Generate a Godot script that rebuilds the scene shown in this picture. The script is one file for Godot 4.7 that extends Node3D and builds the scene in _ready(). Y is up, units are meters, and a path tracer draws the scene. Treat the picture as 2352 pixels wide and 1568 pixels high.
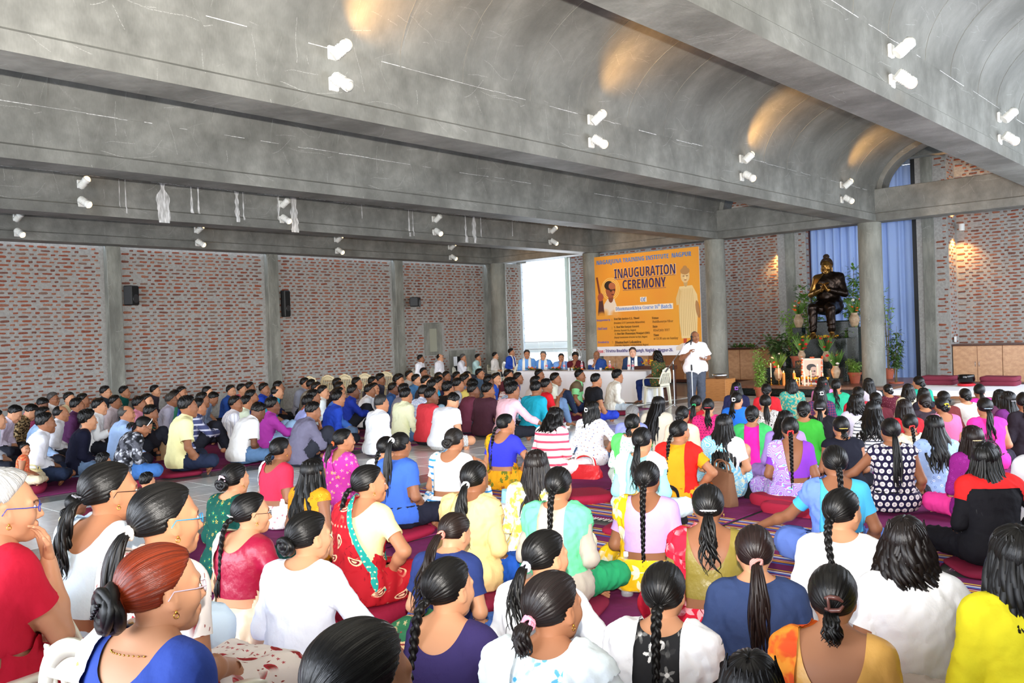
extends Node3D
# A concrete and brick hall: seated crowd, speaker, altar. y up, metres.

var RNG := RandomNumberGenerator.new()
var MATS := {}
var TAKEN := {}
var FN := FastNoiseLite.new()
var CAM := Transform3D()
const FOCAL := 2023.6
const EYE := Vector3(0, 1.75, 0)

func _ready():
	RNG.seed = 7
	FN.seed = 3
	FN.frequency = 1.0
	FN.noise_type = FastNoiseLite.TYPE_SIMPLEX_SMOOTH
	FN.fractal_type = FastNoiseLite.FRACTAL_NONE
	# camera
	var cam := Camera3D.new()
	cam.name = "camera"
	cam.fov = rad_to_deg(2.0 * atan(784.0 / FOCAL))
	cam.position = EYE
	cam.rotation_degrees = Vector3(-0.4767, 42.0826, -2.0487)
	cam.near = 0.05
	cam.far = 200.0
	add_child(cam)
	cam.current = true
	CAM = Transform3D(Basis.from_euler(Vector3(deg_to_rad(-0.4767), deg_to_rad(42.0826), deg_to_rad(-2.0487))), EYE)
	# sky and exposure
	var we := WorldEnvironment.new()
	we.name = "world_environment"
	var env := Environment.new()
	var sky := Sky.new()
	var sm := ProceduralSkyMaterial.new()
	sm.sky_top_color = Color(0.80, 0.88, 1.0)
	sm.sky_horizon_color = Color(0.95, 0.97, 1.0)
	sm.ground_bottom_color = Color(0.45, 0.44, 0.40)
	sm.ground_horizon_color = Color(0.62, 0.62, 0.60)
	sm.sky_energy_multiplier = 2.4
	sm.ground_energy_multiplier = 1.2
	sm.sun_angle_max = 0.0
	sky.sky_material = sm
	env.background_mode = Environment.BG_SKY
	env.sky = sky
	env.tonemap_mode = Environment.TONE_MAPPER_LINEAR
	env.tonemap_exposure = 1.42
	env.sdfgi_enabled = true
	env.ssao_enabled = true
	env.ssil_enabled = true
	we.environment = env
	add_child(we)
	# the photographer's flash, a hand above the lens
	var fl := SpotLight3D.new()
	fl.name = "camera_flash"
	fl.light_color = Color(1.0, 0.98, 0.95)
	fl.light_energy = 150.0
	fl.light_size = 0.02
	fl.spot_range = 60.0
	fl.spot_attenuation = 2.0
	fl.spot_angle = 60.0
	fl.spot_angle_attenuation = 1.0
	fl.shadow_enabled = true
	fl.position = EYE + CAM.basis * Vector3(0.0, 0.17, -0.06)
	fl.basis = CAM.basis * Basis(Vector3.RIGHT, deg_to_rad(33.0))   # head tilted up towards the vaults
	add_child(fl)
	# daylight through the tall openings of the unseen side and rear walls
	daylight("daylight_rear", Vector3(-9.65, 2.7, 6.6), Vector3(0, 0, -1), Vector2(19.0, 3.2), 2.3)
	daylight("daylight_side", Vector3(1.6, 2.7, -14.0), Vector3(-1, 0, 0), Vector2(13.0, 3.2), 2.2)
	daylight("daylight_window", Vector3(-19.9, 2.1, -24.6), Vector3(0.25, 0, 1), Vector2(1.8, 3.6), 2.0)
	daylight("daylight_altar", Vector3(-9.3, 3.0, -26.2), Vector3(0, 0, 1), Vector2(2.6, 5.2), 1.5)
	make_materials()
	build_hall()
	build_lamps()
	build_props()
	build_altar()
	build_people()

func daylight(called: String, at: Vector3, to: Vector3, size: Vector2, e: float):
	var a := AreaLight3D.new()
	a.name = called
	a.area_size = size
	a.light_color = Color(0.97, 0.985, 1.0)
	a.area_normalize_energy = false
	a.light_energy = e
	a.area_range = 60.0
	a.area_attenuation = 2.0
	a.shadow_enabled = true
	a.position = at
	a.basis = Basis.looking_at(to)
	add_child(a)

# ---------------------------------------------------------------- helpers
func numbered(called: String) -> String:
	if not TAKEN.has(called):
		TAKEN[called] = 0
		return called
	TAKEN[called] += 1
	return "%s_%03d" % [called, TAKEN[called]]

func base(called: String, at: Vector3, yaw := 0.0) -> Node3D:
	var o := Node3D.new()
	o.name = numbered(called)
	o.position = at
	o.rotation.y = yaw
	add_child(o)
	return o

func tag(o: Node, label: String, category: String, group := "", kind := "") -> Node:
	if label: o.set_meta("label", label)
	if category: o.set_meta("category", category)
	if group: o.set_meta("group", group)
	if kind: o.set_meta("kind", kind)
	return o

func put(called: String, mesh: Mesh, mat: Material, parent: Node = null) -> MeshInstance3D:
	var o := MeshInstance3D.new()
	o.mesh = mesh
	if mat: o.material_override = mat
	if parent == null:
		o.name = numbered(called)
		add_child(o)
	else:
		o.name = called
		parent.add_child(o, true)
	return o

func struct(called: String, mesh: Mesh, mat: Material) -> MeshInstance3D:
	var o := put(called, mesh, mat)
	o.set_meta("kind", "structure")
	return o

class MB:
	var st := SurfaceTool.new()
	var empty := true
	func _init():
		st.begin(Mesh.PRIMITIVE_TRIANGLES)
	func tri(a: Vector3, b: Vector3, c: Vector3, uva := Vector2.ZERO, uvb := Vector2.ZERO, uvc := Vector2.ZERO):
		st.set_uv(uva); st.add_vertex(a)
		st.set_uv(uvb); st.add_vertex(b)
		st.set_uv(uvc); st.add_vertex(c)
		empty = false
	# a b c d clockwise seen from the front
	func quad(a: Vector3, b: Vector3, c: Vector3, d: Vector3, u0 := 0.0, v0 := 0.0, u1 := 1.0, v1 := 1.0):
		var A := Vector2(u0, v1); var B := Vector2(u0, v0); var C := Vector2(u1, v0); var D := Vector2(u1, v1)
		tri(a, b, c, A, B, C)
		tri(a, c, d, A, C, D)
	func smooth(g: int):
		st.set_smooth_group(g)
	func box(c: Vector3, s: Vector3, bev := 0.0, B := Basis.IDENTITY):
		smooth(-1)
		var h := s * 0.5
		if bev <= 0.0:
			for ax in 3:
				for sg in [-1.0, 1.0]:
					face(c, B, h, ax, sg, 0.0, h[ax])
			return
		var e := minf(bev, minf(h.x, minf(h.y, h.z)) * 0.9)
		for ax in 3:
			for sg in [-1.0, 1.0]:
				face(c, B, h, ax, sg, e, h[ax])
		# edges and corners
		for ax in 3:
			var u := (ax + 1) % 3
			var v := (ax + 2) % 3
			for su in [-1.0, 1.0]:
				for sv in [-1.0, 1.0]:
					var p := Vector3.ZERO; var q := Vector3.ZERO; var r := Vector3.ZERO; var t := Vector3.ZERO
					p[u] = su * h[u]; p[v] = sv * (h[v] - e); p[ax] = -(h[ax] - e)
					q[u] = su * (h[u] - e); q[v] = sv * h[v]; q[ax] = -(h[ax] - e)
					r = q; r[ax] = h[ax] - e
					t = p; t[ax] = h[ax] - e
					if su * sv < 0.0:
						quad(c + B * p, c + B * q, c + B * r, c + B * t)
					else:
						quad(c + B * t, c + B * r, c + B * q, c + B * p)
		for sx in [-1.0, 1.0]:
			for sy in [-1.0, 1.0]:
				for sz in [-1.0, 1.0]:
					var a := c + B * Vector3(sx * h.x, sy * (h.y - e), sz * (h.z - e))
					var b := c + B * Vector3(sx * (h.x - e), sy * h.y, sz * (h.z - e))
					var d := c + B * Vector3(sx * (h.x - e), sy * (h.y - e), sz * h.z)
					if sx * sy * sz > 0.0: tri(a, d, b)
					else: tri(a, b, d)
	func face(c: Vector3, B: Basis, h: Vector3, ax: int, sg: float, e: float, off: float):
		var u := (ax + 1) % 3
		var v := (ax + 2) % 3
		var n := Vector3.ZERO; n[ax] = sg * off
		var U := Vector3.ZERO; U[u] = h[u] - e
		var V := Vector3.ZERO; V[v] = h[v] - e
		if sg > 0.0: quad(c + B * (n - U - V), c + B * (n - U + V), c + B * (n + U + V), c + B * (n + U - V))
		else: quad(c + B * (n - U - V), c + B * (n + U - V), c + B * (n + U + V), c + B * (n - U + V))
	# rings of points joined to a skin; close ends if asked
	func loft(rings: Array, closed := true, caps := true, sg := 1):
		smooth(sg)
		var nr := rings.size()
		for i in nr - 1:
			var a: PackedVector3Array = rings[i]
			var b: PackedVector3Array = rings[i + 1]
			var n := a.size()
			for j in (n if closed else n - 1):
				var k := (j + 1) % n
				var u0 := float(j) / n; var u1 := float(j + 1) / n
				var v0 := float(i) / (nr - 1); var v1 := float(i + 1) / (nr - 1)
				tri(a[j], b[j], b[k], Vector2(u0, v0), Vector2(u0, v1), Vector2(u1, v1))
				tri(a[j], b[k], a[k], Vector2(u0, v0), Vector2(u1, v1), Vector2(u1, v0))
		if caps and closed:
			smooth(-1)
			cap(rings[0], false)
			cap(rings[nr - 1], true)
	func cap(r: PackedVector3Array, flip: bool):
		var m := Vector3.ZERO
		for p in r: m += p
		m /= r.size()
		for j in r.size():
			var k := (j + 1) % r.size()
			if flip: tri(m, r[k], r[j])
			else: tri(m, r[j], r[k])
	func tube(pts: PackedVector3Array, rad: Callable, n := 8, sg := 1):
		var rings := []
		var side := Vector3.ZERO
		for i in pts.size():
			var t: Vector3 = (pts[mini(i + 1, pts.size() - 1)] - pts[maxi(i - 1, 0)]).normalized()
			if side == Vector3.ZERO:
				side = t.cross(Vector3.UP if absf(t.y) < 0.9 else Vector3.RIGHT).normalized()
			else:
				side = (side - t * side.dot(t)).normalized()
			var up := side.cross(t)
			var r := PackedVector3Array()
			var R: float = rad.call(float(i) / (pts.size() - 1))
			for j in n:
				var an := TAU * j / n
				r.append(pts[i] + (side * cos(an) + up * sin(an)) * R)
			rings.append(r)
		loft(rings, true, true, sg)
	func rod(a: Vector3, b: Vector3, r0: float, r1: float, n := 8, sg := 1):
		tube(PackedVector3Array([a, b]), func(t): return lerpf(r0, r1, t), n, sg)
	func lathe(at: Vector3, prof: Array, n := 20, sg := 1, B := Basis.IDENTITY):
		var rings := []
		for p in prof:
			var r := PackedVector3Array()
			for j in n:
				var an := TAU * j / n
				r.append(at + B * Vector3(cos(an) * p[0], p[1], -sin(an) * p[0]))
			rings.append(r)
		loft(rings, true, true, sg)
	func ball(c: Vector3, s: Vector3, n := 12, B := Basis.IDENTITY):
		var pr := []
		for i in n / 2 + 1:
			var a := -PI / 2 + PI * i / (n / 2)
			pr.append([maxf(cos(a), 0.001), sin(a)])
		var rings := []
		for p in pr:
			var r := PackedVector3Array()
			for j in n:
				var an := TAU * j / n
				r.append(c + B * Vector3(cos(an) * p[0] * s.x, p[1] * s.y, -sin(an) * p[0] * s.z))
			rings.append(r)
		loft(rings, true, false, 1)
	func mesh() -> ArrayMesh:
		st.generate_normals()
		return st.commit()

func ray(px: float, py: float) -> Vector3:
	return CAM.basis * Vector3((px - 1176.0) / FOCAL, -(py - 784.0) / FOCAL, -1.0)

func on_y(px: float, py: float, y: float) -> Vector3:
	var d := ray(px, py)
	return EYE + d * ((y - EYE.y) / d.y)

func on_z(px: float, py: float, z: float) -> Vector3:
	var d := ray(px, py)
	return EYE + d * (z / d.z)

func at_depth(px: float, py: float, d: float) -> Vector3:
	return EYE + ray(px, py) * d
# ---------------------------------------------------------------- materials
func flat_mat(c: Color, rough := 0.7, metal := 0.0) -> StandardMaterial3D:
	var m := StandardMaterial3D.new()
	m.albedo_color = c
	m.roughness = rough
	m.metallic = metal
	return m

func noise_img(n: int, freq: float, oct: int, sd: int) -> Image:
	var f := FastNoiseLite.new()
	f.seed = sd
	f.frequency = freq
	f.noise_type = FastNoiseLite.TYPE_SIMPLEX_SMOOTH
	f.fractal_type = FastNoiseLite.FRACTAL_FBM
	f.fractal_octaves = oct
	return f.get_seamless_image(n, n)

# greys of noise turned into a tint around white
func tint_tex(n: int, parts: Array, lo: Color, hi: Color, scratches := 0, sd := 1) -> ImageTexture:
	var ims := []
	for p in parts: ims.append([noise_img(n, p[0], p[1], p[2]), p[3], p[4] if p.size() > 4 else 1, p[5] if p.size() > 5 else 1])
	var im := Image.create(n, n, true, Image.FORMAT_RGB8)
	for y in n:
		for x in n:
			var v := 0.0
			for q in ims:
				var s: Image = q[0]
				v += (s.get_pixel((x * int(q[2])) % n, (y * int(q[3])) % n).r - 0.5) * float(q[1])
			im.set_pixel(x, y, lo.lerp(hi, clampf(0.5 + v, 0.0, 1.0)))
	var r := RandomNumberGenerator.new()
	r.seed = sd
	for k in scratches:
		var p := Vector2(r.randf() * n, r.randf() * n)
		var a := r.randf_range(-0.5, 0.5) + (PI / 2 if r.randf() < 0.35 else 0.0)
		var L := r.randi_range(20, 120)
		var w := r.randf_range(0.15, 0.7)
		for i in L:
			a += r.randf_range(-0.06, 0.06)
			p += Vector2(cos(a), sin(a))
			if r.randf() < 0.25: continue
			var q := Vector2i(posmod(int(p.x), n), posmod(int(p.y), n))
			im.set_pixel(q.x, q.y, im.get_pixel(q.x, q.y).lerp(Color(0.93, 0.93, 0.93), w))
	im.generate_mipmaps()
	return ImageTexture.create_from_image(im)

func bump_tex(n: int, freq: float, oct: int, sd: int, strength: float) -> ImageTexture:
	var im := noise_img(n, freq, oct, sd)
	im.convert(Image.FORMAT_RGBA8)
	im.bump_map_to_normal_map(strength)
	return ImageTexture.create_from_image(im)

func tri_mat(tex: Texture2D, scale: Vector3, rough: float, bump: Texture2D = null, bs := 1.0, world := true) -> StandardMaterial3D:
	var m := StandardMaterial3D.new()
	m.albedo_texture = tex
	m.roughness = rough
	m.uv1_triplanar = true
	m.uv1_world_triplanar = world
	m.uv1_scale = scale
	if bump:
		m.normal_enabled = true
		m.normal_texture = bump
		m.normal_scale = bs
	return m

func make_materials():
	var conc := tint_tex(1024, [[0.004, 4, 1, 1.1], [0.02, 4, 2, 0.45], [0.05, 3, 3, 0.25, 4, 1]], Color(0.43, 0.43, 0.415), Color(0.60, 0.60, 0.585), 170, 5)
	var grain := bump_tex(512, 0.05, 5, 9, 3.0)
	MATS.concrete = tri_mat(conc, Vector3.ONE * 0.23, 0.6, grain, 0.12)
	MATS.concrete.albedo_color = Color(0.90, 0.90, 0.885)
	MATS.column = tri_mat(conc, Vector3(0.6, 0.16, 0.6), 0.7, grain, 0.35)
	MATS.column.albedo_color = Color(0.97, 0.97, 0.93)
	var mort := tint_tex(512, [[0.03, 4, 11, 0.9], [0.1, 3, 12, 0.4]], Color(0.565, 0.555, 0.535), Color(0.675, 0.665, 0.645))
	MATS.mortar = tri_mat(mort, Vector3.ONE * 0.7, 0.95, grain, 0.3)
	var brk := tint_tex(256, [[0.04, 4, 21, 0.9], [0.15, 2, 22, 0.4]], Color(0.72, 0.70, 0.69), Color(1, 1, 1))
	MATS.bricks = []
	for c in [Color(0.66, 0.36, 0.25), Color(0.60, 0.33, 0.24), Color(0.67, 0.44, 0.34), Color(0.52, 0.33, 0.27), Color(0.70, 0.47, 0.37), Color(0.58, 0.45, 0.39)]:
		var m := tri_mat(brk, Vector3.ONE * 2.0, 0.95)
		m.albedo_color = c
		MATS.bricks.append(m)
	var bs := tri_mat(brk, Vector3.ONE * 2.0, 0.95)
	bs.vertex_color_use_as_albedo = true
	MATS.brick_stuff = bs
	var marb := tint_tex(512, [[0.008, 5, 31, 0.9, 1, 3], [0.03, 4, 32, 0.3]], Color(0.86, 0.87, 0.85), Color(0.95, 0.955, 0.94))
	MATS.marble = tri_mat(marb, Vector3.ONE * 0.8, 0.16)
	var gr := tint_tex(512, [[0.03, 4, 33, 0.6], [0.2, 2, 34, 0.6]], Color(0.40, 0.42, 0.41), Color(0.52, 0.54, 0.52))
	MATS.greystone = tri_mat(gr, Vector3.ONE * 0.8, 0.18)
	MATS.grout = flat_mat(Color(0.45, 0.45, 0.43), 0.9)
	MATS.white_metal = flat_mat(Color(0.90, 0.90, 0.88), 0.4)
	MATS.black = flat_mat(Color(0.05, 0.05, 0.055), 0.5)
	MATS.lime = tri_mat(tint_tex(128, [[0.05, 4, 41, 1.2]], Color(0.62, 0.62, 0.61), Color(0.95, 0.95, 0.95)), Vector3(3, 0.6, 3), 0.95)
	var wd := tint_tex(512, [[0.01, 4, 51, 0.7, 1, 8], [0.05, 3, 52, 0.4, 1, 8]], Color(0.72, 0.52, 0.36), Color(0.88, 0.69, 0.52))
	MATS.wood = tri_mat(wd, Vector3(1.2, 0.25, 1.2), 0.35)
	MATS.wood_flat = tri_mat(wd, Vector3(0.25, 1.2, 1.2), 0.35)
	MATS.wood_flat.albedo_color = Color(0.80, 0.70, 0.60)
	var dw := tint_tex(256, [[0.02, 4, 53, 0.8, 6, 1]], Color(0.22, 0.10, 0.07), Color(0.34, 0.17, 0.12))
	MATS.dark_wood = tri_mat(dw, Vector3.ONE, 0.35)
	var ply := tint_tex(256, [[0.02, 4, 54, 0.8, 1, 6]], Color(0.62, 0.40, 0.20), Color(0.74, 0.51, 0.28))
	MATS.ply = tri_mat(ply, Vector3.ONE, 0.5)
	var cl := bump_tex(512, 0.012, 4, 61, 9.0)
	MATS.fold = cl
	MATS.sheet = flat_mat(Color(0.93, 0.94, 0.96), 0.85)
	MATS.plastic = flat_mat(Color(0.91, 0.90, 0.82), 0.3)
	MATS.cream_plastic = flat_mat(Color(0.84, 0.78, 0.62), 0.35)
	MATS.gold = flat_mat(Color(0.9, 0.68, 0.3), 0.25, 1.0)
	MATS.silver = flat_mat(Color(0.82, 0.82, 0.84), 0.22, 1.0)
	MATS.steel = flat_mat(Color(0.75, 0.77, 0.80), 0.3, 1.0)

# ---------------------------------------------------------------- the hall
const SOFF := 4.06
const SPR := 4.75
const CROWN := 5.95
const ZF := -21.13
const BEAMS := [0.63, -3.45, -7.61, -11.69, -15.78, -19.86]

func beam_mesh(x: float, z0: float, z1: float) -> ArrayMesh:
	var m := MB.new()
	var prof := [Vector2(-0.25, SOFF), Vector2(-0.25, 4.225), Vector2(-0.222, 4.25), Vector2(-0.222, SPR + 0.02), Vector2(0.222, SPR + 0.02), Vector2(0.222, 4.25), Vector2(0.25, 4.225), Vector2(0.25, SOFF)]
	var rings := []
	for z in [z0, z1]:
		var r := PackedVector3Array()
		for p in prof: r.append(Vector3(x + p.x, p.y, z))
		rings.append(r)
	m.loft(rings, true, true, -1)
	return m.mesh()

func vault_mesh(x0: float, x1: float, z0: float, z1: float, dy := 0.0, th := 0.12, nseg := 28) -> ArrayMesh:
	var m := MB.new()
	var c := (x0 + x1) * 0.5
	var a := (x1 - x0) * 0.5 - 0.222 - dy
	var b := CROWN - SPR - dy
	var rings := []
	var inn := []
	var out := []
	for i in nseg + 1:
		var t := PI * i / nseg
		inn.append(Vector2(c - cos(t) * a, SPR + sin(t) * b))
		out.append(Vector2(c - cos(t) * (a + th), SPR + sin(t) * (b + th)))
	for z in [z1, z0]:
		var r := PackedVector3Array()
		for p in inn: r.append(Vector3(p.x, p.y, z))
		for i in out.size(): r.append(Vector3(out[out.size() - 1 - i].x, out[out.size() - 1 - i].y, z))
		rings.append(r)
	m.smooth(1)
	var n: int = rings[0].size()
	for j in n:
		var k := (j + 1) % n
		m.smooth(1 if j < nseg else 2)
		m.quad(rings[0][j], rings[1][j], rings[1][k], rings[0][k])
	for e in 2:
		m.smooth(-1)
		var R: PackedVector3Array = rings[e]
		for i in nseg:
			var p := R[i]; var q := R[i + 1]; var o := R[n - 1 - i]; var o2 := R[n - 2 - i]
			if e == 0: m.quad(p, q, o2, o)
			else: m.quad(p, o, o2, q)
	return m.mesh()

func box_mesh(c: Vector3, s: Vector3, bev := 0.0) -> ArrayMesh:
	var m := MB.new()
	m.box(c, s, bev)
	return m.mesh()

func brick_shape(L: float, H: float, sd: int) -> ArrayMesh:
	var r := RandomNumberGenerator.new()
	r.seed = sd
	var m := MB.new()
	var rings := []
	var prof := [[-0.03, 1.0], [0.004, 1.0], [0.009, 0.86]]
	var out := []
	var base_pts := [Vector2(-1, -0.55), Vector2(-0.8, -1), Vector2(-0.1, -1), Vector2(0.7, -1), Vector2(1, -0.5), Vector2(1, 0.5), Vector2(0.75, 1), Vector2(0.0, 1), Vector2(-0.75, 1), Vector2(-1, 0.5)]
	for p in base_pts: out.append(Vector2(p.x * L * 0.5 * r.randf_range(0.93, 1.03), p.y * H * 0.5 * r.randf_range(0.72, 1.1)))
	for q in prof:
		var R := PackedVector3Array()
		for p in out: R.append(Vector3(p.x * q[1], p.y * q[1], q[0]))
		rings.append(R)
	m.smooth(-1)
	for i in 2:
		for j in out.size():
			var k := (j + 1) % out.size()
			m.quad(rings[i][k], rings[i + 1][k], rings[i + 1][j], rings[i][j])
	var top: PackedVector3Array = rings[2]
	for j in out.size():
		m.tri(Vector3(0, 0, 0.011), top[(j + 1) % out.size()], top[j])
	return m.mesh()

var LONGS := []
var SHORTS := []
# bricks on a plane: o origin (bottom), u along, n outward; holes are [u0, u1, y0, y1]
func lay_bricks(wall: Node3D, o: Vector3, u: Vector3, n: Vector3, length: float, y0: float, y1: float, holes: Array, single: int, sd: int):
	if LONGS.is_empty():
		for i in 5:
			LONGS.append(brick_shape(0.205, 0.05, 100 + i))
			SHORTS.append(brick_shape(0.095, 0.047, 200 + i))
	var r := RandomNumberGenerator.new()
	r.seed = sd
	var B := Basis(u, Vector3.UP, n)
	var list := []
	var row := 0
	var y := y0 + 0.05
	while y < y1 - 0.03:
		var x := (row % 2) * 0.19 + r.randf_range(-0.02, 0.02) + 0.04
		var long := (row % 2) == 0
		while true:
			var w := 0.205 if long else 0.095
			if x + w > length - 0.02: break
			var cx := x + w * 0.5
			var ok := true
			for h in holes:
				if x + w > h[0] and x < h[1] and y + 0.03 > h[2] and y - 0.03 < h[3]: ok = false
			if ok and r.randf() > 0.02:
				var p := o + u * cx + Vector3.UP * (y + r.randf_range(-0.006, 0.006))
				var bb := B.rotated(n, r.randf_range(-0.03, 0.03))
				var scl := Vector3(r.randf_range(0.86, 1.08), r.randf_range(0.7, 1.12), 1.0)
				list.append([Transform3D(bb.scaled_local(scl), p), long, r.randi() % 5, r.randi() % 6, p.distance_squared_to(EYE)])
			x += w + 0.066
			long = not long
		y += 0.084
		row += 1
	list.sort_custom(func(a, b): return a[4] < b[4])
	var rest := {}
	for i in list.size():
		var e = list[i]
		var ms: Mesh = LONGS[e[2]] if e[1] else SHORTS[e[2]]
		if i < single:
			var k := put("brick", ms, MATS.bricks[e[3]], wall)
			k.transform = e[0]
		else:
			if not rest.has(ms): rest[ms] = []
			rest[ms].append(e)
	for ms in rest:
		var mm := MultiMesh.new()
		mm.transform_format = MultiMesh.TRANSFORM_3D
		mm.use_colors = true
		mm.mesh = ms
		mm.instance_count = rest[ms].size()
		for i in rest[ms].size():
			mm.set_instance_transform(i, rest[ms][i][0])
			var c: Color = MATS.bricks[rest[ms][i][3]].albedo_color
			mm.set_instance_color(i, c.srgb_to_linear())
		var mi := MultiMeshInstance3D.new()
		mi.name = "brick_courses"
		mi.multimesh = mm
		mi.material_override = MATS.brick_stuff
		mi.set_meta("kind", "stuff")
		wall.add_child(mi, true)

func build_hall():
	var C: Material = MATS.concrete
	# floor: bed, then tiles where the photo shows them
	var fl := struct("floor", box_mesh(Vector3(-9.9, -0.12, -10.2), Vector3(22.6, 0.2, 32.0)), MATS.greystone)
	var tm := box_mesh(Vector3(0, -0.014, 0), Vector3(0.604, 0.026, 0.604), 0.003)
	var gm := box_mesh(Vector3(0, -0.014, 0), Vector3(0.474, 0.026, 0.604), 0.003)
	for j in 34:
		var z := -1.0 - 0.61 * j
		if z < -20.4: break
		for i in 4:
			put("tile", tm, MATS.marble, fl).position = Vector3(-10.55 + 0.61 * i, 0, z)
		put("border_tile", gm, MATS.greystone, fl).position = Vector3(-11.095, 0, z)
		put("border_tile", gm, MATS.greystone, fl).position = Vector3(-8.175, 0, z)
	for j in 8:
		for i in 12:
			put("tile", tm, MATS.marble, fl).position = Vector3(-7.62 + 0.61 * i, 0, -15.64 - 0.61 * j)
	for j in 4:
		for i in 3:
			put("tile", tm, MATS.marble, fl).position = Vector3(-13.17 + 0.61 * i, 0, -17.47 - 0.61 * j)
	# beams, vaults
	var ce := Node3D.new()
	ce.name = "ceiling"
	ce.set_meta("kind", "structure")
	add_child(ce)
	for x in BEAMS:
		put("beam", beam_mesh(x, ZF - 0.23, 5.6), C, ce)
	for i in 5:
		put("vault", vault_mesh(BEAMS[i + 1], BEAMS[i], ZF - 0.22, 5.6), C, ce)
		put("vault_rim", vault_mesh(BEAMS[i + 1], BEAMS[i], ZF - 0.34, ZF + 0.1, 0.12, 0.25), C, ce)
		for k in 8:
			var z := -3.2 - 2.2 * k
			put("formwork_band", vault_mesh(BEAMS[i + 1], BEAMS[i], z - 0.13, z + 0.13, 0.007, 0.05), C, ce)
			put("formwork_seam", vault_mesh(BEAMS[i + 1], BEAMS[i], z - 1.11, z - 1.095, 0.006, 0.05), C, ce)
	var pb := MB.new()
	pb.box(Vector3(-9.6, 4.155, ZF), Vector3(20.8, 0.19, 0.5), 0.012)
	pb.box(Vector3(-9.6, 4.53, ZF), Vector3(20.8, 0.56, 0.45), 0.012)
	put("cross_beam", pb.mesh(), C, ce)
	# hairline crack with lime along the springing
	var sp := MB.new()
	for x in BEAMS:
		for s in [-1.0, 1.0]:
			var z := 5.0
			while z > ZF + 0.3:
				var L := RNG.randf_range(0.08, 0.5)
				if RNG.randf() < 0.65:
					sp.box(Vector3(x + s * 0.222, SPR + RNG.randf_range(-0.008, 0.008), z - L * 0.5), Vector3(0.006, RNG.randf_range(0.003, 0.010), L), 0.002)
				z -= L
	put("lime_line", sp.mesh(), MATS.lime, ce).set_meta("kind", "stuff")
	put("slab", box_mesh(Vector3(-9.65, 6.95, -23.7), Vector3(23.6, 0.3, 5.4)), C, ce)
	put("upstand", box_mesh(Vector3(-9.65, 6.45, ZF - 0.06), Vector3(22.0, 0.9, 0.2)), C, ce)
	put("aisle_beam", box_mesh(Vector3(-9.65, 6.25, -24.4), Vector3(22.0, 0.5, 0.3), 0.01), C, ce)
	# lime stains on the fourth beam face
	for s in [[-7.11, 0.02, 0.6], [-7.80, 0.20, 0.72], [-8.36, 0.05, 0.5], [-8.5, 0.035, 0.5], [-9.31, 0.09, 0.6], [-9.45, 0.03, 0.55], [-10.25, 0.05, 0.5], [-10.62, 0.19, 0.72], [-13.78, 0.05, 0.62], [-13.9, 0.03, 0.6], [-15.65, 0.07, 0.66], [-15.95, 0.12, 0.66], [-16.2, 0.03, 0.5], [-7.0, 0.012, 0.5], [-12.4, 0.02, 0.3], [-17.4, 0.03, 0.4]]:
		var m := MB.new()
		var w: float = s[1]
		var px := -15.53
		var n := 14
		for i in n:
			var t0 := float(i) / n; var t1 := float(i + 1) / n
			var q0 := 4.74 - t0 * float(s[2]); var q1 := 4.74 - t1 * float(s[2])
			var a0 := w * (0.35 + 0.3 * FN.get_noise_2d(s[0] * 9.0, t0 * 3.0) + 0.15 * t0); var a1 := w * (0.35 + 0.3 * FN.get_noise_2d(s[0] * 9.0, t1 * 3.0) + 0.15 * t1)
			var x0 := px - 0.026 if q0 > 4.25 else px + 0.002
			var x1 := px - 0.026 if q1 > 4.25 else px + 0.002
			m.quad(Vector3(x0, q0, s[0] + a0), Vector3(x0, q0, s[0] - a0), Vector3(x1, q1, s[0] - a1), Vector3(x1, q1, s[0] + a1))
		put("lime_stain", m.mesh(), MATS.lime, ce)
	# columns of the cross beam row
	for x in [-3.45, -7.61, -11.69, -15.78, -19.6]:
		var m := MB.new()
		m.lathe(Vector3(x, -0.02, ZF), [[0.262, 0.0], [0.262, SOFF + 0.03]], 36)
		struct("column", m.mesh(), MATS.column)
	# left wall
	var wl := struct("wall_left", box_mesh(Vector3(-20.35, 2.05, -8.9), Vector3(0.3, 4.2, 28.1)), MATS.mortar)
	var niches := [[18.33 - 6.0, 19.06 - 6.0, 1.18, 2.2], [19.36 - 6.0, 20.52 - 6.0, 0.55, 1.3]]
	var holes := niches.duplicate()
	for pz in [-8.83, -12.97, -17.28, -21.25]: holes.append([-pz - 6.0 - 0.2, -pz - 6.0 + 0.2, 0.0, 4.1])
	lay_bricks(wl, Vector3(-20.2, 0, -6.0), Vector3(0, 0, -1), Vector3(1, 0, 0), 16.9, 0.5, 4.05, holes, 300, 1)
	for pz in [-4.7, -8.83, -12.97, -17.28, -21.25]:
		put("pilaster", box_mesh(Vector3(-20.15, 2.03, pz), Vector3(0.24, 4.08, 0.32), 0.01), MATS.column, wl)
	var nf := MB.new()
	nf.box(Vector3(-20.19, 1.69, -18.44), Vector3(0.06, 1.0, 0.2), 0.008)
	nf.box(Vector3(-20.19, 1.69, -18.96), Vector3(0.06, 1.0, 0.2), 0.008)
	nf.box(Vector3(-20.19, 2.1, -18.7), Vector3(0.06, 0.18, 0.34), 0.008)
	nf.box(Vector3(-20.19, 1.24, -18.7), Vector3(0.06, 0.1, 0.34), 0.008)
	put("niche_frame", nf.mesh(), MATS.column, wl)
	put("niche_panel", box_mesh(Vector3(-20.2, 1.65, -18.7), Vector3(0.02, 0.75, 0.33)), flat_mat(Color(0.62, 0.62, 0.55), 0.6), wl)
	var ns := MB.new()
	ns.box(Vector3(-20.18, 1.2, -19.94), Vector3(0.08, 0.2, 1.14), 0.008)
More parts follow.
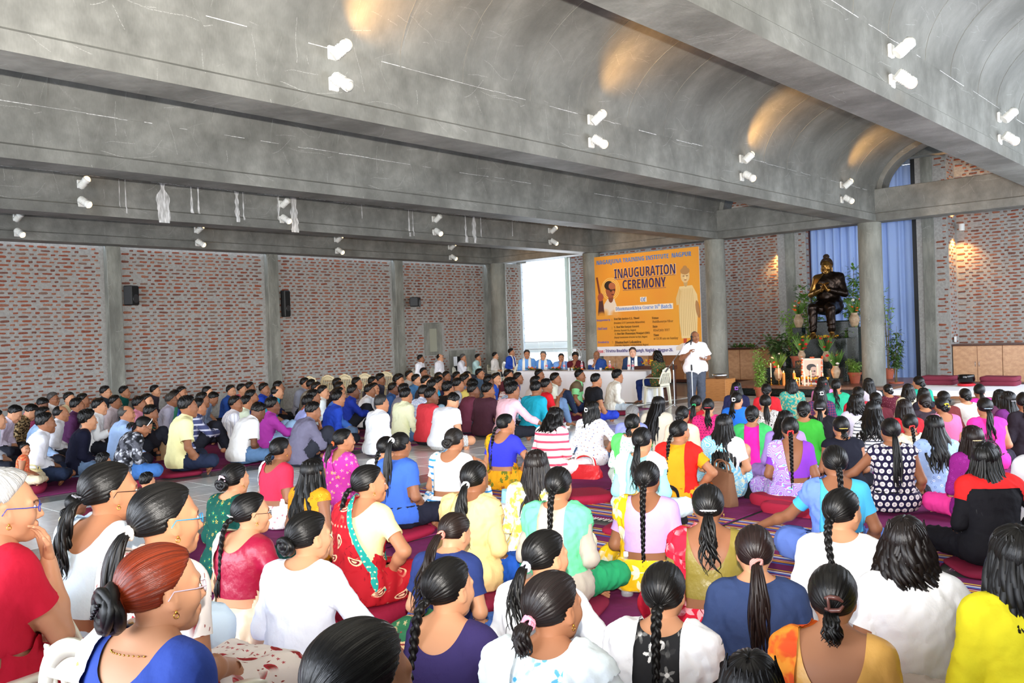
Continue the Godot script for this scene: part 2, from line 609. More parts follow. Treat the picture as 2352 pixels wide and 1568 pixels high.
	ns.box(Vector3(-20.18, 0.85, -19.44), Vector3(0.08, 0.5, 0.14), 0.008)
	ns.box(Vector3(-20.18, 0.85, -20.25), Vector3(0.08, 0.5, 0.5), 0.008)
	put("niche_frame", ns.mesh(), MATS.column, wl)
	put("niche_shelf_back", box_mesh(Vector3(-20.2, 0.85, -19.75), Vector3(0.02, 0.5, 0.5)), MATS.black, wl)
	put("niche_paper", box_mesh(Vector3(-20.18, 0.95, -19.62), Vector3(0.02, 0.3, 0.16), 0.004), MATS.sheet, wl)
	# wall behind the altar row
	var wb := struct("wall_back", box_mesh(Vector3(-15.85, 3.4, -25.65), Vector3(8.4, 7.0, 0.3)), MATS.mortar)
	lay_bricks(wb, Vector3(-20.02, 0, -25.5), Vector3(1, 0, 0), Vector3(0, 0, 1), 8.4, 1.05, 5.9, [[0.75, 6.0, 0.0, 3.6]], 300, 2)
	var wr := struct("wall_back_right", box_mesh(Vector3(-3.0, 3.4, -25.65), Vector3(8.2, 7.0, 0.3)), MATS.mortar)
	lay_bricks(wr, Vector3(-6.95, 0, -25.5), Vector3(1, 0, 0), Vector3(0, 0, 1), 2.6, 1.05, 6.2, [], 300, 3)
	for pr in [[-11.64, -10.77, -11.25, "wall_back_pier"], [-7.7, -6.92, -7.405, "wall_back_pier"]]:
		var w: float = pr[1] - pr[0]
		var xc: float = (pr[0] + pr[1]) * 0.5
		var pier := struct(pr[3], box_mesh(Vector3(xc, 3.4, -25.2), Vector3(w, 7.0, 0.8)), MATS.mortar)
		var pc: float = pr[2] - pr[0]
		lay_bricks(pier, Vector3(pr[0], 0, -24.8), Vector3(1, 0, 0), Vector3(0, 0, 1), w, 0.2, 6.4, [[pc - 0.17, pc + 0.17, 0.0, 7.0]], 150, 4)
		lay_bricks(pier, Vector3(pr[1], 0, -24.8), Vector3(0, 0, -1), Vector3(1, 0, 0), 0.68, 1.0, 6.4, [], 150, 5)
		put("pilaster", box_mesh(Vector3(pr[2], 3.4, -24.85), Vector3(0.29, 6.9, 0.18), 0.01), MATS.column, pier)
	put("switch_plate", box_mesh(Vector3(-6.86, 1.2, -24.95), Vector3(0.02, 0.14, 0.16), 0.004), MATS.white_metal, get_node("wall_back_pier_001"))
	# openings behind curtain and in the far left corner
	var wn := struct("window_1", box_mesh(Vector3(-9.24, 3.4, -25.74), Vector3(3.1, 0.08, 0.06)), MATS.black)
	for x in [-10.74, -9.24, -7.74]: put("mullion", box_mesh(Vector3(x, 3.2, -25.74), Vector3(0.07, 6.6, 0.07)), MATS.black, wn)
	put("jamb", box_mesh(Vector3(-10.80, 3.2, -25.25), Vector3(0.08, 6.2, 0.5), 0.006), MATS.dark_wood, wn)
	put("jamb", box_mesh(Vector3(-7.79, 3.2, -25.25), Vector3(0.17, 6.2, 0.5), 0.006), MATS.black, wn)
	struct("wall_back_window_lintel", box_mesh(Vector3(-9.24, 6.45, -25.65), Vector3(3.2, 1.0, 0.3)), C)
	var w2 := Node3D.new()
	w2.name = "window_2"
	w2.set_meta("kind", "structure")
	add_child(w2)
	var gl := flat_mat(Color(0.93, 0.97, 0.97, 0.25), 0.05)
	gl.transparency = BaseMaterial3D.TRANSPARENCY_ALPHA
	for i in 14:
		for k in 3:
			var p := put("pane", box_mesh(Vector3.ZERO, Vector3(0.70, 0.235, 0.008)), gl, w2)
			p.position = Vector3(-22.05 + 0.725 * k, 0.75 + 0.27 * i, -25.55)
			p.rotation.x = 0.25
		put("louvre_rail", box_mesh(Vector3(-21.32, 0.61 + 0.27 * i, -25.55), Vector3(2.2, 0.016, 0.03)), MATS.steel, w2)
	put("post", box_mesh(Vector3(-20.17, 2.2, -25.5), Vector3(0.13, 4.6, 0.14), 0.01), flat_mat(Color(0.86, 0.9, 0.84), 0.6), w2)
	put("sill", box_mesh(Vector3(-21.3, 0.52, -25.55), Vector3(2.6, 0.14, 0.3), 0.01), C, w2)
	struct("wall_corner_lintel", box_mesh(Vector3(-21.4, 5.7, -25.6), Vector3(2.9, 2.4, 0.3)), C)
	struct("wall_corner_return", box_mesh(Vector3(-22.8, 3.4, -24.4), Vector3(0.3, 7.0, 2.9)), C)
	struct("wall_corner_front", box_mesh(Vector3(-21.6, 3.4, -22.95), Vector3(2.6, 7.0, 0.2)), C)
	struct("wall_corner_upper", box_mesh(Vector3(-20.35, 5.6, -23.0), Vector3(0.3, 2.8, 0.5)), C)
	# unseen sides: right wall and rear wall with tall openings for daylight
	for k in 8:
		if k < 7: struct("wall_right", box_mesh(Vector3(1.05, 2.05, -8.0 - 2.1 * k), Vector3(0.3, 4.2, 0.6)), C)
		struct("wall_rear", box_mesh(Vector3(0.9 - 3.0 * k, 2.05, 5.75), Vector3(0.5, 4.2, 0.3)), C)
	struct("wall_right_solid", box_mesh(Vector3(1.05, 2.05, -1.0), Vector3(0.3, 4.2, 13.4)), C)
	struct("wall_right_lintel", box_mesh(Vector3(1.05, 5.6, -10.0), Vector3(0.3, 3.0, 31.6)), C)
	struct("wall_right_parapet", box_mesh(Vector3(1.05, 0.5, -10.0), Vector3(0.3, 1.0, 31.6)), C)
	struct("wall_rear_lintel", box_mesh(Vector3(-9.9, 5.6, 5.75), Vector3(22.4, 3.0, 0.3)), C)
	struct("wall_rear_parapet", box_mesh(Vector3(-9.9, 0.5, 5.75), Vector3(22.4, 1.0, 0.3)), C)
	struct("ground", box_mesh(Vector3(-10, -0.4, -10), Vector3(120, 0.3, 120)), flat_mat(Color(0.80, 0.79, 0.76), 0.95))

# ---------------------------------------------------------------- spot lamps in pairs on the beam faces
func build_lamps():
	var can := MB.new()
	can.lathe(Vector3.ZERO, [[0.052, -0.10], [0.06, -0.095], [0.06, 0.045], [0.066, 0.05], [0.066, 0.10], [0.058, 0.10], [0.054, 0.06], [0.05, 0.055]], 20)
	for i in 5:
		can.lathe(Vector3(0, -0.08 + i * 0.022, 0), [[0.0605, 0.0], [0.067, 0.002], [0.067, 0.008], [0.0605, 0.01]], 20)
	var canm := can.mesh()
	var plate := box_mesh(Vector3(0.02, 0, 0), Vector3(0.04, 0.14, 0.11), 0.008)
	var arm := MB.new()
	arm.tube(PackedVector3Array([Vector3(0.03, 0, 0), Vector3(0.09, 0.0, 0.0), Vector3(0.14, 0.0, 0.0)]), func(_t): return 0.016, 8)
	var armm := arm.mesh()
	var bulb := MB.new()
	bulb.ball(Vector3(0, 0.098, 0), Vector3(0.056, 0.042, 0.056), 14)
	var bulbm := bulb.mesh()
	var glow := flat_mat(Color(1, 0.95, 0.82), 0.4)
	glow.emission_enabled = true
	glow.emission = Color(1.0, 0.80, 0.50)
	glow.emission_energy_multiplier = 6.0
	var dull := flat_mat(Color(0.75, 0.75, 0.72), 0.2)
	var rows := [
		[-7.36, 4.72, [-5.57, -9.96, -14.38, -18.9], "second beam from the right", [1, 0, 1, 1, 1, 1, 1, 1]],
		[-3.2, 4.62, [-9.7, -14.12], "rightmost beam", [0, 1, 0, 1]],
		[-15.53, 4.6, [-6.33, -10.31, -14.56, -18.93], "lime stained beam", [1, 1, 0, 1, 0, 1, 1, 1]],
		[-19.61, 4.52, [-6.68, -10.64, -14.71, -19.0], "beam along the brick wall", [0, 1, 1, 1, 1, 1, 1, 1]],
	]
	var nth := ["first pair at the near end", "second pair", "third pair", "pair by the columns"]
	for r in rows:
		for i in r[2].size():
			for low in 2:
				var up: bool = low == 0
				var lit: bool = r[4][i * 2 + low] == 1
				var y: float = r[1] - low * 0.32 - 0.02
				var nd := base("spot_lamp", Vector3(r[0] + (0.0 if y < 4.24 else -0.028), y, r[2][i]))
				tag(nd, "%s spot lamp on the %s, %s" % ["upper" if up else "lower", r[3], nth[i]], "spot lamp", "spot lamps on the beams")
				put("wall_plate", plate, MATS.white_metal, nd)
				put("arm", armm, MATS.white_metal, nd)
				var dirv := Vector3(0.55, 0.62, -0.45) if up else Vector3(0.62, -0.48, -0.35)
				dirv = dirv.rotated(Vector3.UP, RNG.randf_range(-0.3, 0.3)).normalized()
				var q := Quaternion(Vector3.UP, dirv)
				var c := put("can", canm, MATS.white_metal, nd)
				c.position = Vector3(0.15, 0, 0)
				c.quaternion = q
				var b := put("bulb", bulbm, glow if lit else dull, nd)
				b.position = c.position
				b.quaternion = q
				if lit:
					lamp_light(nd, Vector3(0.15, 0, 0) + dirv * 0.13, dirv, 2.2 if up else 1.6)
	# two fittings by the altar niche
	var cm := MB.new()
	cm.lathe(Vector3.ZERO, [[0.05, -0.09], [0.07, -0.09], [0.07, 0.09], [0.05, 0.09]], 16, -1)
	for e in [[Vector3(-11.80, 4.19, -25.4), "white up and down light on the brick wall left of the statue"], [Vector3(-6.70, 4.14, -25.25), "white up and down light on the brick wall right of the statue"]]:
		var nd := base("wall_lamp", e[0])
		tag(nd, e[1], "wall lamp")
		put("body", cm.mesh(), MATS.white_metal, nd)
		put("bracket", box_mesh(Vector3(-0.0, 0, -0.06), Vector3(0.06, 0.06, 0.10), 0.006), MATS.white_metal, nd)
		put("bulb", bulbm, glow, nd).position = Vector3(0, -0.14, 0)
		lamp_light(nd, Vector3(-0.06, -0.2, 0.06), Vector3(0, -1, 0), 3.0)
		lamp_light(nd, Vector3(-0.06, 0.2, 0.06), Vector3(0, 1, 0), 3.0)

func lamp_light(nd: Node3D, at: Vector3, dirv: Vector3, e: float):
	var l := SpotLight3D.new()
	l.name = "lamp_light"
	l.light_color = Color(1.0, 0.74, 0.40)
	l.light_energy = e
	l.spot_range = 30.0
	l.spot_attenuation = 2.0
	l.spot_angle = 62.0
	l.spot_angle_attenuation = 1.0
	l.light_size = 0.04
	l.shadow_enabled = true
	nd.add_child(l)
	l.position = at
	l.basis = Basis.looking_at(dirv, Vector3.UP if absf(dirv.y) < 0.95 else Vector3.RIGHT)
# ---------------------------------------------------------------- bodies: a smooth field over tapered bones, meshed as surface nets
class Field:
	var o: Vector3
	var c: float
	var nx: int
	var ny: int
	var nz: int
	var d := PackedFloat32Array()
	func _init(lo: Vector3, hi: Vector3, cell: float):
		o = lo; c = cell
		nx = int((hi.x - lo.x) / c) + 2; ny = int((hi.y - lo.y) / c) + 2; nz = int((hi.z - lo.z) / c) + 2
		d.resize(nx * ny * nz)
		d.fill(9.0)
	func cap(a: Vector3, b: Vector3, ra: float, rb: float, k: float, sc := Vector3.ONE, carve := false):
		var R := maxf(ra, rb)
		var m := k + c * 2.5
		var e := Vector3(R / sc.x + m, R / sc.y + m, R / sc.z + m)
		var lo := a.min(b) - e - o
		var hi := a.max(b) + e - o
		var x0 := maxi(0, int(lo.x / c)); var x1 := mini(nx - 1, int(hi.x / c) + 1)
		var y0 := maxi(0, int(lo.y / c)); var y1 := mini(ny - 1, int(hi.y / c) + 1)
		var z0 := maxi(0, int(lo.z / c)); var z1 := mini(nz - 1, int(hi.z / c) + 1)
		var A := a * sc
		var BA := (b - a) * sc
		var L := BA.length_squared()
		var il := 1.0 / L if L > 1e-9 else 0.0
		var dr := rb - ra
		var q := 0.25 / k
		var smin := minf(sc.x, minf(sc.y, sc.z))
		var corr := 1.0 / maxf(sc.x, maxf(sc.y, sc.z)) if maxf(sc.x, maxf(sc.y, sc.z)) > 1.3 else 1.0
		for z in range(z0, z1 + 1):
			for y in range(y0, y1 + 1):
				var i := (z * ny + y) * nx + x0
				var p := Vector3(o.x + x0 * c, o.y + y * c, o.z + z * c) * sc - A
				var st := c * sc.x
				for x in range(x0, x1 + 1):
					var t := clampf(p.dot(BA) * il, 0.0, 1.0)
					var v := ((p - BA * t).length() - ra - dr * t) * corr
					var w := d[i]
					if carve:
						v = -v
						var h := k - absf(w - v)
						d[i] = maxf(w, v) + (h * h * q if h > 0.0 else 0.0)
					else:
						var h := k - absf(w - v)
						d[i] = minf(w, v) - (h * h * q if h > 0.0 else 0.0)
					p.x += st
					i += 1
	func floor_cut(y: float):
		for z in nz:
			for yy in ny:
				var v := y - (o.y + yy * c)
				if v < -0.08: continue
				var i := (z * ny + yy) * nx
				for x in nx:
					if d[i] < v: d[i] = v
					i += 1
	func nets() -> Array:
		var V := PackedVector3Array()
		var N := PackedVector3Array()
		var I := PackedInt32Array()
		var at := PackedInt32Array()
		at.resize(d.size())
		at.fill(-1)
		var sy := nx
		var sz := nx * ny
		var lim := c * 3.0
		for z in nz - 1:
			for y in ny - 1:
				var i := z * sz + y * sy
				for x in nx - 1:
					var v0 := d[i]
					if v0 > lim or v0 < -lim:
						i += 1
						continue
					var v1 := d[i + 1]; var v2 := d[i + sy]; var v3 := d[i + sy + 1]
					var v4 := d[i + sz]; var v5 := d[i + sz + 1]; var v6 := d[i + sz + sy]; var v7 := d[i + sz + sy + 1]
					var s0 := v0 < 0.0; var s1 := v1 < 0.0; var s2 := v2 < 0.0; var s3 := v3 < 0.0
					var s4 := v4 < 0.0; var s5 := v5 < 0.0; var s6 := v6 < 0.0; var s7 := v7 < 0.0
					if s0 == s1 and s0 == s2 and s0 == s3 and s0 == s4 and s0 == s5 and s0 == s6 and s0 == s7:
						i += 1
						continue
					var p := Vector3.ZERO
					var n := 0
					if s0 != s1: p += Vector3(v0 / (v0 - v1), 0, 0); n += 1
					if s2 != s3: p += Vector3(v2 / (v2 - v3), 1, 0); n += 1
					if s4 != s5: p += Vector3(v4 / (v4 - v5), 0, 1); n += 1
					if s6 != s7: p += Vector3(v6 / (v6 - v7), 1, 1); n += 1
					if s0 != s2: p += Vector3(0, v0 / (v0 - v2), 0); n += 1
					if s1 != s3: p += Vector3(1, v1 / (v1 - v3), 0); n += 1
					if s4 != s6: p += Vector3(0, v4 / (v4 - v6), 1); n += 1
					if s5 != s7: p += Vector3(1, v5 / (v5 - v7), 1); n += 1
					if s0 != s4: p += Vector3(0, 0, v0 / (v0 - v4)); n += 1
					if s1 != s5: p += Vector3(1, 0, v1 / (v1 - v5)); n += 1
					if s2 != s6: p += Vector3(0, 1, v2 / (v2 - v6)); n += 1
					if s3 != s7: p += Vector3(1, 1, v3 / (v3 - v7)); n += 1
					p /= n
					at[i] = V.size()
					V.append(o + (Vector3(x, y, z) + p) * c)
					N.append(Vector3(v1 - v0 + v3 - v2 + v5 - v4 + v7 - v6, v2 - v0 + v3 - v1 + v6 - v4 + v7 - v5, v4 - v0 + v5 - v1 + v6 - v2 + v7 - v3).normalized())
					if s0 != s1 and y > 0 and z > 0:
						quad(I, at[i - sy - sz], at[i - sz], at[i], at[i - sy], s0)
					if s0 != s2 and x > 0 and z > 0:
						quad(I, at[i - 1 - sz], at[i - 1], at[i], at[i - sz], s0)
					if s0 != s4 and x > 0 and y > 0:
						quad(I, at[i - 1 - sy], at[i - sy], at[i], at[i - 1], s0)
					i += 1
		return [V, N, I]
	func quad(I: PackedInt32Array, a: int, b: int, cc: int, e: int, inside: bool):
		if a < 0 or b < 0 or cc < 0 or e < 0: return
		if inside:
			I.append(a); I.append(cc); I.append(b); I.append(a); I.append(e); I.append(cc)
		else:
			I.append(a); I.append(b); I.append(cc); I.append(a); I.append(cc); I.append(e)

func arr_mesh(V: PackedVector3Array, N: PackedVector3Array, I: PackedInt32Array, C := PackedColorArray(), U := PackedVector2Array()) -> ArrayMesh:
	var a := []
	a.resize(Mesh.ARRAY_MAX)
	a[Mesh.ARRAY_VERTEX] = V
	a[Mesh.ARRAY_NORMAL] = N
	a[Mesh.ARRAY_INDEX] = I
	if C.size(): a[Mesh.ARRAY_COLOR] = C
	if U.size(): a[Mesh.ARRAY_TEX_UV] = U
	var m := ArrayMesh.new()
	if V.size() and I.size():
		m.add_surface_from_arrays(Mesh.PRIMITIVE_TRIANGLES, a)
	return m

func renorm(V: PackedVector3Array, I: PackedInt32Array) -> PackedVector3Array:
	var N := PackedVector3Array()
	N.resize(V.size())
	for t in range(0, I.size(), 3):
		var a := I[t]; var b := I[t + 1]; var c := I[t + 2]
		var n := (V[c] - V[a]).cross(V[b] - V[a])
		N[a] += n; N[b] += n; N[c] += n
	for i in N.size(): N[i] = N[i].normalized()
	return N

# ---- head, hand and foot meshes, each on a fine grid of its own
var PARTS := {}

func make_head(kind: String) -> Array:
	var f := Field.new(Vector3(-0.11, -0.2, -0.135), Vector3(0.11, 0.145, 0.13), 0.0048)
	var fem := kind != "man"
	var j := 0.92 if fem else 1.0
	f.cap(Vector3(0, 0.03, 0.014), Vector3(0, 0.03, 0.014), 0.092, 0.092, 0.01, Vector3(1.22, 1.02, 0.93))
	f.cap(Vector3(0, -0.02, -0.028), Vector3(0, -0.078, -0.048), 0.058 * j, 0.036 * j, 0.05)
	for s in [-1.0, 1.0]:
		f.cap(Vector3(s * 0.036, -0.028, -0.056), Vector3(s * 0.036, -0.03, -0.05), 0.028, 0.028, 0.03)
		f.cap(Vector3(s * 0.052 * j, -0.02, 0.0), Vector3(s * 0.036 * j, -0.075, -0.03), 0.022, 0.02, 0.04)
		f.cap(Vector3(s * 0.012, 0.022, -0.085), Vector3(s * 0.046, 0.022, -0.072), 0.009, 0.007, 0.02)
	for s in [-1.0, 1.0]:
		f.cap(Vector3(s * 0.031, 0.003, -0.101), Vector3(s * 0.034, 0.003, -0.099), 0.013, 0.012, 0.012, Vector3.ONE, true)
	f.cap(Vector3(0, 0.008, -0.086), Vector3(0, -0.03, -0.104), 0.008, 0.0115, 0.014)
	for s in [-1.0, 1.0]:
		f.cap(Vector3(s * 0.012, -0.036, -0.094), Vector3(s * 0.013, -0.035, -0.088), 0.0085, 0.008, 0.008)
		f.cap(Vector3(s * 0.076, 0.016, 0.008), Vector3(s * 0.075, -0.03, -0.002), 0.017, 0.011, 0.008, Vector3(1.9, 1, 1))
		f.cap(Vector3(s * 0.09, 0.004, 0.0), Vector3(s * 0.088, -0.01, -0.004), 0.008, 0.006, 0.006, Vector3.ONE, true)
	f.cap(Vector3(-0.015, -0.0595, -0.088), Vector3(0.015, -0.0595, -0.088), 0.0075, 0.0075, 0.009)
	f.cap(Vector3(-0.011, -0.071, -0.086), Vector3(0.011, -0.071, -0.086), 0.0085, 0.0085, 0.009)
	f.cap(Vector3(-0.02, -0.065, -0.1), Vector3(0.02, -0.065, -0.1), 0.003, 0.003, 0.006, Vector3.ONE, true)
	f.cap(Vector3(0, -0.098, -0.07), Vector3(0, -0.098, -0.06), 0.018 * j, 0.02, 0.03)
	f.cap(Vector3(0, -0.03, 0.02), Vector3(0, -0.19, 0.04), 0.05 if fem else 0.055, 0.052 if fem else 0.06, 0.03)
	var r := f.nets()
	var C := PackedColorArray()
	for v: Vector3 in r[0]:
		var col := Color(1, 1, 1)
		if v.z < -0.075:
			var lip := Vector2(v.x / 0.021, (v.y + 0.0655) / 0.0125).length()
			if lip < 1.0: col = Color(0.86, 0.52, 0.52)
			for s in [-1.0, 1.0]:
				var bx: float = (v.x * s - 0.031) / 0.019
				var by := (v.y - 0.0235 + 0.004 * bx * bx) / 0.0042
				if absf(bx) < 1.0 and absf(by) < 1.0: col = Color(0.12, 0.09, 0.08)
		C.append(col)
	return [r[0], r[1], r[2], C]

func make_hand(curl: float, spread := 1.0) -> Array:   # wrist at origin, fingers along -Z, palm down, thumb towards -X (a right hand)
	var f := Field.new(Vector3(-0.075, -0.09, -0.2), Vector3(0.06, 0.035, 0.035), 0.0046)
	f.cap(Vector3(0, 0, 0.03), Vector3(0, 0, -0.01), 0.024, 0.022, 0.01, Vector3(0.95, 1.25, 1))
	for i in 4:
		var x := -0.027 + 0.018 * i
		f.cap(Vector3(x * 0.5, 0, -0.01), Vector3(x, 0.002, -0.085), 0.016, 0.012, 0.012, Vector3(1, 1.15, 1))
	f.cap(Vector3(-0.02, -0.004, -0.02), Vector3(-0.03, -0.008, -0.05), 0.017, 0.014, 0.014)
	for i in 4:
		var L: float = [0.072, 0.082, 0.076, 0.058][i]
		var p := Vector3(-0.027 + 0.018 * i, 0.001, -0.088)
		var yaw: float = (i - 1.5) * -0.09 * spread
		var a := 0.15 + curl * 0.5
		for s in 3:
			var l: float = L * [0.44, 0.32, 0.24][s]
			var dirv := Vector3(0, -sin(a), -cos(a)).rotated(Vector3.UP, yaw)
			var q := p + dirv * l
			f.cap(p, q, 0.0088 - s * 0.0008, 0.0082 - s * 0.0009, 0.0028)
			p = q
			a += curl * [0.9, 0.8, 0.5][s]
	var tp := Vector3(-0.034, -0.008, -0.038)
	var td := Vector3(-0.62, -0.2 - 0.3 * curl, -0.74).normalized()
	for s in 2:
		var q2: Vector3 = tp + td * [0.036, 0.028][s]
		f.cap(tp, q2, 0.0115 - s * 0.0015, 0.0098 - s * 0.0018, 0.004)
		tp = q2
		td = Vector3(-0.25 + 0.3 * curl, -0.15 - 0.5 * curl, -0.9).normalized()
	var r := f.nets()
	var C := PackedColorArray()
	C.resize(r[0].size())
	C.fill(Color(1, 1, 1))
	return [r[0], r[1], r[2], C]

func make_foot() -> Array:   # ankle at origin, toes along -Z, sole at -Y
	var f := Field.new(Vector3(-0.07, -0.09, -0.22), Vector3(0.07, 0.06, 0.09), 0.006)
	f.cap(Vector3(0, 0.04, 0.0), Vector3(0, -0.03, 0.015), 0.034, 0.034, 0.02)
	f.cap(Vector3(0, -0.045, 0.035), Vector3(0, -0.05, 0.02), 0.03, 0.03, 0.02)
	f.cap(Vector3(0, -0.02, -0.01), Vector3(0.0, -0.055, -0.12), 0.034, 0.022, 0.03, Vector3(0.85, 1.1, 1))
	f.cap(Vector3(-0.03, -0.058, -0.115), Vector3(0.03, -0.06, -0.1), 0.019, 0.017, 0.02)
	for i in 5:
		var x := -0.034 + 0.0165 * i
		var l: float = [0.055, 0.05, 0.046, 0.04, 0.034][i]
		var z0: float = [-0.125, -0.128, -0.122, -0.114, -0.104][i]
		f.cap(Vector3(x, -0.062, z0), Vector3(x * 1.06, -0.067, z0 - l), 0.013 if i == 0 else 0.0092, 0.011 if i == 0 else 0.0078, 0.004)
	var r := f.nets()
	var C := PackedColorArray()
	C.resize(r[0].size())
	C.fill(Color(1, 1, 1))
	return [r[0], r[1], r[2], C]

# ---- poses. Faces -Z, seat on y = 0; right hand at +X
func joints(pose: Dictionary) -> Dictionary:
	var fem: bool = pose.get("sex", "m") == "f"
	var J := {}
	var sw := 0.15 if fem else 0.172
	var lean: float = pose.get("lean", 6.0)
	var seat: float = pose.get("seat", 0.0)
	var P := Vector3(0, 0.115 + seat, 0)
	var bend := func(p: Vector3, a: float) -> Vector3:
		var q := (p - Vector3(0, 0.115, 0)).rotated(Vector3.RIGHT, deg_to_rad(-a))
		return q + P
	J.pel = P
	J.waist = bend.call(Vector3(0, 0.29, 0.012), lean * 0.6)
	J.chest = bend.call(Vector3(0, 0.44, 0.02), lean)
	J.uch = bend.call(Vector3(0, 0.515, 0.012), lean * 1.15)
	J.neck = bend.call(Vector3(0, 0.59, 0.0), lean * 1.3)
	var hb := Basis.from_euler(Vector3(deg_to_rad(-pose.get("nod", 0.0)), deg_to_rad(pose.get("turn", 0.0)), deg_to_rad(pose.get("tilt", 0.0))))
	J.hb = hb
	J.head = J.neck + Vector3(0, 0.05, -0.012).rotated(Vector3.RIGHT, deg_to_rad(-lean * 0.8)) + hb * Vector3(0, 0.09, -0.028)
	for s in [-1, 1]:
		var k := "L" if s < 0 else "R"
		J["sh" + k] = bend.call(Vector3(s * sw, 0.545, 0.012), lean * 1.2)
		J["hip" + k] = P + Vector3(s * 0.085, -0.005, -0.02)
	var legs: String = pose.get("legs", "cross")
	match legs:
		"cross":
			J.knL = Vector3(-0.31, 0.125, -0.29); J.knR = Vector3(0.31, 0.115, -0.30)
			J.anL = Vector3(0.12, 0.075, -0.27); J.anR = Vector3(-0.13, 0.085, -0.39)
			J.toL = Vector3(0.9, -0.25, 0.25); J.toR = Vector3(-0.9, -0.2, 0.2)
		"knees":
			J.knL = Vector3(-0.12, 0.43, -0.37); J.knR = Vector3(0.14, 0.44, -0.38)
			J.anL = Vector3(-0.11, 0.085, -0.52); J.anR = Vector3(0.13, 0.085, -0.54)
			J.toL = Vector3(-0.1, -0.05, -1); J.toR = Vector3(0.1, -0.05, -1)
		"one":
			J.knL = Vector3(-0.31, 0.12, -0.29); J.knR = Vector3(0.17, 0.44, -0.36)
			J.anL = Vector3(0.08, 0.075, -0.30); J.anR = Vector3(0.15, 0.085, -0.50)
			J.toL = Vector3(0.9, -0.25, 0.25); J.toR = Vector3(0.1, -0.05, -1)
		"chair":
			J.knL = Vector3(-0.13, seat + 0.07, -0.44); J.knR = Vector3(0.13, seat + 0.07, -0.44)
			J.anL = Vector3(-0.14, 0.085, -0.42); J.anR = Vector3(0.13, 0.085, -0.45)
			J.toL = Vector3(-0.15, -0.05, -1); J.toR = Vector3(0.15, -0.05, -1)
		"stand":
			J.knL = Vector3(-0.10, 0.48, -0.03); J.knR = Vector3(0.10, 0.48, -0.02)
			J.anL = Vector3(-0.11, 0.085, 0.02); J.anR = Vector3(0.12, 0.085, 0.03)
			J.toL = Vector3(-0.2, -0.05, -1); J.toR = Vector3(0.25, -0.05, -1)
	for s in [-1, 1]:
		var k := "L" if s < 0 else "R"
		var arm: String = pose.get("arm" + k, pose.get("arms", "lap"))
		var sh: Vector3 = J["sh" + k]
		var e: Vector3
		var w: Vector3
		var hd := Vector3(-s * 0.6, -0.15, -0.7)
		var up := Vector3(0, 1, 0)
		match arm:
			"lap":
				e = sh + Vector3(s * 0.075, -0.255, 0.03); w = Vector3(s * 0.11, 0.20 + seat, -0.22); hd = Vector3(-s * 0.8, -0.2, -0.4)
			"knee":
				e = sh + Vector3(s * 0.085, -0.255, -0.04); w = J["kn" + k] + Vector3(-s * 0.05, 0.085, 0.05); hd = Vector3(s * 0.2, -0.25, -0.9)
			"hug":
				e = sh + Vector3(s * 0.11, -0.19, -0.17); w = Vector3(s * 0.05, 0.36, -0.47); hd = Vector3(-s * 0.9, -0.2, -0.2)
			"chin":
				e = sh + Vector3(s * 0.02, -0.26, -0.14); w = J.head + J.hb * Vector3(s * 0.035, -0.19, -0.12); hd = Vector3(-s * 0.15, 0.9, 0.1); up = Vector3(0, 0, -1)
			"support":
				e = sh + Vector3(s * 0.11, -0.24, 0.06); w = Vector3(s * 0.30, 0.05, 0.02); hd = Vector3(s * 0.5, -0.1, -0.8)
			"down":
				e = sh + Vector3(s * 0.10, -0.26, 0.0); w = Vector3(s * 0.24, 0.13 + seat, -0.16); hd = Vector3(-s * 0.1, -0.5, -0.8)
			"out":
				e = sh + Vector3(s * 0.17, -0.20, -0.10); w = sh + Vector3(s * 0.36, -0.30, -0.22); hd = Vector3(s * 0.5, -0.2, -0.8)
			"phone":
				e = sh + Vector3(s * 0.05, -0.26, -0.06); w = sh + Vector3(s * 0.08, -0.16, -0.30); hd = Vector3(-s * 0.1, 0.5, -0.7)
			"mic":
				e = sh + Vector3(s * 0.11, -0.25, 0.05); w = sh + Vector3(s * 0.02, -0.13, -0.2); hd = Vector3(-s * 0.25, 0.6, -0.6)
			"paper":
				e = sh + Vector3(s * 0.13, -0.25, 0.02); w = sh + Vector3(-s * 0.04, -0.27, -0.2); hd = Vector3(-s * 0.8, 0.1, -0.5); up = Vector3(0, -1, 0)
			"teach":
				e = sh + Vector3(s * 0.085, -0.255, -0.05); w = Vector3(s * 0.035, 0.36 + seat, -0.22); hd = Vector3(-s * 0.45, 0.75, -0.3)
			"hip":
				e = sh + Vector3(s * 0.2, -0.2, 0.03); w = Vector3(s * 0.2, 0.2 + seat, -0.08); hd = Vector3(-s * 0.2, -0.8, -0.5)
		J["el" + k] = e; J["wr" + k] = w; J["hd" + k] = hd; J["up" + k] = up
	return J

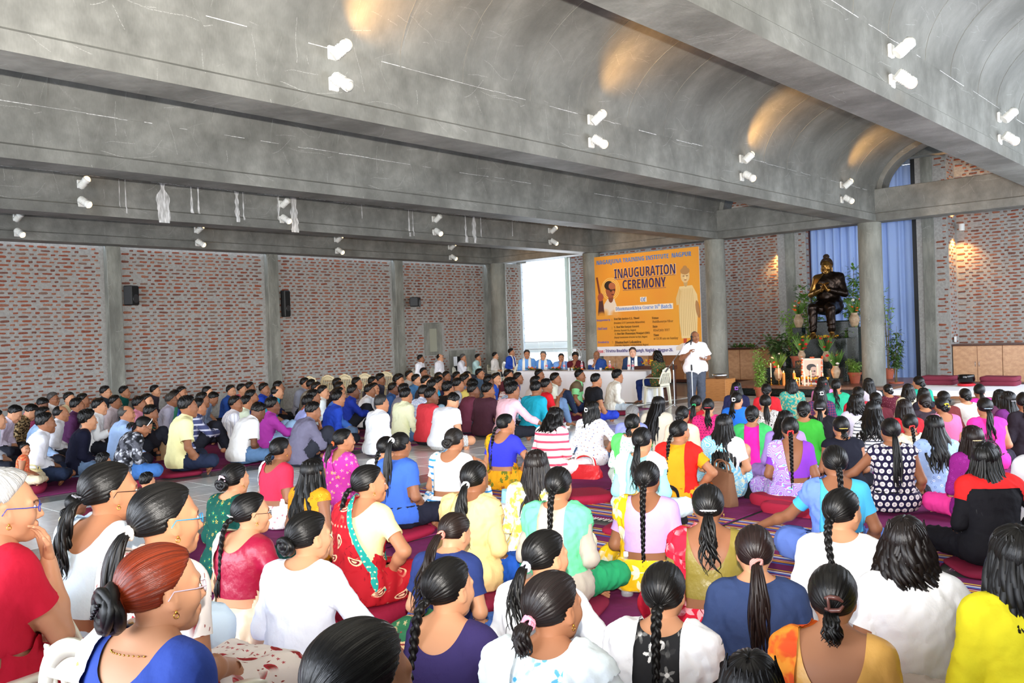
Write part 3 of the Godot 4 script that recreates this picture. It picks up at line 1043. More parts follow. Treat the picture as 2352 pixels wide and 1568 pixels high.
# ---- a body: [V, N, I, C] joined, plus what the garments need
func make_body(pose: Dictionary) -> Dictionary:
	var fem: bool = pose.get("sex", "m") == "f"
	var J := joints(pose)
	var fat: float = pose.get("fat", 1.0)
	var cell: float = pose.get("cell", 0.014)
	var lo := Vector3(9, 9, 9); var hi := -lo
	for k in J:
		if J[k] is Vector3 and not k.begins_with("hd") and not k.begins_with("to") and not k.begins_with("up"):
			lo = lo.min(J[k]); hi = hi.max(J[k])
	var f := Field.new(lo - Vector3.ONE * 0.18, hi + Vector3.ONE * 0.18, cell)
	var X := Vector3(1, 0, 0)
	var tz := Vector3(1, 1, 1.18)
	var bones := []
	var add := func(tg: String, a: Vector3, b: Vector3, ra: float, rb: float, k: float, sc := Vector3.ONE):
		f.cap(a, b, ra, rb, k, sc)
		bones.append([tg, a, b, ra, rb])
	var hw := 0.082 if fem else 0.07
	add.call("T", J.pel - X * hw, J.pel + X * hw, 0.128 * fat, 0.128 * fat, 0.05, Vector3(1, 1.1, 1.0))
	var ww := 0.05 if fem else 0.058
	add.call("T", J.waist - X * ww, J.waist + X * ww, 0.1 * fat, 0.1 * fat, 0.1, tz)
	add.call("T", J.pel, J.waist, 0.11 * fat, 0.11 * fat, 0.08, tz)
	add.call("T", J.waist, J.chest, 0.11 * fat, 0.11, 0.08, tz)
	var cw := 0.062 if fem else 0.08
	add.call("T", J.chest - X * cw, J.chest + X * cw, 0.112, 0.112, 0.08, tz)
	add.call("T", J.uch - X * (cw + 0.02), J.uch + X * (cw + 0.02), 0.082, 0.082, 0.07)
	if fem and pose.get("bust", true):
		var bb: Vector3 = (J.neck - J.chest).normalized()
		var fw := X.cross(bb).normalized() * -1.0
		if fw.z > 0.0: fw = -fw
		for s in [-1.0, 1.0]: f.cap(J.chest + X * s * 0.066 + fw * 0.075 - bb * 0.01, J.chest + X * s * 0.066 + fw * 0.085, 0.06, 0.055, 0.05)
	add.call("N", J.uch + (J.neck - J.uch) * 0.5, J.head + J.hb * Vector3(0, -0.1, 0.025), 0.06 if fem else 0.066, 0.05 if fem else 0.055, 0.055)
	for k in ["L", "R"]:
		var s := -1.0 if k == "L" else 1.0
		f.cap(J.neck + X * s * 0.03, J["sh" + k], 0.045, 0.052, 0.05)
		bones.append(["T", J.neck + X * s * 0.03, J["sh" + k], 0.045, 0.052])
		var r0 := 0.052 if fem else 0.055
		add.call("U" + k, J["sh" + k], J["el" + k], r0 * (0.5 + 0.5 * fat), 0.041, 0.05)
		add.call("F" + k, J["el" + k], J["el" + k].lerp(J["wr" + k], 0.4), 0.041, 0.041, 0.02)
		add.call("G" + k, J["el" + k].lerp(J["wr" + k], 0.4), J["wr" + k], 0.041, 0.027, 0.02)
		add.call("H" + k, J["hip" + k], J["kn" + k], 0.098 * (0.6 + 0.4 * fat), 0.064, 0.06)
		var mid: Vector3 = J["kn" + k].lerp(J["an" + k], 0.3)
		add.call("S" + k, J["kn" + k], mid, 0.06, 0.058, 0.03)
		add.call("S" + k, mid, J["an" + k], 0.058, 0.036, 0.03)
	f.floor_cut(0.003)
	var r := f.nets()
	var V: PackedVector3Array = r[0]
	var N: PackedVector3Array = r[1]
	var I: PackedInt32Array = r[2]
	# which bone each vertex belongs to, and how far along it
	var tags := PackedStringArray()
	var ts := PackedFloat32Array()
	for v in V:
		var best := 9.0
		var bt := 0.0
		var bg := "T"
		for b in bones:
			var a: Vector3 = b[1]
			var ba: Vector3 = b[2] - a
			var t := clampf((v - a).dot(ba) / maxf(ba.length_squared(), 1e-6), 0.0, 1.0)
			var dd := v.distance_to(a + ba * t) - lerpf(b[3], b[4], t)
			if dd < best:
				best = dd; bt = t; bg = b[0]
		tags.append(bg); ts.append(bt)
	var out := {"V": V, "N": N, "I": I, "tags": tags, "ts": ts, "J": J, "pose": pose, "fem": fem, "garments": {}}
	# joined mesh: body, head, hands, feet
	var C := PackedColorArray()
	C.resize(V.size())
	C.fill(Color(1, 1, 1))
	var A := [V.duplicate(), N.duplicate(), I.duplicate(), C]
	var hk: String = pose.get("head", "woman" if fem else "man")
	if not PARTS.has(hk): PARTS[hk] = make_head(hk)
	var ht := Transform3D(J.hb, J.head)
	out.ht = ht
	join(A, PARTS[hk], ht, false)
	var curl: float = pose.get("curl", 0.45)
	var hkey := "hand%.2f" % curl
	if not PARTS.has(hkey): PARTS[hkey] = make_hand(curl)
	if not PARTS.has("foot"): PARTS.foot = make_foot()
	for k in ["L", "R"]:
		var w: Vector3 = J["wr" + k]
		var hb := Basis.looking_at(J["hd" + k].normalized(), J["up" + k])
		join(A, PARTS[hkey], Transform3D(hb.scaled_local(Vector3(0.92, 0.92, 0.92) if fem else Vector3.ONE), w), k == "L")
		out["hand" + k] = Transform3D(hb, w)
		if pose.get("feet", true):
			var fb := Basis.looking_at(J["to" + k].normalized(), Vector3.UP if pose.get("legs", "cross") != "cross" else Vector3(0, 0.6, 0.8))
			join(A, PARTS.foot, Transform3D(fb.scaled_local(Vector3.ONE * (0.9 if fem else 1.0)), J["an" + k]), k == "L")
	out.mesh = arr_mesh(A[0], A[1], A[2], A[3])
	return out

func join(A: Array, P: Array, T: Transform3D, mirror: bool):
	var n: int = A[0].size()
	var V: PackedVector3Array = P[0]
	var N: PackedVector3Array = P[1]
	var I: PackedInt32Array = P[2]
	var NB := T.basis.inverse().transposed()
	var m := Vector3(-1, 1, 1) if mirror else Vector3.ONE
	for i in V.size():
		A[0].append(T * (V[i] * m))
		A[1].append((NB * (N[i] * m)).normalized())
		A[3].append(P[3][i])
	for t in range(0, I.size(), 3):
		A[2].append(I[t] + n)
		A[2].append(I[t + (2 if mirror else 1)] + n)
		A[2].append(I[t + (1 if mirror else 2)] + n)

# ---- garments: the skin pushed outwards and cut along smooth hems
func clip_mesh(V: PackedVector3Array, I: PackedInt32Array, g: PackedFloat32Array) -> ArrayMesh:
	var oV := PackedVector3Array()
	var oI := PackedInt32Array()
	var remap := PackedInt32Array()
	remap.resize(V.size())
	remap.fill(-1)
	var cuts := {}
	for t in range(0, I.size(), 3):
		var id := [I[t], I[t + 1], I[t + 2]]
		var n := 0
		for q in id:
			if g[q] > 0.0: n += 1
		if n == 0: continue
		var poly := []
		for e in 3:
			var a: int = id[e]
			var b: int = id[(e + 1) % 3]
			if g[a] > 0.0:
				if remap[a] < 0:
					remap[a] = oV.size()
					oV.append(V[a])
				poly.append(remap[a])
			if (g[a] > 0.0) != (g[b] > 0.0):
				var key := mini(a, b) * 1000003 + maxi(a, b)
				if not cuts.has(key):
					cuts[key] = oV.size()
					oV.append(V[a].lerp(V[b], g[a] / (g[a] - g[b])))
				poly.append(cuts[key])
		for k in range(1, poly.size() - 1):
			oI.append(poly[0]); oI.append(poly[k]); oI.append(poly[k + 1])
	if oI.is_empty(): return null
	return arr_mesh(oV, renorm(oV, oI), oI)

func ridged(p: Vector3) -> float:
	return 1.0 - absf(FN.get_noise_3dv(p)) * 2.0

# spec: kind shirt / trousers / layer, with sleeve, neck, hem ...
func garment(B: Dictionary, key: String, s: Dictionary) -> ArrayMesh:
	if B.garments.has(key): return B.garments[key]
	var V: PackedVector3Array = B.V
	var N: PackedVector3Array = B.N
	var J: Dictionary = B.J
	var tags: PackedStringArray = B.tags
	var ts: PackedFloat32Array = B.ts
	var seat: float = B.pose.get("seat", 0.0)
	var n := V.size()
	var g := PackedFloat32Array()
	var W := PackedVector3Array()
	g.resize(n)
	W.resize(n)
	var kind: String = s.kind
	var sleeve: float = s.get("sleeve", 0.17)
	var hem: float = s.get("hem", 0.1)
	var off: float = s.get("off", 0.009)
	var bag: float = s.get("bag", 0.012)
	var neck: Vector3 = J.neck
	var up: Vector3 = (J.neck - J.chest).normalized()
	var right := Vector3.RIGHT
	var fwd := right.cross(up) * -1.0
	if fwd.z > 0.0: fwd = -fwd
	var na: float = s.get("neck_w", 0.085)
	var nb: float = s.get("neck_back", 0.05)
	var nf: float = s.get("neck_front", 0.10)
	var ll := 0.28
	for i in n:
		var v := V[i]
		var tg := tags[i]
		var c := tg.unicode_at(0)
		var q := v - neck
		var qx := q.x
		var qy := q.dot(up)
		var back := q.dot(fwd) < -0.004
		var o := off
		var w := 0.2
		var limb := c == 85 or c == 70 or c == 71
		if kind == "top":
			if limb:
				var L0: float = J["sh" + tg[1]].distance_to(J["el" + tg[1]])
				var L1: float = J["el" + tg[1]].distance_to(J["wr" + tg[1]])
				var a := ts[i] * L0
				if c == 70: a = L0 + ts[i] * L1 * 0.4
				if c == 71: a = L0 + L1 * (0.4 + 0.6 * ts[i])
				w = sleeve - a
				if s.get("sleeve", 0.17) < 0.06:
					w = minf(w, 0.9)
				o += s.get("flare", 0.008) * clampf(a / maxf(sleeve, 0.05), 0.0, 1.0)
			elif c == 72 or c == 83:
				w = s.get("over", -0.05) - ts[i] * 0.4 if c == 72 else -0.1
				w = minf(w, v.y - seat - hem)
			else:
				w = v.y - seat - hem
				var nd := nb if back else nf
				var e := Vector2(qx / na, (qy - 0.03) / (nd + 0.03))
				var el := (e.length() - 1.0) * minf(na, nd + 0.03)
				if qy > 0.03: el = absf(qx) - na if c != 78 else -0.05
				if s.get("collar", false): el = 0.055 - qy
				w = minf(w, el)
				o += bag * clampf((0.36 - (v.y - seat)) / 0.22, 0.0, 1.0)
		elif kind == "legs":
			if c == 72: w = 0.2
			elif c == 83:
				var a := v.distance_to(J["an" + tg[1]])
				w = a - s.get("ankle", 0.03)
			elif c == 84: w = s.get("waist", 0.2) + seat - v.y
			else: w = -0.1
			if s.get("short", 0.0) > 0.0:
				if c == 83: w = -0.1
				elif c == 72: w = s.short - ts[i]
		elif kind == "line":   # a layer on one side of a line across the torso, front and back
			if limb and s.has("arm") and tg[1] == s.arm: w = 0.3 if c != 71 else 0.75 - ts[i]
			elif c == 72 or c == 83 or c == 70 or c == 71: w = -0.1
			else:
				var p0: Vector2 = s.p0 if back else s.get("f0", s.p0)
				var p1: Vector2 = s.p1 if back else s.get("f1", s.p1)
				var d := (p1 - p0).normalized()
				w = d.cross(Vector2(qx, qy) - p0) * s.get("side", 1.0)
				if s.has("width"): w = minf(w, s.width - w)
				w = minf(w, v.y - seat - hem)
				if c == 85: w = minf(w, 0.1 - ts[i] * ll)
				if c == 78: w = minf(w, 0.05 - qy)
		elif kind == "bands":  # a scarf over both shoulders
			if c == 72 or c == 83 or c == 70 or c == 71: w = -0.1
			else:
				var x := absf(qx)
				w = minf(x - s.get("in", 0.07), s.get("out", 0.19) - x)
				w = minf(w, v.y - seat - (s.get("hem_b", 0.1) if back else hem))
				if c == 85: w = -0.1 if s.get("narrow", false) else minf(0.12 - ts[i] * ll, w if ts[i] > 0.2 else 0.05)
				if c == 78: w = minf(w, 0.05 - qy)
		g[i] = w
		var wr: float = s.get("wrinkle", 0.007)
		if wr > 0.0 and w > -0.05:
			var pn := Vector3(v.x * 9.0, v.y * 7.0 + v.x * 3.0, v.z * 9.0)
			o += wr * (ridged(pn) * 0.6 + 0.4 * FN.get_noise_3dv(v * 22.0) - 0.25)
		W[i] = v + N[i] * o
		if W[i].y < 0.004: W[i].y = 0.004
	var m := clip_mesh(W, B.I, g)
	B.garments[key] = m
	return m

# a skirt, sari or lungi that bridges both legs
func skirt(B: Dictionary, r := 1.0) -> ArrayMesh:
	if B.garments.has("skirt"): return B.garments.skirt
	var J: Dictionary = B.J
	var lo := Vector3(9, 9, 9); var hi := -lo
	for k in ["pel", "waist", "knL", "knR", "anL", "anR"]:
		lo = lo.min(J[k]); hi = hi.max(J[k])
	var f := Field.new(lo - Vector3(0.22, 0.2, 0.24), hi + Vector3(0.22, 0.1, 0.26), 0.016)
	var X := Vector3.RIGHT
	f.cap(J.pel - X * 0.085, J.pel + X * 0.085, 0.152, 0.152, 0.05, Vector3(1, 1.1, 1))
	f.cap(J.pel, J.pel.lerp(J.waist, 0.55), 0.135, 0.118, 0.08)
	f.cap(J.pel.lerp(J.waist, 0.3) - X * 0.055, J.pel.lerp(J.waist, 0.3) + X * 0.055, 0.125, 0.125, 0.06, Vector3(1, 1, 1.1))
	var legs: String = B.pose.get("legs", "cross")
	for k in ["L", "R"]:
		f.cap(J["hip" + k], J["kn" + k], 0.115, 0.085, 0.1)
		f.cap(J["kn" + k], J["an" + k], 0.085, 0.075, 0.1)
		if legs == "cross" or legs == "one":
			var kk: Vector3 = J["kn" + k]
			f.cap(Vector3(kk.x * 0.9, 0.04, kk.z), Vector3(kk.x * 0.3, 0.03, kk.z - 0.1), 0.07, 0.07, 0.1)
			f.cap(Vector3(kk.x * 0.9, 0.03, kk.z), Vector3(kk.x * 0.35, 0.03, 0.06), 0.06, 0.07, 0.1)
	if legs == "cross" or legs == "one":
		f.cap(Vector3(0, 0.06, -0.12), Vector3(0, 0.05, -0.34), 0.12, 0.1, 0.1)
	else:
		f.cap(J.pel, J.knL.lerp(J.knR, 0.5), 0.11, 0.08, 0.08)
		f.cap(J.knL.lerp(J.knR, 0.5), J.anL.lerp(J.anR, 0.5), 0.09, 0.1, 0.08)
	f.floor_cut(0.004)
	var R := f.nets()
	var V: PackedVector3Array = R[0]
	var g := PackedFloat32Array()
	g.resize(V.size())
	for i in V.size():
		var v := V[i]
		var a := atan2(v.x, -v.z)
		var fold := sin(a * 13.0 + v.y * 16.0 + 3.0 * FN.get_noise_3dv(v * 3.0)) * 0.5 + ridged(Vector3(v.x * 8, v.y * 5, v.z * 8)) * 0.8 - 0.4
		V[i] = v + R[1][i] * (0.008 * fold) if v.y > 0.02 else v
		g[i] = J.pel.lerp(J.waist, 0.62).y - V[i].y
		if V[i].y < 0.004: V[i].y = 0.004
	B.garments.skirt = clip_mesh(V, R[2], g)
	return B.garments.skirt

# a rolled collar around the neck of a shirt
func collar(B: Dictionary) -> ArrayMesh:
	if B.garments.has("collar"): return B.garments.collar
	var J: Dictionary = B.J
	var up: Vector3 = (J.head - J.neck + J.hb * Vector3(0, -0.1, 0.03)).normalized()
	var bs := Basis(Quaternion(Vector3.UP, (J.neck - J.chest).normalized().lerp(up, 0.3).normalized()))
	var m := MB.new()
	var rings := []
	for i in 25:
		var a := PI / 2 + (TAU - 0.5) * (float(i) / 24.0) - PI + 0.25
		var r := 0.068
		var dv := Vector3(sin(a) * r, 0, cos(a) * r * 1.05)
		var out := Vector3(sin(a), 0, cos(a))
		var front := 0.5 - 0.5 * cos(a)
		var h0 := -0.012 - 0.02 * front
		rings.append(PackedVector3Array([
			J.neck + bs * (dv * 1.22 + Vector3(0, h0 - 0.006, 0)), J.neck + bs * (dv * 1.05 + Vector3(0, h0 + 0.048, 0)), J.neck + bs * (dv * 0.98 + Vector3(0, h0 + 0.052, 0)), J.neck + bs * (dv + Vector3(0, h0, 0))]))
	m.loft(rings, true, true, 1)
	B.garments.collar = m.mesh()
	return B.garments.collar
# ---------------------------------------------------------------- hair, in the frame of the head
var HAIR := {}

func strand_tex():
	var im := Image.create(256, 64, true, Image.FORMAT_RGBA8)
	var r := RandomNumberGenerator.new()
	r.seed = 77
	for x in 256:
		var a := r.randf_range(0.55, 1.0)
		for y in 64:
			var v := clampf(a + r.randf_range(-0.06, 0.06), 0.0, 1.0)
			im.set_pixel(x, y, Color(v, v, v))
	im.generate_mipmaps()
	var nm := Image.create(256, 64, false, Image.FORMAT_RGBA8)
	nm.copy_from(im)
	nm.clear_mipmaps()
	nm.bump_map_to_normal_map(2.0)
	MATS.strand = ImageTexture.create_from_image(im)
	MATS.strand_n = ImageTexture.create_from_image(nm)

func hair_mat(c: Color) -> StandardMaterial3D:
	var key := "hair" + c.to_html()
	if not MATS.has(key):
		if not MATS.has("strand"): strand_tex()
		var m := flat_mat(c, 0.38)
		m.albedo_texture = MATS.strand
		m.normal_enabled = true
		m.normal_texture = MATS.strand_n
		m.normal_scale = 0.8
		m.metallic_specular = 0.4
		m.uv1_scale = Vector3(3, 1, 1)
		MATS[key] = m
	return MATS[key]

func cap_mesh(m: MB, tie: Vector3, th: float, o: Dictionary):
	var nu: int = o.get("nu", 120)
	var nv: int = o.get("nv", 30)
	var c := Vector3(0, 0.03, 0.014)
	var ex := Vector3(0.0765, 0.0915, 0.1005)
	var t := tie.normalized()
	var side := Vector3.RIGHT
	var up := side.cross(t).normalized()
	var hn := Vector3(0, 0.62, 0.78)
	var h0: float = o.get("line", -0.30)
	var nape: float = o.get("nape", -0.74)
	var rough: float = o.get("rough", 0.0014)
	var part: float = o.get("part", 0.0)
	var rings := []
	for i in nv + 1:
		var v := 0.02 + (2.95 - 0.02) * i / nv
		var r := PackedVector3Array()
		for j in nu:
			var a := TAU * j / nu
			var d := t * cos(v) + (side * cos(a) + up * sin(a)) * sin(v)
			var rad := 1.0 / sqrt(d.x * d.x / (ex.x * ex.x) + d.y * d.y / (ex.y * ex.y) + d.z * d.z / (ex.z * ex.z))
			var cov := d.dot(hn) - h0
			cov = minf(cov, (d.y - nape) * 0.8)
			if o.has("bald"):
				cov = minf(cov, maxf(o.bald - d.y, (d.z - 0.1) * 0.6))
			var side_ear := absf(d.x) - 0.55
			if side_ear > 0.0 and d.z < 0.12 and d.y < o.get("ear", -0.12): cov = minf(cov, -0.1 + (d.z + 0.02) * 1.2)
			var f := smoothstep(-0.06, 0.14, cov)
			var bump: float = o.get("top", 0.0) * smoothstep(0.2, 0.9, d.y) + o.get("back", 0.0) * smoothstep(0.2, 0.9, d.z)
			var nz := rough * (FN.get_noise_3dv(Vector3(a * 14.0 if v > 0.3 else a * 4.0, v * 1.2, 5.0)) + 0.6 * sin(a * 31.0) * smoothstep(0.1, 0.7, v))
			if o.has("messy"): nz = rough * FN.get_noise_3dv(d * 9.0) * 2.0 + rough * FN.get_noise_3dv(d * 25.0)
			if o.has("fade"):
				f = smoothstep(-0.10, 0.26, cov + 0.035 * FN.get_noise_3dv(d * 13.0))
				bump -= th * 0.75 * (1.0 - smoothstep(-0.45, 0.45, d.y))
			var q := lerpf(-0.02, th + bump + nz, f)
			if part > 0.0 and d.y > 0.1 and d.z < 0.6: q -= 0.009 * smoothstep(0.055, 0.0, absf(d.x - o.get("px", 0.0))) * f
			r.append(c + d * (rad + q))
		rings.append(r)
	m.loft(rings, true, false, 1)

func curve(pts: Array, n: int) -> PackedVector3Array:
	var c := Curve3D.new()
	for i in pts.size():
		var a: Vector3 = pts[maxi(i - 1, 0)]
		var b: Vector3 = pts[mini(i + 1, pts.size() - 1)]
		var t := (b - a) / 6.0
		c.add_point(pts[i], -t, t)
	var out := PackedVector3Array()
	var L := c.get_baked_length()
	for i in n: out.append(c.sample_baked(L * i / (n - 1), true))
	return out

func lock_bundle(m: MB, path: PackedVector3Array, count: int, spread: Callable, r0: float, wave: float, r: RandomNumberGenerator, flat := 1.0, ends := 0.2):
	for k in count:
		var an := r.randf() * TAU
		var rr := sqrt(r.randf())
		var ph := r.randf() * TAU
		var fr := r.randf_range(1.2, 2.6)
		var stop := int(path.size() * (1.0 - r.randf() * ends))
		var pts := PackedVector3Array()
		for i in maxi(stop, 4):
			var t := float(i) / (path.size() - 1)
			var s: float = spread.call(t)
			pts.append(path[i] + Vector3(cos(an) * rr * s + wave * t * sin(ph + t * fr * TAU), 0.0, sin(an) * rr * s * flat + wave * 0.5 * t * cos(ph + t * fr * TAU)))
		m.tube(pts, func(t): return r0 * (0.75 + 0.5 * t) * (1.0 - smoothstep(0.55, 1.0, t) * 0.9), 5)

func braid(m: MB, path: PackedVector3Array, w: float):
	var n := path.size()
	var L := 0.0
	for i in n - 1: L += path[i].distance_to(path[i + 1])
	var turns := L / (w * 5.2)
	for k in 3:
		var pts := PackedVector3Array()
		var N := int(turns * 14) + 8
		for i in N:
			var t := float(i) / (N - 1)
			var f := t * (n - 1)
			var p: Vector3 = path[int(f)].lerp(path[mini(int(f) + 1, n - 1)], f - int(f))
			var a := TAU * (t * turns + k / 3.0)
			var s := w * (1.0 - 0.45 * t)
			pts.append(p + Vector3(sin(a) * s * 0.62, 0, sin(2.0 * a) * s * 0.34 + s * 0.3))
		m.tube(pts, func(t): return w * 0.6 * (1.0 - 0.45 * t), 7)

func hair(style: String, lod := 1.0) -> ArrayMesh:
	var key := style + str(lod)
	if HAIR.has(key): return HAIR[key]
	var m := MB.new()
	var r := RandomNumberGenerator.new()
	r.seed = hash(style)
	var nu := int(128 * lod)
	var nv := int(30 * lod)
	var q := style.split("-")
	var tiep := Vector3(0, -0.015, 0.122)
	var len: float = float(q[1]) if q.size() > 1 else 0.4
	var sx: float = float(q[2]) if q.size() > 2 else 0.0
	var nl := func(n: int) -> int: return int(n * lod)
	match q[0]:
		"short": cap_mesh(m, Vector3(0, 0.9, 0.4), 0.014, {"nu": nu, "nv": nv, "messy": true, "rough": 0.004, "top": 0.012, "nape": -0.62, "ear": -0.02, "line": -0.24, "fade": true})
		"thick": cap_mesh(m, Vector3(0, 0.9, 0.4), 0.02, {"nu": nu, "nv": nv, "messy": true, "rough": 0.007, "top": 0.022, "nape": -0.7, "ear": -0.02, "line": -0.32, "fade": true})
		"crop": cap_mesh(m, Vector3(0, 0.9, 0.4), 0.005, {"nu": nu, "nv": nv, "messy": true, "rough": 0.0015, "top": 0.016, "nape": -0.55, "ear": 0.0, "line": -0.22})
		"bald": cap_mesh(m, Vector3(0, 0.9, 0.4), 0.008, {"nu": nu, "nv": nv, "messy": true, "rough": 0.002, "bald": 0.55, "nape": -0.62, "ear": -0.02, "line": -0.1})
		"braid", "pony", "ponyhigh", "bun", "tuft", "curly":
			if q[0] == "ponyhigh": tiep = Vector3(0, 0.07, 0.122)
			if q[0] == "bun": tiep = Vector3(0, 0.0, 0.118)
			var td := tiep - Vector3(0, 0.03, 0.014)
			cap_mesh(m, td, 0.011, {"nu": nu, "nv": nv, "back": 0.006, "part": 1.0, "rough": 0.0016, "px": 0.06 * signf(sx)})
			var z1 := 0.178
			var path := curve([tiep - Vector3(0, 0, 0.02), tiep + Vector3(sx * 0.1, -0.02, 0.028), tiep + Vector3(sx * 0.35, -0.12, z1 - 0.115), Vector3(sx, -0.32, z1 + 0.03), Vector3(sx * 1.15, minf(-0.36, -len), z1 + 0.045)], 18)
			if q[0] == "braid":
				braid(m, path, 0.021)
				var e := path[path.size() - 1]
				lock_bundle(m, curve([e, e + Vector3(0, -0.05, 0.01), e + Vector3(0.01, -0.12, 0.0)], 6), nl.call(9), func(t): return 0.008 + 0.008 * sin(t * PI), 0.006, 0.006, r)
			elif q[0] == "pony" or q[0] == "ponyhigh":
				lock_bundle(m, path, nl.call(46), func(t): return 0.014 + 0.03 * sin(minf(t * 1.2, 1.0) * PI * 0.75), 0.008, 0.012, r, 0.6, 0.3)
			elif q[0] == "curly":
				lock_bundle(m, path, nl.call(52), func(t): return 0.016 + 0.045 * t, 0.008, 0.035, r, 0.6, 0.45)
			elif q[0] == "tuft":
				lock_bundle(m, curve([tiep - Vector3(0, 0, 0.02), tiep + Vector3(0.0, -0.03, 0.035), tiep + Vector3(0.0, -0.12, 0.03)], 10), nl.call(30), func(t): return 0.016 + 0.02 * t, 0.009, 0.02, r)
			elif q[0] == "bun":
				for k in nl.call(9):
					var a0 := r.randf() * TAU
					var pts := PackedVector3Array()
					for i in 22:
						var a := a0 + TAU * 0.9 * i / 21.0
						var rr := 0.030 + 0.010 * sin(k * 1.7)
						pts.append(Vector3(0, -0.022, 0.135 + 0.014 * sin(k * 2.3 + a)) + Vector3(cos(a) * rr * 1.15, sin(a) * rr * 0.92, 0))
					m.tube(pts, func(t): return 0.0175 * (1.0 - 0.5 * absf(2.0 * t - 1.0)), 7)
				m.ball(Vector3(0, -0.022, 0.135), Vector3(0.032, 0.028, 0.026), 12)
		"loose", "half", "bob", "wavy":
			cap_mesh(m, Vector3(0, 0.85, 0.35), 0.014, {"nu": nu, "nv": nv, "back": 0.008, "part": 1.0, "nape": -0.9, "rough": 0.002})
			var wv := 0.012 if q[0] == "loose" or q[0] == "half" else 0.03
			var n: int = nl.call(104)
			var rad := 0.0142 / sqrt(lod)
			var big := 1.0 if q[0] == "loose" or q[0] == "half" else 1.22
			for k in n:
				var a := deg_to_rad(lerpf(-112.0, 112.0, (k + r.randf()) / n))
				var lay := r.randf()
				var d := Vector3(sin(a), 0, cos(a))
				var c0 := Vector3(0, 0.03, 0.014)
				var y0 := lerpf(-0.03, 0.07, lay)
				var p0 := Vector3(d.x * 0.074, y0 + 0.045, 0.014 + d.z * (0.094 + 0.004 * lay))
				var p1 := Vector3(d.x * (0.088 + 0.010 * lay), -0.055, 0.018 + d.z * (0.114 + 0.010 * lay))
				var L := len * r.randf_range(0.8, 1.0)
				var back := maxf(d.z, 0.0)
				var p2 := Vector3(d.x * 0.104 * big + r.randf_range(-0.01, 0.01), -0.16, 0.045 + 0.112 * back - 0.02 * (1.0 - back) + 0.012 * lay)
				var pts := [p0, p1, p2]
				if L > 0.2: pts.append(Vector3(d.x * 0.118 * big + r.randf_range(-0.02, 0.02) + sx * 0.5, -0.16 - (L - 0.16) * 0.5, 0.06 + 0.142 * back + 0.02 * lay - 0.03 * (1.0 - back)))
				if L > 0.3: pts.append(Vector3(d.x * 0.112 * big + r.randf_range(-0.035, 0.035) + sx, -L, 0.075 + 0.15 * back + 0.02 * lay - 0.04 * (1.0 - back)))
				var path := curve(pts, 12)
				var ph := r.randf() * TAU
				for i in path.size():
					var t := float(i) / 11.0
					path[i] += Vector3(wv * t * sin(ph + t * 9.0), 0, wv * 0.5 * t * cos(ph + t * 9.0))
				m.tube(path, func(t): return rad * (0.2 + 1.2 * smoothstep(0.0, 0.5, t)) * (1.0 - smoothstep(0.62, 1.0, t) * 0.85), 5)
	HAIR[key] = m.mesh()
	return HAIR[key]

# ---- small things worn on the head
func glasses_mesh() -> ArrayMesh:
	if HAIR.has("glasses"): return HAIR.glasses
	var m := MB.new()
	for s in [-1.0, 1.0]:
		var pts := PackedVector3Array()
		for i in 15:
			var a := TAU * i / 14.0
			pts.append(Vector3(s * 0.033 + cos(a) * 0.022, 0.0 + sin(a) * 0.015, -0.102 + 0.006 * absf(cos(a)) * (1.0 if cos(a) * s > 0 else 0.0)))
		m.tube(pts, func(_t): return 0.0016, 5)
		m.tube(PackedVector3Array([Vector3(s * 0.055, 0.004, -0.097), Vector3(s * 0.08, 0.008, -0.06), Vector3(s * 0.084, 0.012, 0.0), Vector3(s * 0.084, -0.01, 0.016)]), func(_t): return 0.0018, 5)
	m.tube(PackedVector3Array([Vector3(-0.011, 0.002, -0.103), Vector3(0, 0.006, -0.107), Vector3(0.011, 0.002, -0.103)]), func(_t): return 0.0015, 5)
	HAIR.glasses = m.mesh()
	return HAIR.glasses

func moustache_mesh() -> ArrayMesh:
	if HAIR.has("moustache"): return HAIR.moustache
	var m := MB.new()
	m.tube(curve([Vector3(-0.028, -0.058, -0.082), Vector3(-0.012, -0.051, -0.098), Vector3(0, -0.049, -0.101), Vector3(0.012, -0.051, -0.098), Vector3(0.028, -0.058, -0.082)], 11), func(t): return 0.0025 + 0.0045 * sin(t * PI), 6)
	HAIR.moustache = m.mesh()
	return HAIR.moustache

func eyes_mesh() -> ArrayMesh:
	if HAIR.has("eyes"): return HAIR.eyes
	var m := MB.new()
	m.ball(Vector3.ZERO, Vector3(0.0125, 0.0085, 0.0125), 10)
	HAIR.eyes = m.mesh()
	return HAIR.eyes

func iris_mesh() -> ArrayMesh:
	if HAIR.has("iris"): return HAIR.iris
	var m := MB.new()
	m.ball(Vector3(0, 0, -0.0105), Vector3(0.0052, 0.0058, 0.0026), 8)
	HAIR.iris = m.mesh()
	return HAIR.iris

func earring_mesh() -> ArrayMesh:
	if HAIR.has("earring"): return HAIR.earring
	var m := MB.new()
	m.ball(Vector3(0, 0.007, 0), Vector3(0.0045, 0.0055, 0.0045), 8)
	var pts := PackedVector3Array()
	for i in 11: pts.append(Vector3(0, -0.002 + cos(TAU * i / 10.0) * 0.007, sin(TAU * i / 10.0) * 0.007))
	m.tube(pts, func(_t): return 0.0016, 5)
	HAIR.earring = m.mesh()
	return HAIR.earring

func tie_mesh() -> ArrayMesh:
	if HAIR.has("tie"): return HAIR.tie
	var m := MB.new()
	for k in 3:
		var pts := PackedVector3Array()
		for i in 15: pts.append(Vector3(cos(TAU * i / 14.0) * 0.022, sin(TAU * i / 14.0 + 0.4 * k) * 0.019, 0.006 * (k - 1)))
		m.tube(pts, func(_t): return 0.0055, 6)
	HAIR.tie = m.mesh()
	return HAIR.tie

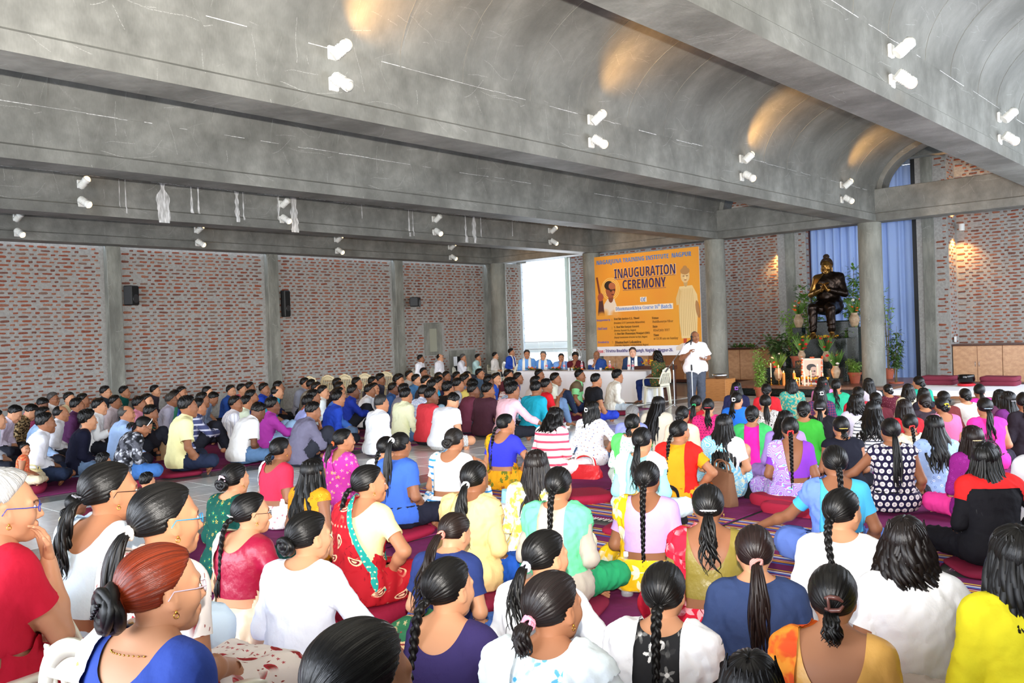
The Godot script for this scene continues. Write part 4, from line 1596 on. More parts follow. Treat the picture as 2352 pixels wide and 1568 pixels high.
func clip_bar_mesh() -> ArrayMesh:
	if HAIR.has("bar"): return HAIR.bar
	var m := MB.new()
	var pts := PackedVector3Array()
	for i in 9: pts.append(Vector3((i - 4) * 0.011, 0, -0.0006 * (i - 4) * (i - 4)))
	m.tube(pts, func(t): return 0.0035 + 0.002 * sin(t * PI), 6)
	for i in 5: m.ball(Vector3((i - 2) * 0.016, 0.0, 0.005), Vector3(0.005, 0.005, 0.004), 8)
	HAIR.bar = m.mesh()
	return HAIR.bar

func claw_mesh() -> ArrayMesh:
	if HAIR.has("claw"): return HAIR.claw
	var m := MB.new()
	m.tube(PackedVector3Array([Vector3(-0.022, 0.014, 0.0), Vector3(-0.008, 0.02, 0.008), Vector3(0.012, 0.018, 0.008), Vector3(0.022, 0.008, 0.0)]), func(t): return 0.004 + 0.003 * sin(t * PI), 6)
	m.tube(PackedVector3Array([Vector3(-0.022, -0.014, 0.0), Vector3(-0.006, -0.016, 0.008), Vector3(0.014, -0.014, 0.008), Vector3(0.024, -0.004, 0.0)]), func(t): return 0.004 + 0.003 * sin(t * PI), 6)
	m.tube(PackedVector3Array([Vector3(-0.014, 0.018, 0.006), Vector3(-0.012, 0, 0.012), Vector3(-0.012, -0.016, 0.006)]), func(_t): return 0.0045, 6)
	HAIR.claw = m.mesh()
	return HAIR.claw

func band_mesh() -> ArrayMesh:
	if HAIR.has("band"): return HAIR.band
	var m := MB.new()
	var pts := PackedVector3Array()
	for i in 15:
		var a := PI * i / 14.0
		pts.append(Vector3(cos(a) * 0.093, 0.03 + sin(a) * 0.108, -0.018 - 0.012 * sin(a)))
	m.tube(pts, func(_t): return 0.0048, 6)
	HAIR.band = m.mesh()
	return HAIR.band

# ---------------------------------------------------------------- printed cloths
func stamp(im: Image, c: Vector2, a: float, rx: float, ry: float, col: Color, shape := 0):
	var n := im.get_width()
	var R := int(maxf(rx, ry)) + 2
	var ca := cos(a); var sa := sin(a)
	for y in range(-R, R + 1):
		for x in range(-R, R + 1):
			var u := (x * ca + y * sa) / rx
			var v := (-x * sa + y * ca) / ry
			var d := u * u + v * v
			var ins := d < 1.0
			if shape == 1: ins = d < 1.0 and d > 0.45
			elif shape == 2: ins = absf(u) < 1.0 and absf(v) < (1.0 - u * u) * (1.0 - 0.3 * u)
			elif shape == 3:
				var th := atan2(v, u)
				ins = sqrt(d) < 0.62 + 0.38 * cos(th * 5.0)
			elif shape == 4: ins = pow(u, 2) + pow(v - 0.5 * u * u, 2) * (1.6 + u) < 1.0
			if ins: im.set_pixel(posmod(int(c.x) + x, n), posmod(int(c.y) + y, n), col)

func print_mat(kind: String, c0: Color, c1: Color, c2: Color, scale := 2.2, seed_ := 1) -> StandardMaterial3D:
	var n := 256
	var im := Image.create(n, n, true, Image.FORMAT_RGB8)
	im.fill(c0)
	var r := RandomNumberGenerator.new()
	r.seed = seed_
	match kind:
		"dots":
			for i in 5:
				for j in 5: stamp(im, Vector2(25.6 + 51.2 * i + (25.6 if j % 2 else 0.0), 25.6 + 51.2 * j), 0, 9, 9, c1)
		"rings":
			for i in 4:
				for j in 4:
					var p := Vector2(32 + 64 * i + (32 if j % 2 else 0), 32 + 64 * j)
					stamp(im, p, 0.3, 22, 24, c1)
					stamp(im, p, 0.3, 15, 17, c2)
					stamp(im, p, 0.3, 13, 15, c1, 1)
		"leaves":
			for k in 16:
				var p := Vector2((k % 4) * 64 + r.randf_range(8, 56), (k / 4) * 64 + r.randf_range(8, 56))
				var a := r.randf() * TAU
				for s in [-0.7, 0.0, 0.7]: stamp(im, p + Vector2(cos(a + s), sin(a + s)) * 20.0, a + s, 18, 8, c1 if r.randf() < 0.7 else c2, 2)
				stamp(im, p, a, 22, 1.5, c2)
		"flowers":
			for k in 25:
				var p := Vector2((k % 5) * 51 + r.randf_range(4, 46), (k / 5) * 51 + r.randf_range(4, 46))
				var s := r.randf_range(8, 17)
				stamp(im, p, r.randf() * TAU, s, s, c1 if k % 3 else c2, 3)
				stamp(im, p, 0, s * 0.28, s * 0.28, c2 if k % 3 else c1)
		"sprigs":
			for k in 49:
				var p := Vector2((k % 7) * 36.5 + r.randf_range(4, 30), (k / 7) * 36.5 + r.randf_range(4, 30))
				stamp(im, p, r.randf() * TAU, 6, 3.4, c1 if k % 2 else c2, 2)
				stamp(im, p + Vector2(4, 3), r.randf() * TAU, 4, 2.2, c2 if k % 2 else c1, 2)
		"paisley":
			for k in 70: stamp(im, Vector2(r.randf(), r.randf()) * n, r.randf() * TAU, r.randf_range(3, 9), 1.3, c2, 2)
			for k in 9:
				var p := Vector2((k % 3) * 85 + r.randf_range(20, 65), (k / 3) * 85 + r.randf_range(20, 65))
				var a := r.randf() * TAU
				stamp(im, p, a, 24, 13, c1, 4)
				stamp(im, p, a, 17, 8, c2, 4)
				stamp(im, p, a, 9, 4, c1, 4)
			for k in 16: stamp(im, Vector2(k * 16 + 8, 6), 0, 5, 5, c1, 3)
		"blotch", "camo":
			var a := noise_img(n, 0.018 if kind == "blotch" else 0.03, 3, seed_)
			var b := noise_img(n, 0.025, 3, seed_ + 9)
			for y in n:
				for x in n:
					var u := a.get_pixel(x, y).r; var w := b.get_pixel(x, y).r
					if kind == "camo": im.set_pixel(x, y, c0 if u < 0.47 else (c1 if w < 0.5 else c2))
					else: im.set_pixel(x, y, c0.lerp(c1, smoothstep(0.35, 0.65, u)).lerp(c2, smoothstep(0.55, 0.75, w) * 0.8))
		"waves":
			var a2 := noise_img(n, 0.012, 2, seed_)
			for y in n:
				for x in n:
					var v := fposmod(y / 16.0 + a2.get_pixel(x, y).r * 6.0, 1.0)
					im.set_pixel(x, y, c0 if v < 0.6 else (c1 if v < 0.85 else c2))
		"stripes_h", "stripes_v", "check", "sari_band":
			for y in n:
				for x in n:
					var a3 := y % 32
					var b3 := x % 32
					var col := c0
					if kind == "stripes_h" and a3 < 9: col = c1
					if kind == "stripes_v" and b3 < 5: col = c1
					if kind == "check":
						if a3 < 8: col = col.lerp(c1, 0.55)
						if b3 < 8: col = col.lerp(c1, 0.55)
						if a3 == 16 or b3 == 16: col = c2
					if kind == "sari_band":
						var z := y % 128
						if z < 26: col = c1
						elif z < 34: col = c2
						elif z < 60 and (x + z) % 16 < 8: col = c0.lerp(c1, 0.6)
					im.set_pixel(x, y, col)
	im.generate_mipmaps()
	var m := cloth_base()
	m.albedo_texture = ImageTexture.create_from_image(im)
	m.uv1_triplanar = true
	m.uv1_triplanar_sharpness = 6.0
	m.uv1_scale = Vector3.ONE * scale
	return m

func cloth_base() -> StandardMaterial3D:
	var m := StandardMaterial3D.new()
	m.roughness = 0.82
	m.metallic_specular = 0.3
	return m

func cloth(spec: String) -> StandardMaterial3D:
	if MATS.has(spec): return MATS[spec]
	var m: StandardMaterial3D
	if spec.begins_with("#"):
		m = cloth_base()
		var c := Color(spec.substr(1, 6))
		m.albedo_color = c
		if spec.ends_with("s"):      # silk
			m.roughness = 0.38
			m.metallic_specular = 0.5
		if not MATS.has("weave"): MATS.weave = bump_tex(512, 0.02, 4, 71, 5.0)
		m.normal_enabled = true
		m.normal_texture = MATS.weave
		m.normal_scale = 0.5
		m.uv1_triplanar = true
		m.uv1_scale = Vector3(3.0, 2.0, 3.0)
	else:
		var q := spec.split(" ")
		m = print_mat(q[0], Color(q[1]), Color(q[2]), Color(q[3]), float(q[4]) if q.size() > 4 else 2.2, hash(spec) % 1000)
	MATS[spec] = m
	return m
# ---------------------------------------------------------------- people
var BODIES := {}
const POSES := {
	"mA": {"legs": "cross", "arms": "lap", "lean": 10.0, "turn": 6.0},
	"mB": {"legs": "cross", "arms": "lap", "lean": 8.0, "turn": -22.0, "armR": "knee"},
	"mC": {"legs": "knees", "arms": "hug", "lean": 10.0, "turn": 8.0},
	"mD": {"legs": "cross", "arms": "lap", "lean": 18.0, "turn": 4.0, "nod": 32.0},
	"mE": {"legs": "one", "armR": "chin", "armL": "lap", "lean": 15.0, "nod": 12.0},
	"mF": {"legs": "one", "armR": "knee", "armL": "knee", "lean": 10.0, "turn": -10.0},
	"mG": {"legs": "cross", "armR": "out", "armL": "lap", "lean": 12.0, "turn": -12.0},
	"mK": {"legs": "cross", "arms": "down", "lean": 7.0, "turn": 3.0},
	"mP": {"legs": "cross", "armR": "phone", "armL": "support", "lean": 6.0},
	"f0": {"sex": "f", "legs": "cross", "arms": "lap", "lean": 5.0},
	"f1": {"sex": "f", "legs": "cross", "arms": "lap", "armR": "hip", "lean": 5.0, "turn": -28.0},
	"f2": {"sex": "f", "legs": "cross", "arms": "lap", "lean": 10.0, "turn": -18.0, "nod": 18.0},
	"f3": {"sex": "f", "legs": "one", "armR": "knee", "armL": "lap", "lean": 8.0, "turn": -8.0, "nod": 6.0},
	"f4": {"sex": "f", "legs": "cross", "armR": "hip", "armL": "lap", "lean": 8.0, "turn": -38.0},
	"f5": {"sex": "f", "legs": "cross", "armL": "out", "armR": "down", "lean": 3.0, "turn": 4.0},
	"fN": {"sex": "f", "legs": "cross", "arms": "lap", "lean": 16.0, "nod": 34.0, "turn": -14.0},
	"cA": {"sex": "f", "bust": false, "legs": "cross", "arms": "lap", "lean": 3.0, "turn": -50.0, "head": "child"},
	"c0": {"sex": "f", "bust": false, "legs": "cross", "arms": "lap", "lean": 3.0, "head": "child"},
	"gA": {"sex": "f", "legs": "chair", "arms": "lap", "seat": 0.43, "lean": 2.0, "turn": -24.0, "fat": 1.15},
	"gC": {"sex": "f", "legs": "chair", "arms": "lap", "armR": "chin", "seat": 0.43, "lean": 4.0, "turn": -30.0, "fat": 1.15},
	"hA": {"legs": "chair", "arms": "lap", "seat": 0.43, "lean": -4.0, "turn": 8.0},
	"hC": {"legs": "chair", "arms": "lap", "armR": "chin", "seat": 0.43, "lean": 2.0, "nod": 4.0},
	"sS": {"legs": "stand", "armR": "mic", "armL": "paper", "seat": 0.82, "lean": 1.0, "turn": -2.0, "fat": 1.12},
}
const SKINS := {"a": Color(0.80, 0.58, 0.44), "b": Color(0.70, 0.48, 0.35), "c": Color(0.58, 0.385, 0.275), "d": Color(0.45, 0.29, 0.21), "fair": Color(0.86, 0.66, 0.55)}
const HAIRCOL := Color(0.075, 0.068, 0.066)

func skin(k: String) -> StandardMaterial3D:
	if not MATS.has("skin" + k):
		var m := flat_mat(SKINS[k], 0.5)
		m.vertex_color_use_as_albedo = true
		m.metallic_specular = 0.4
		MATS["skin" + k] = m
	return MATS["skin" + k]

func body_of(p: String, lod: String) -> Dictionary:
	if not BODIES.has(p + lod):
		var d: Dictionary = POSES[p].duplicate()
		d.cell = 0.011 if lod == "n" else 0.016
		if lod == "n": d.head = d.get("head", "woman" if d.get("sex", "m") == "f" else "man")
		BODIES[p + lod] = make_body(d)
	return BODIES[p + lod]

func ex_of(s: String) -> Dictionary:
	var o := {}
	for e in s.split(",", false):
		var q := e.strip_edges().split(" ", false)
		o[q[0]] = q[1] if q.size() > 1 else ""
	return o

func P(p: String, hx: float, hz: float, yaw: float, s: float, seat: float, typ: String, top: String, low: String, hr: String, hc: String, sk: String, ex: String, label: String, grp: String):
	var near := Vector2(hx, hz).length() < 7.2
	var B := body_of(p, "n" if near else "f")
	var J: Dictionary = B.J
	var bs := Basis(Vector3.UP, deg_to_rad(yaw))
	var off: Vector3 = bs * (Vector3(J.head.x, 0, J.head.z) * s)
	var root := base("person", Vector3(hx - off.x, seat + 0.012, hz - off.z), deg_to_rad(yaw))
	root.scale = Vector3.ONE * s
	tag(root, label, "person", grp)
	var X := ex_of(ex)
	var body := put("body", B.mesh, skin(sk), root)
	var H := Node3D.new()
	var ht: Transform3D = B.ht
	# dress
	var tm := cloth(top)
	var lm := cloth(low)
	var isman: bool = typ == "ss" or typ == "sl" or (typ[0] == "t" and not B.fem)
	match typ:
		"ss": put("shirt", garment(B, "ss", {"kind": "top", "sleeve": 0.20, "hem": 0.06, "collar": true, "bag": 0.02, "flare": 0.02, "off": 0.013}), tm, root)
		"sl": put("shirt", garment(B, "sl", {"kind": "top", "sleeve": 0.46, "hem": 0.06, "collar": true, "bag": 0.02, "flare": 0.006, "off": 0.013, "wrinkle": 0.011}), tm, root)
		"ts": put("t_shirt", garment(B, "ts", {"kind": "top", "sleeve": 0.17, "hem": 0.07, "neck_w": 0.085, "neck_back": 0.0, "neck_front": 0.03, "bag": 0.015, "flare": 0.012}), tm, root)
		"tl": put("sweater", garment(B, "tl", {"kind": "top", "sleeve": 0.47, "hem": 0.05, "neck_w": 0.085, "neck_back": 0.0, "neck_front": 0.03, "bag": 0.015, "flare": 0.004, "off": 0.013}), tm, root)
		"slv": put("sleeveless_top", garment(B, "slv", {"kind": "top", "sleeve": 0.035, "hem": 0.03, "neck_w": 0.08, "neck_back": 0.01, "neck_front": 0.04, "bag": 0.015, "flare": 0.0}), tm, root)
		"kz": put("kurta", garment(B, "kz", {"kind": "top", "sleeve": 0.30, "hem": 0.012, "neck_w": 0.085, "neck_back": 0.025, "neck_front": 0.08, "bag": 0.02, "over": 0.16, "flare": 0.008}), tm, root)
		"bl":
			var nb := 0.30 if X.has("lowback") else (0.2 if X.has("lowneck") else 0.10)
			put("blouse", garment(B, "bl%.2f" % nb, {"kind": "top", "sleeve": 0.17, "hem": 0.27, "neck_w": 0.115 if nb > 0.15 else 0.10, "neck_back": nb, "neck_front": 0.12, "bag": 0.0, "flare": 0.004, "off": 0.006, "wrinkle": 0.003}), tm, root)
	if X.has("teal"):
		put("sari_border", garment(B, "teal", {"kind": "line", "p0": Vector2(-0.07, 0.1), "p1": Vector2(0.165, -0.38), "side": -1.0, "off": 0.03, "width": 0.035, "hem": 0.1}), cloth("dots #1f9a90 #e8e0b0 #1f9a90 6"), root)
	if isman:
		if typ != "ts" and typ != "tl": put("collar", collar(B), tm, root)
		if X.has("shorts"): put("shorts", garment(B, "shorts", {"kind": "legs", "short": 0.85, "bag": 0.0, "off": 0.012}), lm, root)
		else: put("trousers", garment(B, "legs", {"kind": "legs", "off": 0.012, "wrinkle": 0.009}), lm, root)
	elif typ == "bl":
		put("sari", skirt(B), lm, root)
		if X.has("p1"): put("pallu", garment(B, "p1", {"kind": "line", "p0": Vector2(-0.075, 0.1), "p1": Vector2(0.16, -0.38), "f0": Vector2(-0.06, 0.1), "f1": Vector2(0.2, -0.36), "side": -1.0, "off": 0.018, "hem": 0.1, "wrinkle": 0.012}), lm, root)
		elif X.has("p3"): put("pallu", garment(B, "p3", {"kind": "line", "p0": Vector2(-0.10, 0.1), "p1": Vector2(-0.01, -0.42), "f0": Vector2(-0.06, 0.1), "f1": Vector2(0.2, -0.36), "side": -1.0, "off": 0.018, "hem": 0.06, "wrinkle": 0.012}), lm, root)
		else: put("pallu", garment(B, "p2", {"kind": "line", "p0": Vector2(-0.115, 0.1), "p1": Vector2(-0.125, -0.4), "f0": Vector2(-0.06, 0.1), "f1": Vector2(0.2, -0.36), "side": -1.0, "off": 0.018, "hem": 0.04, "wrinkle": 0.012}), lm, root)
	else:
		put("trousers", garment(B, "legs", {"kind": "legs", "off": 0.02, "wrinkle": 0.012, "bag": 0.0}), lm, root)
	if X.has("dupatta"):
		put("dupatta", garment(B, "dup", {"kind": "bands", "in": 0.085, "out": 0.21, "off": 0.024, "hem": 0.2, "hem_b": 0.06, "wrinkle": 0.014}), cloth(X.dupatta), root)
	if X.has("scarf"):
		put("scarf", garment(B, "scarf", {"kind": "bands", "narrow": true, "in": 0.045, "out": 0.115, "off": 0.026, "hem": 0.2, "hem_b": 0.36, "wrinkle": 0.006}), cloth("#f3efe2"), root)
	if X.has("yoke") or X.has("yokecream") or X.has("redyoke"):
		var yc := "#6a5a44" if X.has("yoke") else ("flowers #eadfc4 #c8925a #f4ecd8 6" if X.has("yokecream") else "#e02828")
		put("yoke", garment(B, "yoke%d" % X.size(), {"kind": "top", "sleeve": 0.1, "hem": 0.42 if not X.has("redyoke") else 0.535, "neck_w": 0.085, "neck_back": 0.02, "neck_front": 0.05, "bag": 0.0, "off": 0.02, "flare": 0.0}), cloth(yc), root)
	if X.has("whitearm"):
		put("wrap", garment(B, "wrap", {"kind": "line", "p0": Vector2(0.02, 0.1), "p1": Vector2(0.06, -0.4), "side": 1.0, "off": 0.024, "hem": 0.05}), cloth("#e9e8ee"), root)
	# head
	var lod := 1.0 if near else 0.7
	var hcol := HAIRCOL if hc == "" else Color(hc)
	var hm := put("hair", hair(hr, lod), hair_mat(hcol), root)
	hm.transform = ht
	if hr == "crop" and B.fem: hm.scale = Vector3(1.04, 1.04, 1.04)
	var on := func(called: String, mesh: Mesh, mat: Material, t := Transform3D.IDENTITY):
		put(called, mesh, mat, root).transform = ht * t
	if p[0] in ["h", "g", "s", "c"] or near or p == "fN" or p == "mP":
		put_eyes(root, ht)
	if X.has("glasses"): on.call("glasses", glasses_mesh(), flat_key("glasses" + X.glasses, Color(X.glasses) if X.glasses else Color(0.16, 0.14, 0.13), 0.25))
	if X.has("moustache"): on.call("moustache", moustache_mesh(), hair_mat(hcol))
	if X.has("ear"):
		for e in [-1.0, 1.0]: on.call("earring", earring_mesh(), MATS.gold, Transform3D(Basis.IDENTITY, Vector3(e * 0.0835, -0.05, -0.004)))
	var tiep := Vector3(0, -0.02, 0.13)
	if hr.begins_with("ponyhigh"): tiep = Vector3(0, 0.066, 0.135)
	if hr.begins_with("braid-0.16"): tiep = Vector3(0, -0.16, 0.165)
	if X.has("tie"): on.call("hair_tie", tie_mesh(), flat_key("t" + X.tie, Color(X.tie), 0.6), Transform3D(Basis.from_scale(Vector3.ONE * (1.15 if near else 1.2)), tiep))
	if X.has("bar"): on.call("hair_slide", clip_bar_mesh(), flat_key("c" + X.bar, Color(X.bar), 0.25, 0.4), Transform3D(Basis.IDENTITY, Vector3(0, 0.005, 0.138)))
	if X.has("barslant"):
		on.call("hair_slide", clip_bar_mesh(), flat_key("cslant", Color(0.10, 0.10, 0.12), 0.25, 0.4), Transform3D(Basis(Vector3(0, 0, 1), 0.6).scaled(Vector3.ONE * 1.3), Vector3(0, -0.02, 0.172)))
		on.call("hair_bun", bun_ball(), hair_mat(HAIRCOL), Transform3D(Basis.IDENTITY, Vector3(0, -0.022, 0.133)))
	if X.has("claw"): on.call("hair_claw", claw_mesh(), flat_key("c" + X.claw, Color(X.claw), 0.3), Transform3D(Basis.from_scale(Vector3.ONE * 1.35), Vector3(0.01, 0.02, 0.135)))
	if X.has("band"): on.call("hair_band", band_mesh(), flat_key("c" + X.band, Color(X.band), 0.35))
	if X.has("chain"): put("neck_chain", chain_mesh(B), MATS.gold, root)
	if X.has("embro"): pass
	H.free()
	# seats
	if seat > 0.035:
		var cu := base("cushion", Vector3(root.position.x, 0.014, root.position.z), deg_to_rad(yaw + RNG.randf_range(-8, 8)))
		put("pad", pad_mesh(seat), cloth("#8c2340" if RNG.randf() < 0.6 else "#a02040"), cu)
		tag(cu, "maroon floor cushion under the " + short_label(label), "cushion", "maroon floor cushions")
	if p[0] == "g" or p[0] == "h":
		chair(root.position, deg_to_rad(yaw), s, "white plastic chair under the " + short_label(label) if p[0] == "g" else "pale plastic chair of the " + short_label(label), MATS.plastic, "occupied plastic chairs")
	if X.has("phone"):
		var hb: Transform3D = B.handR
		var ph := base("phone", root.transform * (J.wrR + Vector3(-0.02, 0.12, -0.10)), deg_to_rad(yaw))
		tag(ph, "phone held up by the woman in the teal sequinned top", "phone")
		phone(ph)
	if p == "mP":
		var ph := base("phone", root.transform * (J.wrR + Vector3(-0.02, 0.11, -0.09)), deg_to_rad(yaw))
		tag(ph, "phone held up by the man in the white shirt", "phone")
		phone(ph)
	if label.contains("pink sweater holding"):
		var ph := base("phone", root.transform * (J.wrR + Vector3(0.06, -0.02, -0.14)), deg_to_rad(yaw + 60))
		tag(ph, "dark phone held low by the pink sweater", "phone")
		phone(ph)
	return root

func put_eyes(root: Node3D, ht: Transform3D):
	for e in [-1.0, 1.0]:
		var w := put("eye", eyes_mesh(), flat_key("eye_white", Color(0.86, 0.84, 0.82), 0.25), root)
		w.transform = ht * Transform3D(Basis.IDENTITY, Vector3(e * 0.0315, 0.0025, -0.0785))
		put("iris", iris_mesh(), flat_key("iris", Color(0.09, 0.05, 0.04), 0.2), w)

func short_label(l: String) -> String:
	var w := l.replace(",", "").split(" ")
	var out := PackedStringArray()
	for i in mini(w.size(), 9): out.append(w[i])
	while out.size() > 3 and out[out.size() - 1] in ["a", "the", "of", "with", "in", "and", "to", "by", "her", "his", "an", "on", "from", "behind", "before", "beside", "over", "at", "among"]: out.remove_at(out.size() - 1)
	return " ".join(out)

func phone(o: Node3D):
	put("case", box_mesh(Vector3.ZERO, Vector3(0.075, 0.15, 0.009), 0.003), flat_key("phone_case", Color(0.06, 0.06, 0.07), 0.3), o)
	var s := flat_mat(Color(0.3, 0.5, 0.6), 0.1)
	s.emission_enabled = true
	s.emission = Color(0.35, 0.6, 0.7)
	s.emission_energy_multiplier = 0.5
	put("screen", box_mesh(Vector3(0, 0, 0.005), Vector3(0.066, 0.135, 0.002)), s, o)

func flat_key(k: String, c: Color, rough := 0.5, metal := 0.0) -> StandardMaterial3D:
	if not MATS.has("k" + k): MATS["k" + k] = flat_mat(c, rough, metal)
	return MATS["k" + k]

func bun_ball() -> ArrayMesh:
	if HAIR.has("bunball"): return HAIR.bunball
	var m := MB.new()
	for k in 14:
		var a0 := k * 0.45
		var pts := PackedVector3Array()
		for i in 24:
			var a := a0 + TAU * 0.8 * i / 23.0
			var rr := 0.038 + 0.016 * sin(k * 1.7)
			pts.append(Vector3(cos(a) * rr * 1.2, sin(a) * rr, 0.012 + 0.016 * sin(k * 2.3 + a)))
		m.tube(pts, func(t): return 0.0195 * (1.0 - 0.5 * absf(2.0 * t - 1.0)), 7)
	m.ball(Vector3(0, 0, 0.01), Vector3(0.045, 0.038, 0.032), 12)
	HAIR.bunball = m.mesh()
	return HAIR.bunball

func chain_mesh(B: Dictionary) -> ArrayMesh:
	var m := MB.new()
	var J: Dictionary = B.J
	for i in 44:
		var a := TAU * i / 44.0
		m.ball(J.neck + Vector3(sin(a) * 0.096, 0.008 - 0.035 * (0.5 - 0.5 * cos(a)), cos(a) * 0.092 + 0.008), Vector3(0.004, 0.003, 0.003), 6)
	return m.mesh()

var PADS := {}
func pad_mesh(h: float) -> ArrayMesh:
	var k := "%.2f" % h
	if not PADS.has(k):
		var m := MB.new()
		var rings := []
		for e in [[0.94, 0.0], [1.0, 0.35], [1.0, 0.65], [0.94, 0.95], [0.8, 1.0]]:
			var r := PackedVector3Array()
			for j in 32:
				var a := TAU * j / 32.0
				var q := Vector2(cos(a), -sin(a))
				var p := Vector2(signf(q.x) * pow(absf(q.x), 0.45), signf(q.y) * pow(absf(q.y), 0.45)) * 0.27 * float(e[0])
				r.append(Vector3(p.x * 1.1, maxf(h - 0.006, 0.02) * float(e[1]), p.y + 0.02))
			rings.append(r)
		m.loft(rings, true, true, 1)
		PADS[k] = m.mesh()
	return PADS[k]

# ---- a moulded plastic armchair with a slotted back. Faces -Z
var CHAIRP := {}
func chair(at: Vector3, yaw: float, s: float, label: String, mat: Material, grp: String) -> Node3D:
	if CHAIRP.is_empty():
		var m := MB.new()
		var rings := []
		for e in [[-0.0, 0.0], [0.0, 1.0]]: pass
		# seat pan
		var a := []
		for i in 9:
			var z := -0.24 + 0.46 * i / 8.0
			var dip := 0.014 * sin(PI * i / 8.0) - (0.02 * pow(maxf(0.0, 1.0 - i / 2.0), 2))
			var r := PackedVector3Array()
			for q in [[-0.225, 0.008], [-0.12, -0.004], [0.0, -0.008], [0.12, -0.004], [0.225, 0.008], [0.225, -0.022], [-0.225, -0.022]]:
				r.append(Vector3(q[0], 0.425 + q[1] - dip, z))
			a.append(r)
		a.reverse()
		m.loft(a, true, true, 1)
		CHAIRP.seat = m.mesh()
		m = MB.new()
		# back: arched rim and slats
		var rim := PackedVector3Array()
		for i in 25:
			var t := PI * i / 24.0
			rim.append(Vector3(cos(t) * 0.235, 0.50 + sin(t) * 0.36, 0.22 + 0.07 * sin(t)))
		var rr := []
		for i in rim.size():
			var tg: Vector3 = (rim[mini(i + 1, 24)] - rim[maxi(i - 1, 0)]).normalized()
			var n := Vector3(0, 0.18, -1).normalized()
			var w := tg.cross(n).normalized()
			rr.append(PackedVector3Array([rim[i] + w * 0.028 + n * 0.008, rim[i] - w * 0.028 + n * 0.008, rim[i] - w * 0.028 - n * 0.008, rim[i] + w * 0.028 - n * 0.008]))
		m.loft(rr, true, true, 2)
		CHAIRP.back_rim = m.mesh()
		m = MB.new()
		m.box(Vector3(0, 0, 0), Vector3(0.026, 0.40, 0.010), 0.004)
		CHAIRP.slat = m.mesh()
		m = MB.new()
		m.box(Vector3(0, 0.465, 0.22), Vector3(0.42, 0.06, 0.016), 0.005)
		CHAIRP.back_rail = m.mesh()
		m = MB.new()
		m.box(Vector3(0, 0.785, 0.275), Vector3(0.34, 0.09, 0.014), 0.005)
		CHAIRP.head_rail = m.mesh()
		for sd in [-1.0, 1.0]:
			m = MB.new()
			var pth := PackedVector3Array([Vector3(sd * 0.245, 0.64, 0.235), Vector3(sd * 0.27, 0.645, 0.08), Vector3(sd * 0.275, 0.64, -0.12), Vector3(sd * 0.26, 0.60, -0.215), Vector3(sd * 0.24, 0.44, -0.225)])
			pth = curve(Array(pth), 14)
			var ar := []
			for i in pth.size():
				var tg: Vector3 = (pth[mini(i + 1, 13)] - pth[maxi(i - 1, 0)]).normalized()
				var w := Vector3(sd, 0, 0)
				var n := w.cross(tg).normalized()
				ar.append(PackedVector3Array([pth[i] + w * 0.026 + n * 0.008, pth[i] - w * 0.026 + n * 0.008, pth[i] - w * 0.026 - n * 0.008, pth[i] + w * 0.026 - n * 0.008]))
			m.loft(ar, true, true, 2)
			CHAIRP["arm%d" % int(sd)] = m.mesh()
		m = MB.new()
		for q in [1]:
			var lr := []
			for e in [[0.425, 0.0, 0.0], [0.2, 0.02, 0.015], [0.0, 0.035, 0.03]]:
				var w: float = 0.032 - 0.008 * (1.0 - e[0] / 0.425)
				lr.append(PackedVector3Array([Vector3(-w + e[1], e[0], -w + e[2]), Vector3(w + e[1], e[0], -w + e[2]), Vector3(w + e[1], e[0], w + e[2]), Vector3(-w + e[1], e[0], w + e[2])]))
			lr.reverse()
			var l2 := []
			for r in lr:
				r.reverse()
				l2.append(r)
			m.loft(l2, true, true, -1)
		CHAIRP.leg = m.mesh()
	var o := base("plastic_chair", Vector3(at.x, 0.0, at.z), yaw)
	o.scale = Vector3.ONE * s
	tag(o, label, "chair", grp)
	put("seat", CHAIRP.seat, mat, o)
	put("back_rim", CHAIRP.back_rim, mat, o)
	put("back_rail", CHAIRP.back_rail, mat, o)
	put("head_rail", CHAIRP.head_rail, mat, o)
	for i in 7:
		var sl := put("slat", CHAIRP.slat, mat, o)
		sl.position = Vector3((i - 3) * 0.05, 0.65, 0.248)
		sl.rotation.x = 0.17
	put("armrest", CHAIRP["arm-1"], mat, o)
	put("armrest", CHAIRP["arm1"], mat, o)
	for q in [[-1, -1], [1, -1], [-1, 1], [1, 1]]:
		var l := put("leg", CHAIRP.leg, mat, o)
		l.position = Vector3(q[0] * 0.19, 0, q[1] * 0.19)
		l.scale = Vector3(q[0], 1, q[1])
	return o

func build_people():
	crowd()
	speaker()

